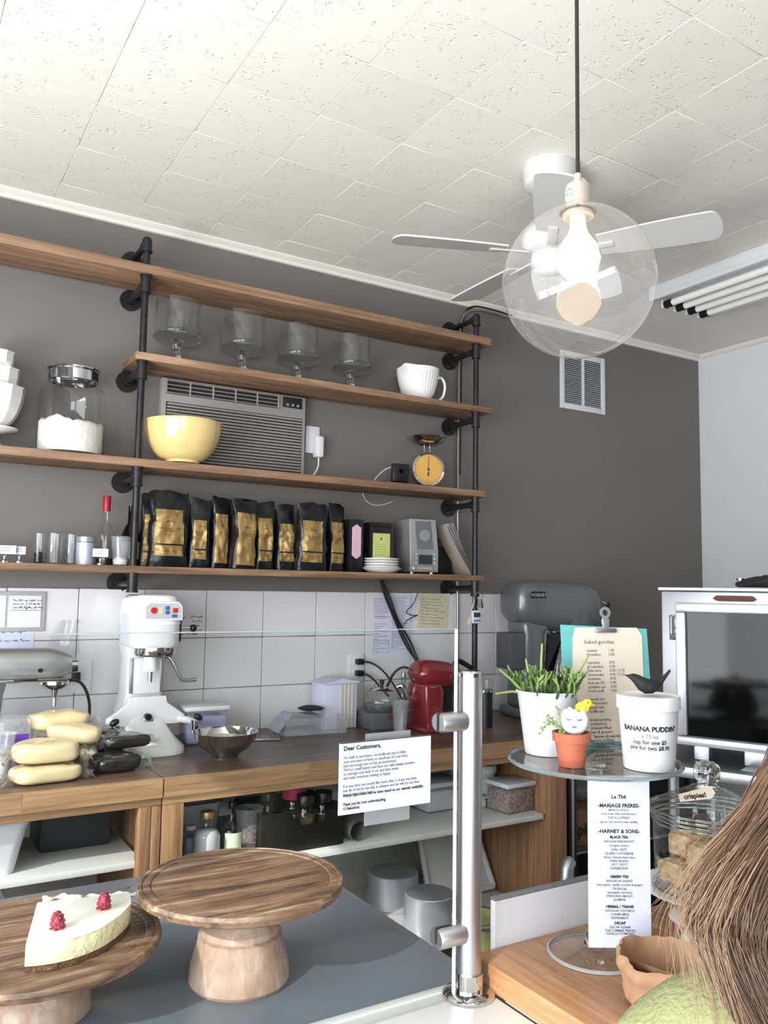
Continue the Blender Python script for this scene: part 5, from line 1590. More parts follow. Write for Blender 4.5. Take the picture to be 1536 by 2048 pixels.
for (a, b_, c, d) in ((-wS * 0.47, -wS * 0.03, hS * 0.16, hS * 0.47), (wS * 0.01, wS * 0.47, hS * 0.02, hS * 0.49), (-wS * 0.47, -wS * 0.08, -hS * 0.43, -hS * 0.22), (0.0, wS * 0.46, -hS * 0.38, -hS * 0.02)):
    q.box(((a + b_) / 2, -0.0013, c), (b_ - a, 0.0004, 0.001)); q.box(((a + b_) / 2, -0.0013, d), (b_ - a, 0.0004, 0.001))
    q.box((a, -0.0013, (c + d) / 2), (0.001, 0.0004, d - c)); q.box((b_, -0.0013, (c + d) / 2), (0.001, 0.0004, d - c))
o = q.out('lettering', M['greyink'], t); o['kind'] = 'stuff'
p0, p1 = (2.2491,3.3600,1.4944), (2.4237,3.3600,1.3243)
t = wallpaper_sheet('handwritten_note', 'yellowed handwritten recipe sheet taped right of the printed one', 'note', p0[0], p1[0], p1[2], p0[2], M['paper2'], 0.06)
wS, hS = p1[0] - p0[0], p0[2] - p1[2]
q = B()
for k in range(9):
    scribble(q, -wS * 0.42, wS * rn.uniform(0.15, 0.42), hS * (0.34 - 0.088 * k), 0.008, -0.0012, rn)
o = q.out('handwriting', M['brown'], t); o['kind'] = 'stuff'
# calendar frame left
p0, p1 = (0.2923,3.3600,1.4852), (0.5514,3.3600,1.3382)
t = thing('whiteboard', 'grey-framed planner board with handwritten notes at the left frame edge', 'board', ((p0[0] + p1[0]) / 2, YT, (p0[2] + p1[2]) / 2))
wS, hS = p1[0] - p0[0], p0[2] - p1[2]
B().box((0, -0.004, 0), (wS, 0.008, hS), bev=0.002).out('frame', mat('grey_frame', (168, 166, 168), 0.5), t)
B().box((wS * 0.25 - 0.008, -0.009, 0), (wS * 0.47 - 0.008, 0.002, hS - 0.03)).out('page', M['white'], t)
B().box((-wS * 0.25, -0.009, 0), (wS * 0.47 - 0.008, 0.002, hS - 0.03)).out('page', M['white'], t)
q = B()
for k in range(3):
    scribble(q, wS * 0.06, wS * 0.21, hS * (0.26 - 0.09 * k), 0.009, -0.0105, rn, 0.0009)
    scribble(q, wS * 0.27, wS * 0.42, hS * (0.26 - 0.09 * k), 0.009, -0.0105, rn, 0.0009)
q.box((wS * 0.25, -0.0105, hS * 0.03), (wS * 0.42, 0.0006, 0.0012)); q.box((wS * 0.24, -0.0105, hS * 0.15), (0.0012, 0.0006, hS * 0.26))
o = q.out('handwriting', M['ink'], t); o['kind'] = 'stuff'
p0, p1 = (0.3663,3.3600,1.3369), (0.5175,3.3600,1.2460)
t = wallpaper_sheet('handwritten_note', 'white sheet with blue-black marker writing below the planner board', 'note', p0[0], p1[0], p1[2] - 0.05, p0[2], M['paper'])
wS = p1[0] - p0[0]
q = B()
for k in range(5):
    scribble(q, -wS * 0.45, wS * rn.uniform(0.15, 0.3), 0.065 - 0.032 * k, 0.014, -0.0012, rn, 0.0011)
o = q.out('handwriting', mat('blue_black_ink', (44, 48, 72), 0.7), t); o['kind'] = 'stuff'
# hanging clear bag
p0 = (0.6301,3.3600,1.3789)
t = thing('plastic_bag', 'clear plastic bag hanging on the tiles above the silver mixer', 'bag', (p0[0], YT, p0[2]))
b = B().grid(lambda u, v: Vector(((u - 0.5) * (0.075 + 0.05 * v) - 0.03 * v * (1 - u), -0.012 - 0.012 * math.sin(u * 9 + v * 3) - 0.01 * noise.noise(Vector((u * 3, v * 3, 1))), -0.17 * v)), 12, 12)
b.out('bag_film', M['film'], t, 60)
B().cyl((0.03, -0.001, -0.005), (0.03, -0.02, -0.005), 0.004, seg=8).out('hook', M['white'], t)
# handwriting on the tile right of the white mixer
p0 = (1.1029,3.3600,1.3557)
t = thing('tile_note', 'black marker writing on the tile right of the white mixer', 'writing', (p0[0], YT, p0[2]))
q = B()
for k, (xx, zz, l) in enumerate(((-0.045, 0.045, 0.03), (-0.04, 0.025, 0.02), (-0.045, -0.02, 0.03), (-0.05, -0.04, 0.03), (0.01, 0.03, 0.045), (0.02, 0.012, 0.02), (0.01, -0.006, 0.04), (0.03, -0.024, 0.03), (0.0, -0.04, 0.035))):
    scribble(q, xx, xx + l, zz, 0.010, -0.0006, rn, 0.0009)
o = q.out('handwriting', M['ink'], t); o['kind'] = 'stuff'
# timer and key ring on the right pipe
x, z = (2.4095,3.1100,1.3923)[0], (2.4095,3.1100,1.3923)[2]
t = thing('kitchen_timer', 'small white digital timer fixed to the right shelf pipe', 'timer', (x, 3.118, z))
B().box((0, 0, 0), (0.052, 0.018, 0.062), bev=0.008).out('timer_body', M['white'], t)
B().box((0, -0.0095, 0.010), (0.038, 0.002, 0.022), bev=0.001).out('display', M['lcd'], t)
for k in (-1, 0, 1):
    B().cyl((0.014 * k, -0.009, -0.017), (0.014 * k, -0.012, -0.017), 0.0045, seg=12).out('timer_button', M['button_blue'], t)
t = thing('key_ring', 'ring of keys with a pale ribbon hanging on the right shelf pipe', 'keys', (2.425, 3.12, 1.49))
b = B()
pts = [(0.022 * math.cos(k * PI / 9), -0.006, 0.018 * math.sin(k * PI / 9)) for k in range(19)]
b.tube(pts, 0.0012, 6)
b.out('ring', M['chrome'], t)
for k in range(3):
    B().box((0.012 - 0.012 * k, -0.012 - 0.002 * k, -0.035), (0.010, 0.002, 0.045), rot=(0, 0.2 * (k - 1), 0), bev=0.0008).out('key', M['steel'] if k else M['brown'], t)
B().grid(lambda u, v: Vector((-0.03 - 0.035 * u * v + 0.012 * (u - 0.5) - 0.012 * v, -0.004 - 0.004 * math.sin(v * 7), 0.0 - 0.12 * v - 0.02 * u)), 4, 12).out('ribbon', M['silk'], t, 60)

# ================================================================ CEILING FITTINGS
t = thing('ceiling_fan', 'white five-blade ceiling fan behind the glass globe pendant', 'fan', (1.956, 2.117, H))
B().lathe([(0, 0), (0.095, 0), (0.098, -0.02), (0.088, -0.075), (0.06, -0.09), (0, -0.09)], 36).out('canopy', M['fan'], t, 50)
B().cyl((0, 0, -0.08), (0, 0, -0.22), 0.018).out('downrod', M['fan'], t)
B().lathe([(0, -0.215), (0.05, -0.217), (0.085, -0.235), (0.10, -0.262), (0.10, -0.295), (0.085, -0.312), (0.06, -0.325), (0, -0.325)], 36).out('motor_housing', M['fan'], t, 50)
B().lathe([(0, -0.322), (0.066, -0.324), (0.07, -0.36), (0.05, -0.385), (0, -0.39)], 32).out('switch_cup', M['fan'], t, 50)
bl = B()
def bfn(r_, s_):
    return r_, s_
pts = []
for k in range(31):
    u = 1 - (1 - k / 30) ** 1.8
    r_ = 0.17 + 0.395 * u
    w_ = 0.056 + 0.020 * math.sin(min(1, u * 1.3) * PI / 2)
    if u > 0.90:
        w_ *= math.sqrt(max(0.0, 1 - ((u - 0.90) / 0.10) ** 2.6)) * 0.99 + 0.01
    pts.append((r_, w_))
poly = [(a, b_) for a, b_ in pts] + [(a, -b_) for a, b_ in reversed(pts)]
bl.prism(poly, -0.003, 0.003, 'XY')
bm_ = bl.mesh('fan_blade', M['fan'])
br = B().box((0.15, 0, 0.0), (0.14, 0.03, 0.006), bev=0.002).mesh('blade_bracket', M['fan'])
for k in range(5):
    a = math.radians(14.4 + 72 * k)
    e = Matrix.Rotation(a, 4, 'Z') @ Matrix.Rotation(math.radians(-12), 4, 'X')
    bo = put('fan_blade', bm_, t, (0, 0, -0.315), e.to_euler())
    put('blade_bracket', br, bo, (0, 0, -0.006))

t = thing('pendant_lamp', 'clear glass globe pendant lamp with a lit bulb on a black cord', 'lamp', (0.970, 0.982, H))
zg = 2.031 - H
R_ = 0.1262
B().lathe([(0, 0), (0.06, 0), (0.06, -0.012), (0.02, -0.025), (0, -0.025)], 28).out('ceiling_rose', M['black'], t)
B().cyl((0, 0, -0.02), (0, 0, zg + R_ + 0.06), 0.0034, seg=10).out('cord', M['blackm'], t)
so = B().lathe([(0, 0.066), (0.006, 0.066), (0.008, 0.05), (0.019, 0.046), (0.021, 0.042), (0.021, -0.002), (0.026, -0.004), (0.026, -0.01), (0, -0.01)], 28, (0, 0, zg + R_ - 0.004)).out('lamp_holder', mat('holder_nickel', (176, 166, 156), 0.35, 0.4), t)
B().grid(lambda u, v: Vector((0.0213 * math.sin(-2.9 + u * 1.7), -0.0213 * math.cos(-2.9 + u * 1.7) * 1, zg + R_ + 0.006 + 0.028 * v)), 8, 1).out('rating_label', mat('label_speckle', (206, 198, 188), 0.7, col2=(90, 84, 78), vscale=300), so)
B().lathe([(R_ * math.cos(a), R_ * math.sin(a)) for a in [math.radians(-90 + 166.0 * k / 40) for k in range(41)]], 56, (0, 0, zg)).out('glass_globe', M['globe'], t, 80)
B().lathe([(0.026, R_ * 0.955), (0.031, R_ * 0.96), (0.031, R_ * 0.985), (0.0, R_ * 1.0)], 36, (0, 0, zg)).out('globe_collar', mat('collar_nickel', (200, 190, 178), 0.2, 0.9), t)
B().cyl((0, 0, zg + R_ * 0.96), (0, 0, zg + R_ * 0.68), 0.014, seg=20).out('bulb_socket', M['white'], t)
B().lathe([(0, -0.058), (0.018, -0.055), (0.032, -0.040), (0.0365, -0.022), (0.031, 0.0), (0.017, 0.020), (0.014, 0.03)], 28, (0, 0, zg + 0.062)).out('bulb', M['bulb'], t, 80)
pl = lamp('pendant_glow', 'POINT', (0.970, 0.982, H + zg + 0.03), (0, 0, 0), 3.2, (1.0, 0.82, 0.6), shadow_soft_size=0.035)

t = thing('tube_light', 'white ceiling fixture with four bare fluorescent tubes at the right', 'ceiling light', (3.40, 1.80, H))
B().box((0, 0, -0.022), (0.46, 1.86, 0.044), bev=0.006).out('housing', M['white'], t)
B().box((-0.215, 0, -0.056), (0.03, 1.86, 0.03), bev=0.004).out('side_rail', M['white'], t)
B().box((0.215, 0, -0.056), (0.03, 1.86, 0.03), bev=0.004).out('side_rail', M['white'], t)
for k in range(4):
    X = -0.135 + 0.09 * k
    B().cyl((X, 0.86, -0.075), (X, -0.86, -0.075), 0.0175, seg=18).out('tube', M['tube'], t)
    for e_ in (-1, 1):
        B().cyl((X, 0.86 * e_, -0.075), (X, 0.905 * e_, -0.075), 0.020, seg=16).out('end_cap', M['black'], t)
        B().box((X, 0.915 * e_, -0.062), (0.03, 0.012, 0.06), bev=0.002).out('lamp_socket', M['white'], t)

# ================================================================ CUSTOMER COUNTER AND DISPLAY CASE
t = thing('display_case', 'display case with a smooth grey top and white front ledge under the glass screen', 'display case', (0.2, 1.4, 0))
cbox(t, 'grey_top', M['greytop'], -0.9, 0.872, 1.106, 1.84, 0.885, 0.895, 0.001)
cbox(t, 'case_body', M['ledge'], -0.9, 0.868, 1.106, 1.835, 0.02, 0.884)
cbox(t, 'front_ledge', M['ledge'], -0.9, 0.845, 0.80, 1.1035, 0.86, 0.90, 0.003)
cbox(t, 'trim_strip', M['ledge'], -0.9, 0.87, 1.089, 1.1055, 0.885, 0.902, 0.001)
cbox(t, 'front_panel', M['ledge'], -0.9, 0.84, 0.82, 0.86, 0.02, 0.859)
ct = thing('customer_counter', 'light brown butcher-block counter slab holding the tall glass pedestal', 'counter', (1.25, 0.85, 0.90))
staves(ct, M['butchery'], 0.8475, 1.66, 0.585, 1.098, 0.9015, 0.9395, 'Y', 0.043, 0.16, 0.36, 8)
t = thing('counter_base', 'white counter base below the butcher-block slab', 'counter base', (1.25, 0.9, 0))
cbox(t, 'base_panel', M['ledge'], 0.875, 1.64, 0.80, 1.09, 0.01, 0.90)
t = thing('backboard', 'upright white board with grey top edge behind the glass pedestal', 'board', (1.03, 1.106, 0.72))
cbox(t, 'board_panel', M['board'], 0.892, 1.165, 1.100, 1.112, 0.72, 1.012)
cbox(t, 'top_edge', mat('grey_edge', (120, 120, 122), 0.5), 0.892, 1.165, 1.099, 1.113, 1.0125, 1.0165)
# large tin behind
x, y, z = 1.06, 1.42, 0.0
t = thing('food_tin', 'tall olive-labelled tin standing behind the steel post', 'tin', (1.035, 1.325, 0.62))
B().lathe([(0, 0), (0.05, 0), (0.051, 0.003), (0.050, 0.26), (0.052, 0.262), (0.052, 0.268), (0.046, 0.268), (0.046, 0.25), (0, 0.25)], 36).out('tin_body', M['tin'], t)
B().lathe([(0.0525, 0.262), (0.054, 0.266), (0.0525, 0.27), (0.045, 0.27)], 36).out('rim', M['chrome'], t)
B().lathe([(0.0515, 0.01), (0.0515, 0.05)], 36).out('label_band', M['ledge'], t)
t = B().box((0, 0, 0.30), (0.14, 0.14, 0.60), bev=0.004).out('pedestal_stool', M['black'], None, loc=(1.035, 1.325, 0.015))
tag(t, 'dark stool under the olive-labelled tin', 'stool')

# glass screen and steel post
t = thing('glass_screen', 'clear upright glass sneeze screen over the display case', 'glass screen', (0.0, 1.064, 0.902))
B().box((-0.06, 0, 0.2765), (1.684, 0.006, 0.553)).out('pane', M['pane'], t)
B().box((0.7835, 0, 0.2765), (0.0022, 0.006, 0.553)).out('cut_edge', M['ledge'], t)
B().box((-0.06, 0, 0.5538), (1.684, 0.006, 0.0012)).out('cut_edge', M['edgeglass'], t)
t = thing('steel_post', 'brushed steel post with flange foot clamping the glass screen', 'post', (0.812, 1.064, 0.9005))
B().lathe([(0, 0), (0.040, 0), (0.040, 0.003), (0.036, 0.006), (0.022, 0.007), (0.022, 0.034), (0, 0.034)], 40).out('flange', M['chrome'], t)
B().cyl((0, 0, 0.034), (0, 0, 0.482), 0.0188, seg=40).out('tube', M['steel'], t)
B().lathe([(0, 0.489), (0.016, 0.489), (0.0195, 0.486), (0.0195, 0.480), (0.0188, 0.480)], 40).out('end_cap', M['chrome'], t)
for zc in (0.412, 0.094):
    for sy in (-1, 1):
        b = B()
        ring0 = []
        n = 14
        def half(X, r):
            return [(X, sy * (0.0035 + r * math.sin(PI * k / n)), zc + r * math.cos(PI * k / n)) for k in range(n + 1)]
        b.rings([half(-0.062, 0.0125), half(-0.059, 0.0148), half(-0.016, 0.0148)])
        b.out('glass_clamp', M['steel'], t)
    B().cyl((-0.030, 0, zc), (-0.012, 0, zc), 0.0135, seg=20).out('clamp_neck', M['steel'], t)
for k in range(3):
    a = -1.2 + k * 2.1
    B().cyl((0.031 * math.cos(a), 0.031 * math.sin(a), 0.004), (0.031 * math.cos(a), 0.031 * math.sin(a), 0.008), 0.004, seg=8).out('screw', M['black'], t)

# notice on the glass
t = thing('notice', 'white customer notice in a clear sleeve hung on the glass screen', 'notice', (0.654, 1.058, 1.247))
B().box((0, 0, 0), (0.157, 0.0012, 0.1), bev=0).out('sheet', M['paper'], t)
body = "For walk in purchases, we kindly ask you to limit\nyour purchase of items to maximum of 2 per kind,\nand encourage you to buy an assortment.\nWe're a small bakery and base our daily baking numbers\non average sold daily to try and limit waste\nand make everyone visiting us happy.\n\nIf at any time you would like more than 2 of any one item,\njust let us know one day in advance and we will try our best\nto accommodate you."
text("Dear Customers,", 0.0088, M['ink'], t, (-0.072, -0.0009, 0.046), align='LEFT', bold=0.0002)
text(body, 0.0062, M['greyink'], t, (-0.072, -0.0009, 0.032), align='LEFT', spacing=0.92, squash=0.86)
text("Whole cake orders will be taken based on our calendar availability.\n\nThank you for your understanding,\n<3 Bakerbots", 0.0062, M['ink'], t, (-0.072, -0.0009, -0.021), align='LEFT', spacing=0.95, squash=0.82, bold=0.00008)
B().box((0.0, -0.0012, 0.0495), (0.157, 0.001, 0.0012)).out('sleeve_edge', M['lcd'], t)
t = thing('backing_sheet', 'grey translucent sheet on the staff side of the glass behind the notice', 'sheet', (0.664, 1.0695, 1.239))
B().box((0, 0, 0), (0.078, 0.001, 0.131)).out('sheet', thin_glass('grey_sheet', (0.55, 0.55, 0.54), 1.0, 0.3, 0.35), t)

# ================================================================ CAKE STANDS AND CHEESECAKE
def cake_stand(label, x, y, z0, ztop, r, seed):
    t = thing('cake_stand', label, 'cake stand', (x, y, z0), rz=seed)
    h = ztop - z0
    B().lathe([(0, h - 0.022), (r * 0.90, h - 0.021), (r * 0.985, h - 0.014), (r, h - 0.006), (r * 0.99, h), (r * 0.955, h + 0.001), (r * 0.95, h - 0.001), (r * 0.93, h + 0.0005), (r * 0.875, h + 0.0005), (r * 0.865, h - 0.0015), (r * 0.85, h - 0.0005), (r * 0.6, h - 0.0005), (0, h - 0.0005)], 72).out('plate_top', M['standwood'], t, 30)
    k = (h - 0.02)
    B().lathe([(0, 0), (0.075, 0), (0.079, 0.006), (0.0785, 0.014), (0.0775, 0.020), (0.0765, 0.03), (0.066, k * 0.50), (0.0665, k * 0.54), (0.061, k * 0.56), (0.060, k * 0.62), (0.052, k * 0.68), (0.037, k * 0.78), (0.031, k * 0.9), (0.033, k * 0.96), (0.044, k), (0, k)], 48).out('pedestal', M['standleg'], t, 35)
    return t
cake_stand('empty round wooden cake stand in the middle of the display case', 0.53, 1.292, 0.8955, 1.050, 0.163, 0.25)
cake_stand('round wooden cake stand carrying the cheesecake', 0.235, 1.338, 0.8955, 1.0005, 0.174, 0.9)
k_ = 1.0276
top = [(0.231 * k_, 1.341 * k_), (0.352 * k_, 1.318 * k_), (0.356 * k_, 1.300 * k_), (0.350 * k_, 1.272 * k_), (0.333 * k_, 1.247 * k_), (0.312 * k_, 1.222 * k_), (0.289 * k_, 1.203 * k_), (0.266 * k_, 1.193 * k_), (0.242 * k_, 1.187 * k_), (0.218 * k_, 1.188 * k_), (0.194 * k_, 1.196 * k_)]
cur = top[2:]
for _ in range(2):
    cur = [cur[0]] + [q for a_, c_ in zip(cur, cur[1:]) for q in ((a_[0] * .75 + c_[0] * .25, a_[1] * .75 + c_[1] * .25), (a_[0] * .25 + c_[0] * .75, a_[1] * .25 + c_[1] * .75))] + [cur[-1]]
top = top[:2] + cur
cx_ = sum(p[0] for p in top) / len(top)
cy_ = sum(p[1] for p in top) / len(top)
t = thing('cheesecake', 'white cheesecake piece with curved side on a brown biscuit base', 'cake', (cx_, cy_, 1.001))
tp = [(a - cx_, b_ - cy_) for a, b_ in top]
B().prism([(a * 0.99, b_ * 0.99) for a, b_ in tp], 0.0, 0.007, 'XY').wobble(0.002, 90).out('biscuit_base', M['crust'], t, 30)
B().prism(tp, 0.0072, 0.033, 'XY', bev=0.0015).out('filling', M['cheeseside'], t, 65)
B().prism([(a * 1.0, b_ * 1.0) for a, b_ in tp], 0.0332, 0.0365, 'XY', bev=0.0012).wobble(0.0012, 60).out('glaze', M['cheese'], t, 50)
def rasp(x, y, z, label, rz):
    b = B()
    prof = [(0.0, 0.0), (0.0085, 0.001), (0.0100, 0.005), (0.0098, 0.010), (0.0085, 0.016), (0.0058, 0.021), (0.0028, 0.0235), (0, 0.024)]
    b.lathe([(a * 0.9, c) for a, c in prof], 16)
    for j in range(6):
        zz = 0.002 + j * 0.0037
        rr = 0.0098 * math.sqrt(max(0.05, 1 - (zz / 0.0245) ** 2.2))
        n = max(4, int(rr / 0.0014))
        for k in range(n):
            a = 2 * PI * (k + 0.5 * (j % 2)) / n
            b.ell((rr * 0.93 * math.cos(a), rr * 0.93 * math.sin(a), zz), (0.0021, 0.0021, 0.0021), 8)
    b.ell((0, 0, 0.0225), (0.003, 0.003, 0.0025), 8)
    o = b.out('raspberry', M['rasp'], None, 60, loc=(x, y, z), rot=(0.04, -0.05, rz))
    tag(o, label, 'raspberry', 'raspberries on the cheesecake')
rasp(0.2455, 1.262, 1.0372, 'raspberry on the cheesecake nearer the left frame edge', 0)
rasp(0.318, 1.306, 1.0372, 'raspberry at the pointed right end of the cheesecake', 1)
t = thing('torn_cake_paper', 'torn white cake paper with crumbs at the rear rim of the left cake stand', 'paper', (0.335, 1.475, 1.0035))
b = B()
def fn(u, v):
    X = -0.075 + 0.15 * u
    Y = 0.025 - 0.055 * u + (v - 0.5) * (0.014 + 0.010 * math.sin(u * 9)) + 0.004 * noise.noise(Vector((u * 14, v, 2)))
    return Vector((X, Y - 0.03, 0.003 + 0.006 * math.sin(u * 12 + v * 2) ** 2 + 0.004 * noise.noise(Vector((u * 16, v * 4, 5)))))
b.grid(fn, 40, 5)
bmesh.ops.solidify(b.bm, geom=b.bm.faces[:], thickness=0.0015)
b.out('paper_strip', M['cheese'], t, 60)
b = B()
rn = random.Random(4)
for k in range(26):
    b.ell((-0.07 + 0.14 * rn.random(), -0.03 + 0.02 * rn.random(), 0.004), (0.0015, 0.0015, 0.0012), 6)
o = b.out('crumbs', M['crust'], t); o['kind'] = 'stuff'

# ================================================================ TALL GLASS PEDESTAL AND WHAT STANDS ON IT
zw = 0.940
t = thing('glass_pedestal', 'tall clear glass pedestal plate with a slim column on the wooden counter', 'cake stand', (1.02, 1.004, zw))
hp = 0.303
B().lathe([(0, hp - 0.005), (0.13, hp - 0.005), (0.138, hp - 0.003), (0.139, hp + 0.001), (0.136, hp + 0.003), (0.131, hp - 0.0005), (0, hp - 0.0005)], 72).out('plate_top', M['glass'], t, 30)
B().lathe([(0.1325, hp + 0.0005), (0.1385, hp + 0.0025), (0.1400, hp - 0.001), (0.137, hp - 0.0045), (0.128, hp - 0.0062)], 72).out('plate_rim', mat('glass_rim', (150, 166, 166), 0.08, trans=0.6), t, 60)
B().lathe([(0, 0.018), (0.018, 0.016), (0.014, 0.03), (0.011, 0.045), (0.0105, hp - 0.03), (0.014, hp - 0.012), (0.022, hp - 0.0065), (0, hp - 0.0062)], 32).out('column', M['solidglass'], t, 60)
B().lathe([(0, 0.014), (0.016, 0.012), (0.04, 0.0055), (0.072, 0.004), (0.076, 0.003), (0.076, 0.0005), (0, 0.0005)], 56).out('foot', M['glass'], t, 40)
B().lathe([(0.0735, 0.0048), (0.0765, 0.0035), (0.0765, 0.0004), (0.073, 0.0004)], 56).out('foot_rim', mat('foot_rim', (210, 214, 214), 0.1, trans=0.5), t, 60)
ZP = zw + hp + 0.0006
# tea sign
t = thing('tea_menu', 'tall white tea menu card fixed to the column of the glass pedestal', 'menu', (1.0065, 0.9395, 1.1035), rz=-0.53)
B().box((0, 0, 0), (0.0965, 0.0012, 0.257)).out('card', M['paper'], t)
tl = [("Le Thé", 0.0085, 0.107, 1), ("-MARIAGE FRERES-", 0.0082, 0.092, 1), ("MARCO POLO", 0.0052, 0.083, 0), ("(red fruits, fruit and flowers)", 0.0048, 0.0765, 0), ("THE A L'OPERA", 0.0052, 0.070, 0), ("(green tea, red fruit and vanilla)", 0.0048, 0.063, 0), ("-HARNEY & SONS-", 0.0082, 0.049, 1), ("BLACK TEA", 0.0058, 0.038, 1),
      ("ENGLISH BREAKFAST", 0.0052, 0.0305, 0), ("(Organic assam)", 0.0048, 0.0235, 0), ("EARL GREY", 0.0052, 0.017, 0), ("QUEEN CATHERINE", 0.0052, 0.0105, 0), ("(three Chinese black teas)", 0.0048, 0.004, 0), ("PARIS BLEND", 0.0052, -0.002, 0), ("HOT TARTS", 0.0048, -0.008, 0), ("DARJEELING", 0.0052, -0.014, 0),
      ("GREEN TEA", 0.0058, -0.0275, 1), ("BANGKOK BLEND", 0.0052, -0.035, 0), ("(lemongrass, vanilla, coconut & ginger)", 0.0048, -0.0415, 0), ("TROPICAL", 0.0052, -0.048, 0), ("(pineapple, coconut)", 0.0048, -0.054, 0), ("WEDDING MAGIC", 0.0052, -0.060, 0), ("JASMINE", 0.0052, -0.066, 0),
      ("HERBAL / TISANE", 0.0058, -0.077, 1), ("ORGANIC ROOIBOS", 0.0052, -0.084, 0), ("CHAMOMILE", 0.0052, -0.090, 0), ("PEPPERMINT", 0.0052, -0.096, 0), ("DECAF", 0.0058, -0.104, 1), ("DECAF ASSAM", 0.0052, -0.111, 0), ("THE SUMMER PEACH", 0.0052, -0.1165, 0), ("VANILLA COMORO", 0.0052, -0.1215, 0)]
sc_ = 0.90
for s_, sz, zz, bd in tl:
    text(s_, sz * 0.96, M['ink'] if bd else M['greyink'], t, (0.0, -0.0008, zz * sc_ + 0.004), bold=0.00022 if bd else 0.00003)
# white pot with cactus
x, y = 0.990, 1.083
t = thing('potted_plant', 'green stick cactus in a white paper tub on the glass pedestal', 'plant', (x, y, ZP))
hp_ = 0.103
B().lathe([(0, 0), (0.036, 0), (0.037, 0.002), (0.050, hp_ - 0.002), (0.053, hp_), (0.0515, hp_ + 0.002), (0.048, hp_), (0.046, hp_ - 0.012), (0, hp_ - 0.012)], 48).out('pot', M['white'], t, 50)
B().lathe([(0, hp_ - 0.011), (0.0455, hp_ - 0.0115)], 32).out('soil', M['soil'], t)
rn = random.Random(21)
def branch(p, d, l, r, depth_, b, b2):
    n = 5
    pts = [p]
    q = Vector(p)
    dd = Vector(d).normalized()
    for k in range(n):
        dd = (dd + Vector((rn.uniform(-.15, .15), rn.uniform(-.15, .15), rn.uniform(-.02, .14)))).normalized()
        q = q + dd * l / n
        pts.append(q.copy())
    (b2 if depth_ >= 1 and rn.random() < 0.65 else b).tube(pts, r, 7, 0, r * 0.75)
    if depth_ < 2:
        for _ in range(rn.choice((1, 2, 2))):
            a = rn.uniform(0, 2 * PI)
            s_ = rn.uniform(0.5, 0.95)
            branch(pts[int(s_ * n)], (dd + Vector((math.cos(a), math.sin(a), 0.25)) * 0.75).normalized(), l * rn.uniform(0.4, 0.65), r * 0.85, depth_ + 1, b, b2)
b, b2 = B(), B()
for k in range(48):
    a = rn.uniform(0, 2 * PI)
    rr = 0.040 * math.sqrt(rn.random())
    base = Vector((rr * math.cos(a), rr * math.sin(a), hp_ - 0.014))
    tilt = 0.25 + rr / 0.040 * 0.9
    branch(base, (math.cos(a) * tilt, math.sin(a) * tilt, 1.0), rn.uniform(0.028, 0.05), 0.0027, 0, b, b2)
cam_right = Vector((0.853, -0.521, 0))
for p0, pts in (((-0.008, 0, hp_), ((-0.002, 0.0, 0.05), (0.0, 0, 0.092))), ((-0.02, 0, hp_), ((-0.010, 0, 0.035), (-0.016, 0, 0.066))), ((-0.03, 0, hp_), ((-0.03, 0, 0.03), (-0.052, 0, 0.048))), ((-0.03, 0, hp_), ((-0.02, 0, 0.012), (-0.058, 0, 0.006))), ((0.03, 0, hp_), ((0.022, 0, 0.04), (0.042, 0, 0.075))), ((0.03, 0, hp_), ((0.022, 0, 0.03), (0.044, 0, 0.05)))):
    P0 = cam_right * p0[0] + Vector((0, 0, p0[2] - 0.012))
    b2.tube([P0] + [P0 + cam_right * q[0] + Vector((0, 0, q[2])) for q in pts], 0.0028, 7, 1, 0.0018)
b.out('cactus_stems', M['leaf'], t, 60)
b2.out('young_stems', M['leaf2'], t, 60)
# terracotta pot with egg and chick
x, y = 0.953, 0.986
t = thing('terracotta_pot', 'small terracotta pot with soil and trailing succulent on the glass pedestal', 'pot', (x, y, ZP))
B().lathe([(0, 0), (0.0195, 0), (0.0205, 0.002), (0.0255, 0.038), (0.0295, 0.0385), (0.0305, 0.052), (0.0275, 0.0525), (0.026, 0.044), (0, 0.044)], 40).out('pot', M['terracotta'], t, 40)
B().lathe([(0, 0.046), (0.0262, 0.0445)], 28).out('soil', M['soil'], t)
s1 = B()
rn = random.Random(5)
def sprig(p, pts, b):
    P = [Vector(p)] + [Vector(p) + cam_right * q[0] + Vector((0, 0, q[1])) + Vector((-0.3, -0.5, 0)) * q[2] for q in pts]
    b.tube(P, 0.0009, 5, 1)
    for a_, c_ in zip(P, P[1:]):
        for k in range(5):
            m_ = a_.lerp(c_, (k + 0.5) / 5)
            b.ell(m_ + Vector((rn.uniform(-.003, .003), rn.uniform(-.003, .003), rn.uniform(-.003, .003))), (0.0028, 0.0018, 0.0014), 6, rot=(rn.random() * 3, rn.random() * 3, 0))
sprig((-0.012, 0.004, 0.046), ((-0.008, 0.03, 0), (-0.012, 0.046, 0)), s1)
sprig((-0.012, 0.0, 0.046), ((-0.014, 0.022, 0), (-0.034, 0.018, 0.002), (-0.040, 0.004, 0.004)), s1)
sprig((-0.014, 0.0, 0.046), ((-0.012, 0.016, 0), (-0.024, 0.030, 0.002), (-0.030, 0.024, 0.002)), s1)
sprig((-0.018, -0.006, 0.046), ((-0.006, 0.008, 0), (-0.012, 0.004, 0)), s1)
sprig((0.02, 0.0, 0.046), ((0.006, 0.010, 0), (0.008, 0.022, 0)), s1)
o = s1.out('succulent', M['leaf2'], t, 60)
o['kind'] = 'stuff'
t = thing('egg_cup_figure', 'white egg shell with a sleeping face sitting in the terracotta pot', 'ornament', (x + 0.003, y - 0.003, ZP + 0.047), rz=-0.76)
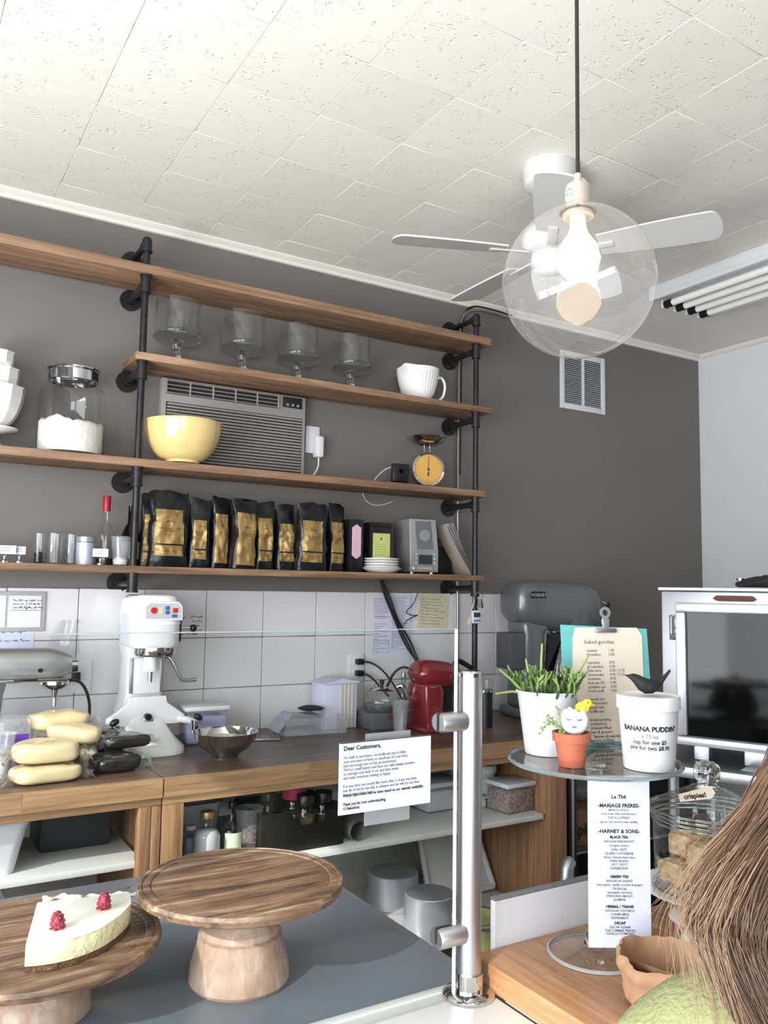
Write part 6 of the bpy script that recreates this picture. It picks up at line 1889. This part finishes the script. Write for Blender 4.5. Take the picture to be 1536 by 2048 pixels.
ep = [(0.0, 0.0)] + [(0.0215 * math.sin(a) * (1.0 if a < PI / 2 else 1.0), 0.022 - 0.0235 * math.cos(a)) for a in [math.radians(12 * k) for k in range(1, 12)]]
ep = [(max(0, a), b_ + 0.0012) for a, b_ in ep]
eb = B().lathe(ep[:-1] + [(0.0165, 0.040), (0.014, 0.036), (0.0, 0.030)], 40)
for v in eb.bm.verts:
    if v.co.z > 0.037:
        v.co.z += 0.0022 * math.sin(math.atan2(v.co.y, v.co.x) * 7)
eb.out('shell', M['egg'], t, 70)
def onegg(u, z):
    s_ = 0.0215 * math.sqrt(max(0, 1 - ((z - 0.0232) / 0.0235) ** 2)) + 0.0003
    return Vector((u, -math.sqrt(max(0, s_ * s_ - u * u)), z))
f = B()
for cx in (-0.0085, 0.0075):
    f.tube([onegg(cx - 0.004, 0.0285), onegg(cx - 0.0018, 0.0265), onegg(cx + 0.0018, 0.0265), onegg(cx + 0.004, 0.0285)], 0.0006, 5, 1)
    for k in (-1, 0, 1):
        f.tube([onegg(cx + k * 0.0022, 0.0270), onegg(cx + k * 0.0033, 0.0248)], 0.0004, 4)
f.tube([onegg(-0.0030, 0.0175), onegg(-0.001, 0.0150), onegg(0.0012, 0.0150), onegg(0.0032, 0.0175)], 0.0008, 5, 1)
o = f.out('painted_face', M['ink'], t, 60); o['kind'] = 'stuff'
t = thing('toy_chick', 'tiny yellow fluffy chick perched on top of the egg shell', 'ornament', (x + 0.013, y - 0.011, ZP + 0.083), rz=-0.52)
B().ell((0, 0, 0.008), (0.0115, 0.009, 0.0085), 16).wobble(0.0008, 300).out('body', M['yellow'], t, 80)
hd_ = B().ell((0.0075, -0.002, 0.0145), (0.0078, 0.0072, 0.0072), 16).wobble(0.0006, 300).out('head', M['yellow'], t, 80)
B().cyl((0.0135, -0.0055, 0.0135), (0.0185, -0.0085, 0.0120), 0.0022, 0.0004, seg=8).out('beak', M['orange'], t)
for sx in ((0.0065, -0.0088, 0.0165), (0.0142, -0.005, 0.0165)):
    B().ell(sx, (0.0012, 0.0012, 0.0012), 8).out('eye', M['black'], t)
# clipboard menu
t = thing('clipboard_menu', 'teal clipboard with a cream baked goods price list on the glass pedestal', 'menu', (1.144, 1.083, ZP), rot=(-0.10, 0, -0.28))
B().prism([(-0.088, 0.0), (0.088, 0.0), (0.088, 0.207), (-0.088, 0.214)], 0.0, 0.003, 'XZ').out('board', M['teal'], t)
pc = B().prism([(-0.055, 0.022), (-0.035, 0.006), (0.05, 0.006), (0.070, 0.020), (0.076, 0.195), (0.066, 0.209), (-0.060, 0.209), (-0.066, 0.190), (-0.070, 0.12)], -0.0016, -0.0004, 'XZ').out('price_list', M['cream'], t)
text("baked goodies", 0.0105, M['greyink'], pc, (-0.044, -0.0019, 0.188), align='LEFT')
left = "cookies\ngf cookies\n\ncupcakes\ngf cupcakes\nlittle tarts\ncheesecake\nbrownies\nfruit pie (9)\npumpkin pie\ncream puff\n\nspecial tart\nbutterscotch\npecan tart\ntruffle tart\n\nbread pudding\ncroissant pl\ncroissant filled\nham & gruyere\n\nbanana pudding\n(.75/ounce cup)"
right = "1.95\n2.00\n\n3.95\n3.95\n4.50 / 5.10\n4.95 / 5.25\n4.50\n3.00\n4.50\n4.20"
text(left, 0.0072, M['greyink'], pc, (-0.041, -0.0019, 0.171), align='LEFT', spacing=1.0)
text(right, 0.0072, M['greyink'], pc, (0.004, -0.0019, 0.171), align='LEFT', spacing=1.0)
text("*prices do not include tax", 0.0075, M['ink'], pc, (-0.036, -0.0019, 0.0195), align='LEFT')
cl = B()
cl.lathe([(0.0058, 0.0), (0.0105, 0.0), (0.0105, 0.0025), (0.0058, 0.0025), (0.0058, 0.0)], 24, (0.0, -0.004, 0.236), tilt=(PI / 2, 0, 0))
cl.out('clip_ring', M['silver'], t)
B().prism([(-0.006, 0.205), (0.006, 0.205), (0.008, 0.222), (0.005, 0.229), (-0.005, 0.229), (-0.008, 0.222)], -0.006, -0.003, 'XZ', bev=0.0008).out('clip_lever', M['silver'], t)
B().box((0, -0.0045, 0.2035), (0.042, 0.006, 0.008), bev=0.0015).out('clip_jaw', M['steel'], t)
# pudding tub
x, y = 1.054, 0.920
t = thing('pudding_tub', 'white lidded paper tub lettered BANANA PUDDIN on the glass pedestal', 'tub', (x, y, ZP), rz=math.radians(-46))
hb2, hl = 0.108, 0.013
rb, rt = 0.0385, 0.0465
B().lathe([(0, 0), (rb, 0), (rb + 0.0005, 0.002), (rt, hb2), (0, hb2)], 56).out('tub_body', M['white'], t, 40)
B().lathe([(0, hb2 + 0.002), (rt - 0.002, hb2 + 0.002), (rt - 0.001, hb2 + 0.0045), (rt + 0.0015, hb2 + 0.0045), (rt + 0.0022, hb2 + 0.002), (rt + 0.0022, hb2 - 0.016), (rt, hb2 - 0.016)], 56).out('lid', M['white'], t, 40)
wr = lambda zloc: rb + (rt - rb) * 0.5
def tubtext(s_, sz, z, bold, m_, spacing=1.0):
    r_ = rb + (rt - rb) * (z / hb2) + 0.0002
    def w_(yy):
        return rb + (rt - rb) * ((z + yy) / hb2) + 0.0003
    cu_r = r_
    o = text(s_, sz, m_, t, (0, 0, 0), (0, 0, 0), bold=bold)
    for v in o.data.vertices:
        X, Y, Zn = v.co
        rr = w_(Y) + max(0, Zn) * 1.0
        a = X / r_
        v.co = Vector((rr * math.sin(a), -rr * math.cos(a), z + Y))
    return o
tubtext("BANANA PUDDIN'", 0.0106, 0.0700, 0.00045, M['ink'])
tubtext("¢.75/oz", 0.0086, 0.0580, 0.0001, M['greyink'])
tubtext("cup for one $5\npint for two $8.95", 0.0086, 0.0490, 0.00025, M['ink'])
# black bird
t = thing('bird_figurine', 'matte black bird figurine on the lid of the white pudding tub', 'figurine', (x - 0.001, y + 0.001, ZP + hb2 + 0.0052), rz=-0.55)
b = B()
def bring(X, z, ry, rz_, n=16):
    return [(X, ry * math.cos(2 * PI * k / n), z + rz_ * math.sin(2 * PI * k / n)) for k in range(n)]
b.rings([bring(-0.0325, 0.0285, 0.0008, 0.0012), bring(-0.027, 0.0270, 0.0042, 0.0036), bring(-0.021, 0.0245, 0.0075, 0.0075), bring(-0.013, 0.0180, 0.0125, 0.0120), bring(-0.003, 0.0130, 0.0155, 0.0125), bring(0.008, 0.0120, 0.0145, 0.0110), bring(0.016, 0.0140, 0.0105, 0.0080), bring(0.023, 0.0205, 0.0065, 0.0055), bring(0.030, 0.0290, 0.0052, 0.0040), bring(0.0365, 0.0370, 0.0048, 0.0022)])
for v in b.bm.verts:
    v.co.z = max(v.co.z, 0.0)
b.out('body', M['blackm'], t, 50)
B().cyl((-0.031, 0, 0.0285), (-0.036, 0, 0.0295), 0.0014, 0.0003, seg=8).out('beak', M['blackm'], t)

# ================================================================ COOKIE JAR
xj, yj, zj = 1.300, 1.003, 0.9405
t = thing('cake_stand', 'low white footed plate under the glass treat jar', 'cake stand', (xj, yj, zj))
B().lathe([(0, 0), (0.07, 0), (0.065, 0.008), (0.03, 0.02), (0.028, 0.035), (0.09, 0.045), (0.115, 0.052), (0.116, 0.056), (0.09, 0.0525), (0, 0.0525)], 48).out('plate', M['ceramic'], t, 50)
t = thing('treat_jar', 'wide glass jar of puffed rice treats with a domed knobbed lid', 'jar', (xj, yj, zj + 0.0535))
B().lathe([(0, 0), (0.088, 0), (0.093, 0.004), (0.094, 0.09), (0.096, 0.128), (0.098, 0.130)], 56).out('jar_wall', M['glass'], t, 60)
B().lathe([(0.090, 0.0), (0.0948, 0.002), (0.0948, 0.006), (0.09, 0.006)], 56).out('base_ring', M['solidglass'], t, 60)
B().lathe([(0.0, 0.180), (0.03, 0.176), (0.05, 0.166), (0.078, 0.152), (0.098, 0.142), (0.104, 0.138), (0.104, 0.131), (0.099, 0.130)], 56).out('lid', M['glass'], t, 60)
for zz, rr in ((0.1325, 0.103), (0.139, 0.1025), (0.124, 0.0965), (0.1165, 0.0955)):
    b = B()
    b.lathe([(rr + 0.0022 * math.cos(k * PI / 4), zz + 0.0022 * math.sin(k * PI / 4)) for k in range(9)], 56)
    b.out('glass_ridge', M['solidglass'], t, 60)
B().lathe([(0, 0.221), (0.012, 0.2205), (0.0215, 0.215), (0.0235, 0.203), (0.022, 0.192), (0.0165, 0.186), (0.0165, 0.182), (0.026, 0.176), (0, 0.174)], 36).out('lid_knob', M['solidglass'], t, 50)
rn = random.Random(9)
for k, (ox, oy, oz, rz) in enumerate(((-0.04, -0.03, 0.002, 0.3), (0.035, -0.035, 0.002, -0.2), (-0.03, 0.04, 0.002, 0.1), (0.04, 0.035, 0.002, 0.5), (-0.035, -0.025, 0.045, -0.3), (0.035, -0.03, 0.045, 0.2), (0.0, 0.04, 0.045, 0.0))):
    b = B().box((0, 0, 0.02), (0.058, 0.052, 0.040), bev=0.007).wobble(0.003, 70, k)
    o = b.out('rice_treat', M['crumbs'], None, 50, loc=(xj + ox, yj + oy, zj + 0.055 + oz), rot=(0, 0, rz))
    tag(o, 'puffed rice treat square inside the glass treat jar', 'treat', 'puffed rice treats in the glass jar')
t = thing('hang_tag', 'cream hang tag reading crispies! tied to the treat jar lid', 'tag', (xj - 0.066, yj - 0.030, zj + 0.2290), rot=(-0.55, -0.14, -0.62))
B().prism([(-0.031, -0.0085), (0.022, -0.0085), (0.0315, 0.0), (0.028, 0.011), (0.02, 0.0125), (-0.031, 0.0045)], -0.0006, 0.0006, 'XZ').out('card', M['cream'], t)
text("crispies!", 0.0115, M['ink'], t, (-0.004, -0.0008, 0.0045), bold=0.0004)
B().tube([(0.02, 0, 0.008), (0.018, 0.004, 0.016), (0.022, 0.008, 0.02), (0.026, 0.003, 0.014), (0.02, 0, 0.008)], 0.0007, 6, 2).out('ring', M['chrome'], t)

# kraft paper bag, rolled open
t = thing('paper_bag', 'open brown kraft paper bag with rolled rim at the counter front', 'bag', (0.985, 0.832, 0.9402), rz=0.3)
b = B()
n = 72
def kr(z, r, w=0.0, s=0):
    out = []
    for k in range(n):
        a = 2 * PI * k / n
        q = Vector((math.cos(a), math.sin(a), 0))
        c = 1 - 0.10 * abs(math.sin(2 * a + 0.4)) ** 0.7
        rr = r * (c + w * 0.28 * noise.noise(q * 1.6 + Vector((0, 0, s))) + w * 0.20 * noise.noise(q * 6.5 + Vector((0, 0, z * 40))))
        out.append((rr * math.cos(a), rr * math.sin(a), z + w * 0.018 * noise.noise(q * 2.5 + Vector((0, 0, 3)))))
    return out
b.rings([kr(0, 0.056, 0.05), kr(0.010, 0.064, 0.15, 1), kr(0.022, 0.067, 0.2, 1), kr(0.034, 0.068, 0.24, 1), kr(0.046, 0.071, 0.3, 1), kr(0.050, 0.0745, 0.34, 1), kr(0.058, 0.076, 0.36, 1), kr(0.066, 0.0745, 0.36, 1), kr(0.068, 0.071, 0.36, 1), kr(0.060, 0.066, 0.3, 1), kr(0.045, 0.062, 0.26, 1), kr(0.02, 0.056, 0.15, 1), kr(0.004, 0.050, 0.05)])
b.out('bag_wall', M['clay'], t, 55)
b = B()
b.grid(lambda u, v: Vector((-0.012 + 0.012 * math.sin(v * 5) + 0.004 * noise.noise(Vector((u * 5, v * 5, 0))), -0.052 + 0.104 * u, 0.006 + 0.05 * v)), 10, 8)
b.out('inner_fold', M['clay'], t, 50)
# white creamer
t = thing('creamer', 'white ceramic creamer with a rolled lip beside the paper bag', 'creamer', (1.135, 0.885, 0.9405))
B().lathe([(0, 0), (0.022, 0), (0.030, 0.010), (0.038, 0.026), (0.036, 0.042), (0.028, 0.050), (0.030, 0.054), (0.026, 0.053), (0.0, 0.040)], 36).out('body', M['ceramic'], t, 60)
B().tube([(0.034, 0.0, 0.04), (0.056, 0, 0.04), (0.056, 0, 0.018), (0.034, 0, 0.014)], 0.004, 8, 2).out('handle', M['ceramic'], t)

# ================================================================ OVEN AT THE RIGHT
t = thing('glass_door_oven', 'steel countertop oven with a wide dark glass door at the right', 'oven', (2.341, 1.984, 0.98), rz=math.atan2(-0.91, 0.41))
OW, OD = 0.86, 0.62
z0o, z1o = 0.025, 0.552
B().box((OW / 2, OD / 2 + 0.012, (z0o + z1o) / 2 - 0.004), (OW, OD, z1o - z0o - 0.008), bev=0.004).out('oven_body', M['steel'], t)
B().box((OW / 2, OD / 2, z1o), (OW + 0.01, OD + 0.02, 0.010), bev=0.003).out('top_lip', M['ledge'], t)
fx0, fx1, fz0, fz1 = 0.055, OW - 0.02, 0.03, 0.505
for nm, c_, d_ in (('door_frame', ((fx0 + fx1) / 2, -0.008, fz1 - 0.016), (fx1 - fx0, 0.034, 0.032)), ('door_frame', ((fx0 + fx1) / 2, -0.008, fz0 + 0.014), (fx1 - fx0, 0.034, 0.028)), ('door_frame', (fx0 + 0.017, -0.008, (fz0 + fz1) / 2), (0.034, 0.033, fz1 - fz0 - 0.064)), ('door_frame', (fx1 - 0.017, -0.008, (fz0 + fz1) / 2), (0.034, 0.033, fz1 - fz0 - 0.064))):
    B().box(c_, d_, bev=0.005).out(nm, M['satin'], t)
B().box(((fx0 + fx1) / 2, -0.002, (fz0 + fz1) / 2), (fx1 - fx0 - 0.066, 0.012, fz1 - fz0 - 0.062)).out('door_glass', M['blackglass'], t)
B().prism([(0.175, 0.522), (0.187, 0.514), (0.298, 0.514), (0.31, 0.522), (0.298, 0.532), (0.187, 0.532)], -0.004, 0.004, 'XZ', bev=0.001).out('name_badge', M['brown'], t)
B().box((0.043, -0.004, 0.42), (0.022, 0.012, 0.085), bev=0.002).out('hinge_plate', M['chrome'], t)
B().box((0.046, -0.0105, 0.42), (0.012, 0.004, 0.075)).out('hinge_slot', M['black'], t)
for xx in (0.12, 0.30, OW - 0.1):
    B().box((xx, 0.06, 0.0), (0.09 if xx > 0.2 and xx < 0.5 else 0.05, 0.05, 0.05), bev=0.004).out('foot', M['steel'], t)
t2 = thing('oven_table', 'steel work table under the glass-door oven', 'table', (2.341, 1.984, 0), rz=math.atan2(-0.91, 0.41))
B().box((OW / 2, OD / 2 - 0.03, 0.935), (OW + 0.12, OD + 0.14, 0.035), bev=0.003).out('table_top', M['steel'], t2)
for sx in (0.03, OW - 0.03):
    for sy in (0.02, OD - 0.04):
        B().cyl((sx, sy, 0.0), (sx, sy, 0.917), 0.018, seg=14).out('leg', M['steel'], t2)
o = B().prism([(0, 0), (0.24, -0.02), (0.26, 0.15), (0.02, 0.17)], 0, 0.0015, 'XY').out('paper_sheet', M['paper'], None, loc=(2.41, 1.73, 0.954), rot=(0, 0, math.atan2(-0.91, 0.41)))
tag(o, 'white paper sheet lying on the steel table below the oven', 'paper')
t = thing('cloth_pile', 'crumpled dark cloth lying on top of the oven', 'cloth', (2.56, 1.65, 1.5405), rz=-1.1)
b = B().ell((0, 0, 0.014), (0.15, 0.08, 0.022), 26)
for v in b.bm.verts:
    v.co.z = max(0, v.co.z + 0.016 * noise.noise(v.co * 18))
    v.co.x += 0.02 * noise.noise(v.co * 9 + Vector((3, 0, 0)))
b.out('cloth', M['blackm'], t, 60)
t = thing('small_jar', 'tiny clear jar standing on the oven beside the dark cloth', 'jar', (2.50, 1.78, 1.5405))
B().lathe([(0, 0), (0.012, 0), (0.012, 0.024), (0.010, 0.024), (0.010, 0.002), (0, 0.002)], 20).out('jar_wall', M['glass'], t)
B().cyl((0, 0, 0.024), (0, 0, 0.030), 0.013, seg=18).out('lid', M['chrome'], t)

# ================================================================ PERSON AT THE RIGHT FRONT
t = thing('person', 'person with long brown hair in a green knit top leaning at the counter', 'person', (0.90, 0.35, 0.0))
def skin_body(name, verts, edges, radii, m, root=0, sub=2):
    me = bpy.data.meshes.new(name)
    me.from_pydata([Vector(v) - Vector((0.90, 0.35, 0.0)) for v in verts], edges, [])
    o = bpy.data.objects.new(name, me)
    COL.objects.link(o)
    o.parent = t
    sm = o.modifiers.new('skin', 'SKIN')
    sm.use_smooth_shade = True
    for k, r in enumerate(radii):
        r = r if isinstance(r, tuple) else (r, r)
        me.skin_vertices[0].data[k].radius = r
        me.skin_vertices[0].data[k].use_root = (k == root)
    ss = o.modifiers.new('sub', 'SUBSURF')
    ss.levels = sub
    ss.render_levels = sub
    C.view_layer.update()
    m2 = bpy.data.meshes.new_from_object(o.evaluated_get(C.evaluated_depsgraph_get()))
    o.modifiers.clear()
    o.data = m2
    m2.materials.clear()
    m2.materials.append(m)
    return o
V = [(0.95, 0.26, 0.74), (0.94, 0.30, 0.86), (0.92, 0.37, 0.99), (0.90, 0.43, 1.09), (0.895, 0.465, 1.155), (0.89, 0.485, 1.20), (0.885, 0.50, 1.25),
     (0.775, 0.528, 1.09), (0.712, 0.598, 1.05), (0.69, 0.63, 1.008), (0.745, 0.66, 0.982), (0.775, 0.672, 0.970),
     (0.98, 0.40, 1.10), (1.04, 0.42, 1.03), (1.07, 0.44, 0.96), (1.045, 0.53, 0.982), (1.035, 0.59, 0.966),
     (0.89, 0.28, 0.66), (0.87, 0.31, 0.42), (0.86, 0.30, 0.09), (1.01, 0.24, 0.66), (1.02, 0.27, 0.42), (1.02, 0.25, 0.09)]
E_ = [(0, 1), (1, 2), (2, 3), (3, 4), (4, 5), (5, 6), (3, 7), (7, 8), (8, 9), (9, 10), (10, 11), (3, 12), (12, 13), (13, 14), (14, 15), (15, 16), (0, 17), (17, 18), (18, 19), (0, 20), (20, 21), (21, 22)]
Rd = [(0.11, 0.085), (0.105, 0.08), (0.115, 0.085), (0.10, 0.075), 0.052, 0.042, 0.045, 0.052, 0.040, 0.034, 0.024, 0.022, 0.052, 0.040, 0.034, 0.024, 0.022, 0.072, 0.052, 0.034, 0.072, 0.052, 0.034]
skin_body('body', V, E_, Rd, M['skin'], 0)
Vs = [(0.945, 0.275, 0.80), (0.94, 0.30, 0.88), (0.92, 0.37, 0.99), (0.90, 0.43, 1.095), (0.896, 0.46, 1.145), (0.775, 0.530, 1.098), (0.712, 0.600, 1.056), (0.690, 0.630, 1.010), (0.735, 0.655, 0.990),
      (0.98, 0.40, 1.105), (1.04, 0.42, 1.035), (1.07, 0.44, 0.965), (1.048, 0.515, 0.985)]
Es = [(0, 1), (1, 2), (2, 3), (3, 4), (3, 5), (5, 6), (6, 7), (7, 8), (3, 9), (9, 10), (10, 11), (11, 12)]
Rs = [(0.125, 0.10), (0.12, 0.095), (0.128, 0.098), (0.115, 0.09), 0.070, 0.082, 0.064, 0.050, 0.036, 0.074, 0.054, 0.046, 0.036]
skin_body('knit_top', Vs, Es, Rs, M['shirt'], 2)
skin_body('trousers', [(0.95, 0.262, 0.80), (0.95, 0.26, 0.72), (0.89, 0.28, 0.64), (0.87, 0.312, 0.42), (0.86, 0.302, 0.10), (1.01, 0.24, 0.64), (1.02, 0.272, 0.42), (1.02, 0.252, 0.10)], [(0, 1), (1, 2), (2, 3), (3, 4), (1, 5), (5, 6), (6, 7)], [(0.12, 0.095), (0.12, 0.095), 0.085, 0.066, 0.056, 0.085, 0.066, 0.056], M['jeans'], 1)
for sx, sy in ((0.86, 0.30), (1.02, 0.25)):
    B().box((sx - 0.90, sy + 0.05 - 0.35, 0.035), (0.085, 0.23, 0.07), bev=0.03, seg=3).out('shoe', M['shoe'], t, 60)
# head
HC = Vector((0.916, 0.495, 1.325))
HC0 = HC - Vector((0.90, 0.35, 0))
face = Vector((0.45, 0.85, -0.30)).normalized()   # looks down at the counter, away from the camera
side = face.cross(Vector((0, 0, 1))).normalized()
upv = side.cross(face).normalized()
def hp3(a, b_, c_):
    return HC0 + side * a + face * b_ + upv * c_
hb = B().ell((0, 0, 0), (1, 1, 1), 32)
for v in hb.bm.verts:
    a, b_, c_ = v.co
    w = 0.073 * (1 - 0.22 * max(0, -c_) ** 1.5)
    d = 0.092 * (1 - 0.10 * max(0, -c_)) + (0.006 * math.exp(-((c_ + 0.75) / 0.2) ** 2) if b_ > 0.3 else 0)
    hgt = 0.108
    bb = b_ * d + (-0.012 if c_ < -0.5 and b_ < 0 else 0)
    if b_ > 0.75:
        bb -= 0.004 * math.exp(-((c_ - 0.05) / 0.12) ** 2) * (1 if abs(a) > 0.2 else 0)
    v.co = hp3(a * w, bb, c_ * hgt)
hb.out('head', M['skin'], t, 80)
nb = B().rings([[hp3(0.004 * math.cos(q * PI / 4), 0.088 + 0.003 * math.sin(q * PI / 4), 0.008) for q in range(8)], [hp3(0.009 * math.cos(q * PI / 4), 0.098 + 0.007 * math.sin(q * PI / 4), -0.026) for q in range(8)], [hp3(0.013 * math.cos(q * PI / 4), 0.092 + 0.008 * math.sin(q * PI / 4), -0.034) for q in range(8)]])
nb.out('nose', M['skin'], t, 80)
for sx in (-1, 1):
    B().ell(hp3(sx * 0.028, 0.078, 0.002), (0.011, 0.011, 0.009), 14).out('eye', M['white'], t, 80)
    B().ell(hp3(sx * 0.029, 0.087, 0.001), (0.005, 0.005, 0.005), 10).out('iris', M['brown'], t, 80)
    B().ell(hp3(sx * 0.074, 0.0, -0.008), (0.010, 0.016, 0.026), 14).out('ear', M['skin'], t, 80)
B().ell(hp3(0, 0.086, -0.058), (0.018, 0.008, 0.006), 14).out('lips', M['pink'], t, 80)
# hands with five fingers each, resting on the counter top
def hand(wrist, d, sgn):
    d = Vector(d).normalized()
    wv = Vector(wrist)
    s_ = d.cross(Vector((0, 0, 1))).normalized() * sgn
    vs, es, rs = [wv, wv + d * 0.03, wv + d * 0.055], [(0, 1), (1, 2)], [(0.018, 0.013), (0.026, 0.011), (0.024, 0.010)]
    for k, (off, ln) in enumerate(((-0.027, 0.048), (-0.009, 0.058), (0.009, 0.054), (0.026, 0.043))):
        b0 = wv + d * 0.062 + s_ * off
        i = len(vs)
        vs += [b0, b0 + d * ln * 0.5 + Vector((0, 0, 0.006)), b0 + d * ln * 0.85 - Vector((0, 0, 0.002)), b0 + d * ln]
        rs += [0.0085, 0.008, 0.0072, 0.006]
        es += [(2, i), (i, i + 1), (i + 1, i + 2), (i + 2, i + 3)]
    i = len(vs)
    vs += [wv + d * 0.022 - s_ * 0.03, wv + d * 0.045 - s_ * 0.048, wv + d * 0.066 - s_ * 0.052]
    rs += [0.010, 0.009, 0.0075]
    es += [(1, i), (i, i + 1), (i + 1, i + 2)]
    skin_body('hand', vs, es, rs, M['skin'], 1)
hand((0.772, 0.668, 0.966), (0.9, 0.25, -0.04), 1)
hand((1.035, 0.60, 0.963), (-0.2, 1.0, -0.02), -1)
# hair: a cap and long hanging locks swept towards the left shoulder
cap = B().ell((0, 0, 0), (1, 1, 1), 32)
for v in cap.bm.verts:
    a, b_, c_ = v.co
    k = 1.0
    if b_ > 0.35 and c_ < 0.45:
        k = 0.9
    v.co = hp3(a * 0.086 * k, b_ * 0.104 * k - 0.006, c_ * 0.119 * k + 0.004) + Vector((0, 0, 0))
    v.co += noise.noise_vector(v.co * 40) * 0.004
cap.out('hair_cap', M['hair'], t, 80)
rn = random.Random(33)
OFF = Vector((0.90, 0.35, 0))
spine = [(Vector(p) - OFF, r) for p, r in (((0.965, 0.525, 1.425), 0.03), ((0.928, 0.527, 1.375), 0.060), ((0.872, 0.532, 1.300), 0.064), ((0.812, 0.550, 1.235), 0.064), ((0.776, 0.555, 1.185), 0.056), ((0.762, 0.512, 1.130), 0.046), ((0.728, 0.466, 1.090), 0.036), ((0.712, 0.444, 1.045), 0.026))]
def sp_at(u):
    x = u * (len(spine) - 1)
    k = min(int(x), len(spine) - 2)
    f = x - k
    return spine[k][0].lerp(spine[k + 1][0], f), spine[k][1] * (1 - f) + spine[k + 1][1] * f
massb = B()
rings = []
for k in range(25):
    c_, r_ = sp_at(k / 24)
    ring = []
    for q in range(28):
        a = 2 * PI * q / 28
        d = cam_right * math.cos(a) + Vector((0.52, 0.85, 0)) * math.sin(a) * 0.8
        rr = r_ * 0.86 * (1 + 0.10 * math.sin(5 * a + k * 0.35) + 0.06 * math.sin(11 * a - k * 0.2))
        ring.append(c_ + d * rr)
    rings.append(ring)
massb.rings(rings)
massb.out('hair_mass', M['hair'], t, 80)
def strand(b, u0, u1, a0, k0, swirl, r, wav=0.003, lift=0.0, n=9):
    pts = []
    for j in range(n):
        f = j / (n - 1)
        c_, r_ = sp_at(u0 + (u1 - u0) * f)
        a = a0 + swirl * f
        d = cam_right * math.cos(a) + Vector((0.52, 0.85, 0)) * math.sin(a) * 0.8
        rr = r_ * k0 + lift * f * f
        w = Vector((wav * math.sin(f * 9 + a0 * 7), wav * math.cos(f * 8 + a0 * 5), wav * math.sin(f * 7 + a0 * 3)))
        pts.append(c_ + d * rr + w)
    b.tube(pts, r, 4, 1, r * 0.35)
crown = B()
for k in range(1100):
    a = rn.uniform(-PI, PI)
    a1 = a + rn.uniform(-0.25, 0.25)
    if abs(((a + a1) / 2 - PI / 2 + PI) % (2 * PI) - PI) < 0.75:
        e1 = rn.uniform(0.25, 0.5)
    else:
        e1 = rn.uniform(-1.0, -0.2)
    pts = []
    kk = rn.uniform(1.0, 1.06)
    for j in range(7):
        f = j / 6
        el = 1.45 + (e1 - 1.45) * f
        aa = a + (a1 - a) * f
        pts.append(hp3(0.087 * kk * math.cos(el) * math.cos(aa), 0.105 * kk * math.cos(el) * math.sin(aa) - 0.006, 0.120 * kk * math.sin(el) + 0.004))
    crown.tube(pts, rn.uniform(0.0008, 0.0015), 4, 1, 0.0006)
o = crown.out('crown_hair', M['hair'], t, 80)
o['kind'] = 'stuff'
locks = B()
for k in range(1500):
    strand(locks, rn.uniform(0, 0.25), rn.uniform(0.7, 1.0), rn.uniform(-PI, PI), rn.uniform(0.86, 1.10), rn.uniform(-0.9, 0.9), rn.uniform(0.0006, 0.0013), rn.uniform(0.001, 0.005))
o = locks.out('hair_locks', M['hair'], t, 80)
o['kind'] = 'stuff'
fly = B()
for k in range(170):
    strand(fly, rn.uniform(0.1, 0.45), rn.uniform(0.5, 0.85), PI + rn.uniform(-0.9, 0.9), 1.0, rn.uniform(-0.3, 0.3), rn.uniform(0.0003, 0.0005), 0.004, rn.uniform(0.005, 0.05), 8)
o = fly.out('loose_strands', mat('light_brown_hair', (150, 124, 98), 0.5), t, 80)
o['kind'] = 'stuff'
